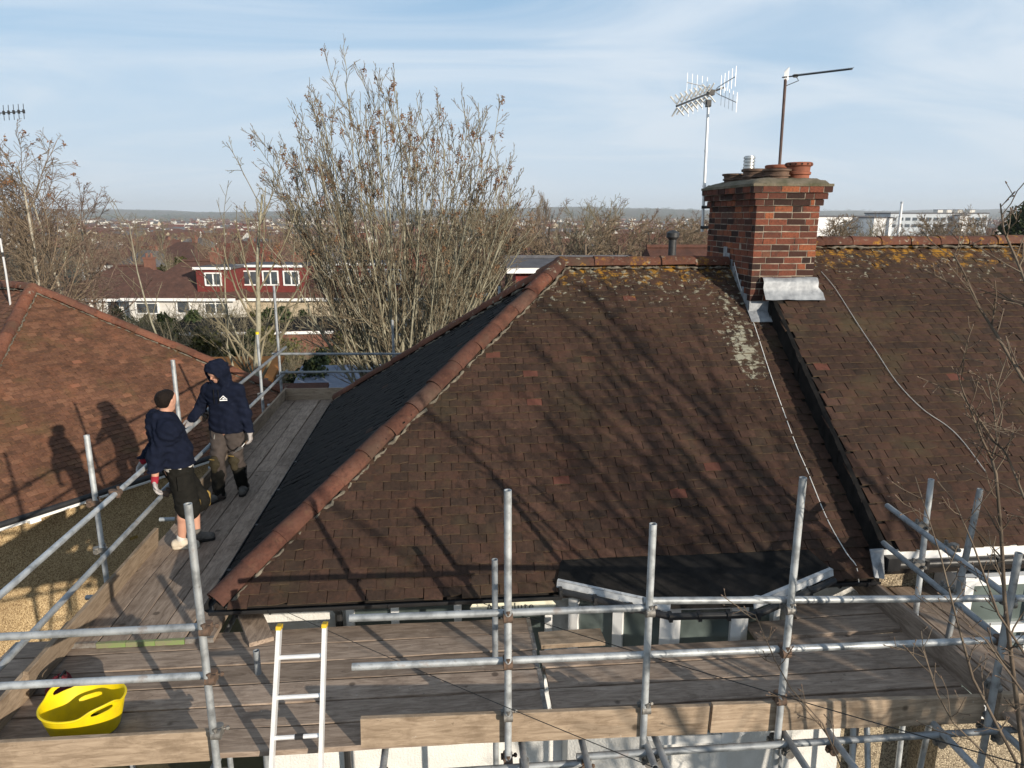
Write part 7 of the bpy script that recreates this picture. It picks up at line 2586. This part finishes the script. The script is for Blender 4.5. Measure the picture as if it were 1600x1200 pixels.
def build_gardens():
    # sheds, fences and outbuildings straight behind the scaffold
    def shed(name, u, v, D, W, Dp, H, roofm, wallm, lab, cat='shed', rz=0.0, pitch=0.15):
        c = PY(u, v, D); z0 = ground_z(c.x, D)
        e = empty(name, (c.x, D, z0), lab, cat)
        Rm = Matrix.Rotation(rz, 3, 'Z')
        mb = MB(); mb.box((c.x, D, z0 + H / 2), (W, Dp, H), Rm); obj('wall', mb, wallm, e)
        mb = MB()
        q = [Vector((c.x, D, z0 + H)) + Rm @ Vector(p) for p in ((-W / 2 - .15, -Dp / 2 - .15, -pitch), (W / 2 + .15, -Dp / 2 - .15, -pitch), (W / 2 + .15, Dp / 2 + .15, pitch), (-W / 2 - .15, Dp / 2 + .15, pitch))]
        q = [p + Vector((0, 0, 0.13)) for p in q]
        mb.slab(q, 0.12); obj('roof', mb, roofm, e)
        mb = MB(); mb.bar(q[0] - Vector((0, 0, .05)), q[1] - Vector((0, 0, .05)), 0.05, 0.16); obj('fascia', mb, M['upvc'] if wallm is not M['dark_wood'] else M['orange_wood'], e)
        mb = MB(); mb.box(Vector((c.x, D, z0 + 1.0)) + Rm @ Vector((W * 0.2, -Dp / 2 - 0.02, 0)), (0.8, 0.05, 1.9), Rm); obj('door', mb, wallm, e)
    shed('garden_shed', 300, 530, 27, 5.6, 2.6, 2.7, M['orange_wood'], M['dark_wood'], 'dark timber shed with orange boarded roof edge behind the red roof', pitch=0.3)
    shed('garden_room', 400, 505, 44, 9.5, 4.0, 2.9, M['felt'], M['wall_brick'], 'flat dark roofed brick garden room behind the slim tree', 'outbuilding')
    shed('garden_shed', 560, 560, 26, 4.5, 3.2, 2.3, M['blue_felt'], M['dark_wood'], 'shed with blue grey felt roof under the ash tree', pitch=0.35)
    shed('garden_shed', 690, 560, 27.5, 3.6, 3.0, 2.3, M['blue_felt'], M['wall_brick'], 'brick outhouse with blue grey roof beside the ash tree', pitch=0.3)
    shed('garden_shed', 420, 590, 23, 3.0, 2.4, 2.2, M['roof_rust'], M['dark_wood'], 'dark shed with rust coloured roof beyond the scaffold end', pitch=0.3)
    # panel fences
    rs = random.Random(2)
    for u0, u1, D in ((330, 620, 24.2), (620, 800, 30)):
        a, b = PY(u0, 560, D), PY(u1, 560, D + 1.5)
        z0 = ground_z(a.x, D)
        f = empty('garden_fence', (a.x, D, z0), 'dark timber fence between the gardens behind the scaffold' if D < 25 else 'dark timber fence beyond the ash tree', 'fence')
        n = int((b - a).length / 0.15)
        me = None
        for i in range(n):
            p = a.lerp(b, (i + 0.5) / n)
            if me is None:
                m_ = MB(); m_.box((0, 0, 0.85), (0.14, 0.02, 1.7)); me = m_.mesh('plank'); me.materials.append(M['dark_wood'])
            inst('plank', me, Matrix.Translation((p.x, p.y, z0 + rs.uniform(-.01, .01))) @ Matrix.Rotation(math.atan2(b.y - a.y, b.x - a.x), 4, 'Z'), f)
        for i in range(int(n / 12) + 1):
            p = a.lerp(b, min(1, i * 12 / n)); m_ = MB(); m_.box((p.x, p.y + 0.06, z0 + 0.9), (0.1, 0.1, 1.85)); obj('post', m_, M['dark_wood'], f)
        m_ = MB()
        for zz in (0.35, 1.4):
            m_.bar((a.x, a.y + 0.04, z0 + zz), (b.x, b.y + 0.04, z0 + zz), 0.04, 0.08)
        obj('rail', m_, M['dark_wood'], f)


build_gardens()


# ------------------------------------------------------------------ background planting
def build_planting():
    rs = random.Random(33)
    protos = {}
    # bare spreading trees in three twig colours, each a real trunk with limbs and twigs
    def bare(key, mats, seed, H=8.0, ang=46, dense=7, thick=0.014, up=0.04, label='', group='bare trees among the houses', name='bare_tree'):
        prm = [dict(n=7, wob=0.05, up=0.05, rmin=0.05, rend=0.3),
               dict(k=16, **{'from': 0.18}, ang=ang, len=0.52, n=6, wob=0.09, up=up + 0.04, rmin=thick * 1.6, rr=0.55, rend=0.35),
               dict(k=dense, **{'from': 0.2}, ang=ang * 0.9, len=0.48, n=4, wob=0.11, up=up, rmin=thick, rr=0.55, rend=0.5),
               dict(k=dense - 1, **{'from': 0.15}, ang=42, len=0.5, n=3, wob=0.12, up=up * 0.5, rmin=thick * 0.8, rr=0.6, rend=0.6)]
        H *= 1.12
        t, segs = simple_tree(name, (0, 0, -0.2), H, prm, mats, random.Random(seed), label, group, trunk_r=0.2)
        protos[key] = [t, False]
    bare('a', (M['bark'], M['twig']), 1, label='bare brown deciduous tree between the far houses')
    bare('b', (M['bark'], M['twig_red']), 2, ang=40, label='bare reddish twigged tree between the far houses')
    bare('c', (M['ash'], M['twig_olive']), 3, ang=34, up=0.07, label='bare olive twigged upright tree between the far houses')
    bare('d', (M['bark'], M['twig']), 4, H=6, ang=50, dense=10, thick=0.017, label='low bare spreading tree thick with twigs')
    bare('pop', (M['bark'], M['twig']), 6, H=13, ang=14, up=0.1, thick=0.03, label='tall narrow bare poplar on the skyline', group='poplars', name='poplar_tree')

    def leafy(key, mat, rx, rz, n, size, label, group, name, lumps=14, trunk=True):
        t = empty(name, (0, 0, 0), label, 'bush' if 'bush' in name else 'tree', group)
        mb = MB(); r2 = random.Random(hash(key) % 1000 if False else len(key) * 7 + lumps)
        for k in range(lumps):
            f = k / (lumps - 1)
            zz = rz * (0.25 + 1.55 * f)
            rr = rx * (1 - 0.75 * f) if name == 'conifer_tree' else rx * math.sin(math.pi * (0.15 + 0.8 * f)) * 0.75
            a = r2.uniform(0, 6.28)
            c = Vector((math.cos(a) * rr * 0.6, math.sin(a) * rr * 0.6, zz))
            leaf_blob(mb, c, rr * 0.75 + 0.15, rr * 0.75 + 0.15, rz * 0.25, n // lumps, size, r2, 0.2)
        obj('crown', mb, mat, t, kind='stuff', sharp=None)
        mb = MB(); mb.path([(0, 0, -0.3), (0, 0, rz * 1.2)], [rx * 0.08 + 0.03, 0.03], 7); obj('trunk', mb, M['bark'], t)
        protos[key] = [t, False]
    leafy('con', M['leaf_dark'], 2.2, 4.5, 3600, 0.16, 'dark evergreen conifer standing out of the bare trees', 'evergreens', 'conifer_tree', 18)
    leafy('ever', M['leaf_dark'], 3.0, 3.0, 4200, 0.15, 'dark rounded evergreen tree standing among bare trees', 'evergreens', 'evergreen_tree', 16)
    leafy('bush', M['leaf_olive'], 1.5, 1.0, 2600, 0.085, 'olive green garden bush behind the scaffold', 'garden bushes', 'green_bush', 12)
    leafy('ivy', M['leaf_dark'], 1.3, 1.3, 2600, 0.08, 'dark ivy clad bush in the gardens', 'garden bushes', 'ivy_bush', 12)
    # brushy bush made of thin shoots
    t = empty('brush_bush', (0, 0, 0), 'tangled brown winter bush in the back gardens', 'bush', 'winter bushes')
    r2 = random.Random(4); segs = []
    tw = [dict(n=5, wob=0.1, up=0.03, rmin=0.009, rend=0.4), dict(k=6, **{'from': 0.2}, ang=38, len=0.5, n=3, wob=0.12, up=0.0, rmin=0.007, rr=0.6), dict(k=3, **{'from': 0.2}, ang=40, len=0.5, n=2, wob=0.12, up=0.0, rmin=0.006, rr=0.7)]
    for k in range(46):
        a = r2.uniform(0, 6.28); rr = r2.uniform(0, 0.5)
        grow(segs, Vector((math.cos(a) * rr, math.sin(a) * rr, -0.1)), Vector((math.cos(a) * r2.uniform(0.1, 0.9), math.sin(a) * r2.uniform(0.1, 0.9), 1)), r2.uniform(1.4, 2.6), 0.016, 0, tw, r2)
    obj('shoots', segs_mb(segs), M['twig_olive'], t, kind='stuff', sharp=None)
    protos['brush'] = [t, False]

    def put(key, x, y, s=1.0, z=None, label=None):
        p = protos[key]
        loc = (x, y, ground_z(x, y) if z is None else z)
        rot = rs.uniform(0, 6.28)
        if not p[1]:
            p[1] = True
            o = p[0]; o.location = loc; o.rotation_euler = (0, 0, rot); o.scale = (s, s, s)
            if label: o['label'] = label
            return o
        return copy_thing(p[0], loc, rot, s, label)

    def at(u, D): return PY(u, 400, D).x
    # bushes in the gardens just behind
    for i in range(30):
        u = rs.uniform(150, 800); D = rs.uniform(24, 36)
        put(rs.choice(['brush', 'brush', 'brush', 'bush', 'ivy']), at(u, D), D, rs.uniform(0.8, 1.25))
    for i in range(26):
        u = rs.uniform(140, 760); D = rs.uniform(38, 55)
        put(rs.choice(['brush', 'brush', 'brush', 'bush', 'ivy']), at(u, D), D, rs.uniform(0.9, 1.5))
    for i in range(44):
        u = rs.uniform(150, 470); D = rs.uniform(34, 53)
        put(rs.choice(['brush', 'brush', 'brush', 'bush', 'ivy', 'bush']), at(u, D), D, rs.uniform(1.0, 1.7))
    for u, D, s in ((190, 40, 1.5), (240, 42, 1.5), (300, 41, 1.6), (150, 38, 1.4), (345, 43, 1.3)):
        put('bush' if u != 240 else 'ivy', at(u, D), D, s)
    # bare trees standing between the rows; the last figure is where the crown tops out in the photograph
    def fit(key, u, D, vtop):
        H = {'a': 9.6, 'b': 9.8, 'c': 10.4, 'd': 7.6}[key]
        x = at(u, D); g = ground_z(x, D)
        s = max(0.45, (PY(u, vtop, D).z - g) / H)
        put(key, x, D + rs.uniform(-1, 1), s)
    for u, D, k, vt in ((5, 44, 'b', 318), (45, 50, 'a', 315), (190, 81, 'b', 368), (215, 93, 'a', 383), (270, 95, 'c', 390), (330, 91, 'a', 388), (380, 87, 'c', 378), (420, 78, 'b', 335), (470, 82, 'a', 335), (545, 85, 'a', 340), (600, 84, 'b', 345), (650, 80, 'c', 338),
                        (672, 46, 'c', 345), (700, 52, 'd', 350), (722, 48, 'c', 335), (770, 50, 'c', 330), (792, 46, 'd', 345), (800, 60, 'b', 330), (842, 44, 'd', 352), (858, 58, 'b', 335), (896, 54, 'c', 330), (915, 43, 'd', 352), (935, 50, 'c', 328), (950, 60, 'b', 332), (968, 45, 'd', 356), (1002, 70, 'b', 345), (1020, 47, 'd', 356), (1060, 52, 'd', 358), (1078, 70, 'b', 348), (1095, 58, 'd', 352),
                        (1298, 58, 'd', 352), (1322, 62, 'd', 350), (1350, 66, 'c', 352), (1375, 80, 'd', 366), (1425, 90, 'b', 364), (1450, 70, 'd', 356), (1478, 66, 'd', 350), (1500, 72, 'a', 346), (1522, 62, 'd', 350), (1545, 70, 'b', 342), (1465, 95, 'b', 352), (1590, 66, 'a', 340), (1620, 60, 'd', 345)):
        fit(k, u, D, vt)
    for u, D, s in ((842, 330, 1.0), (851, 335, 1.08)):
        put('pop', at(u, D), D, s * 1.25, z=ground_z(0, D) + 2)
    for u, D, k, s in ((872, 200, 'con', 1.15), (1065, 150, 'ever', 1.15), (1080, 170, 'con', 1.2), (830, 210, 'ever', 1.6), (890, 220, 'ever', 1.3), (1585, 55, 'con', 1.22), (1565, 58, 'ever', 1.0), (1610, 60, 'ever', 1.3), (640, 150, 'ever', 1.4), (690, 170, 'ever', 1.4), (760, 160, 'ever', 1.5), (285, 100, 'bush', 3.2), (250, 95, 'bush', 2.6), (570, 140, 'ever', 1.2), (1030, 330, 'a', 1.6)):
        put(k, at(u, D), D, s)
    # more trees through the streets
    for i in range(85):
        D = rs.choice([105, 125, 145, 180, 215, 270, 330]) * rs.uniform(0.9, 1.1)
        u = rs.uniform(0, 1110) if rs.random() < 0.8 else rs.uniform(1290, 1600)
        put(rs.choice('aabbc'), at(u, D), D, rs.uniform(0.75, 1.15))
    for k, p in protos.items():
        if not p[1]: put(k, 60, 120)
    # roofs beyond the streets one can count: small gabled blocks
    mb = MB()
    for i in range(1500):
        D = 420 * math.exp(rs.random() * 1.9)
        u = rs.uniform(-100, 1700)
        x = at(u, D); zz = ground_z(x, D)
        W, Dp, h1, h2 = rs.uniform(8, 18), rs.uniform(7, 10), rs.uniform(4.5, 6), rs.uniform(7.5, 9.5)
        Rm = Matrix.Rotation(rs.choice([0, 0.3, 1.4, -0.4]) + rs.uniform(-.2, .2), 3, 'Z'); O = Vector((x, D, zz))
        V = [O + Rm @ Vector(p) for p in ((-W / 2, -Dp / 2, -1), (W / 2, -Dp / 2, -1), (W / 2, Dp / 2, -1), (-W / 2, Dp / 2, -1), (-W / 2, -Dp / 2, h1), (W / 2, -Dp / 2, h1), (W / 2, Dp / 2, h1), (-W / 2, Dp / 2, h1), (-W / 2, 0, h2), (W / 2, 0, h2))]
        mb.add(V, [(0, 1, 5, 4), (2, 3, 7, 6), (1, 2, 6, 9, 5), (3, 0, 4, 8, 7)], rs.choice([0, 0, 0, 1, 2]))
        mb.add(V, [(4, 5, 9, 8), (6, 7, 8, 9)], rs.choice([3, 3, 4, 5, 6]))
    obj('far_rooftops', mb, [M['wall_white'], M['wall_cream'], M['wall_brick'], M['roof_brown'], M['roof_red'], M['roof_rust'], M['roof_slate']], label='spread of small distant rooftops below the hills', cat='houses', kind='stuff', origin=(0, 800, 0), sharp=None)
    # woodland and hedges too far off to count: brush of small faces
    mb = MB()
    for i in range(2600):
        D = 350 * math.exp(rs.random() * 2.75)
        u = rs.uniform(-150, 1750)
        x = at(u, D); zz = ground_z(x, D)
        s = rs.uniform(3.0, 6.5) * (1 if D < 1500 else 1.8)
        leaf_blob(mb, Vector((x, D, zz + s * 0.7)), s * 1.25, s * 1.25, s * 0.8, 46 if D < 1200 else 26, s * 0.16, rs, 0.25)
    obj('far_woodland', mb, M['leaf_brown'], label='distant brown winter woodland and hedges up to the hills', cat='woodland', kind='stuff', origin=(0, 800, 0), sharp=None)
    mb = MB()
    for i in range(900):
        D = rs.uniform(3400, 6200)
        u = rs.uniform(-200, 1800)
        x = at(u, D); zz = ground_z(x, D)
        s = rs.uniform(8, 16)
        leaf_blob(mb, Vector((x, D, zz + s * 0.4)), s * 2.2, s * 1.6, s * 0.7, 34, s * 0.24, rs, 0.2)
    obj('hill_woodland', mb, M['leaf_dark'], label='dark woods along the distant hills', cat='woodland', kind='stuff', origin=(0, 4800, 0), sharp=None)


build_planting()


# ------------------------------------------------------------------ haze
def build_haze():
    t = bpy.data.materials.new('thin_air_haze')
    t.use_nodes = True
    nt = t.node_tree
    for n in list(nt.nodes): nt.nodes.remove(n)
    out = nt.nodes.new('ShaderNodeOutputMaterial')
    pv = nt.nodes.new('ShaderNodeVolumePrincipled')
    pv.inputs['Color'].default_value = (0.88, 0.94, 1.0, 1)
    pv.inputs['Density'].default_value = 0.00012
    pv.inputs['Anisotropy'].default_value = 0.1
    nt.links.new(pv.outputs[0], out.inputs['Volume'])
    mb = MB()
    mb.box((0, 4400, 60), (33000, 9400, 170))
    obj('haze', mb, t, kind='stuff', origin=(0, 4400, -25))


HAZE = True
if HAZE:
    build_haze()
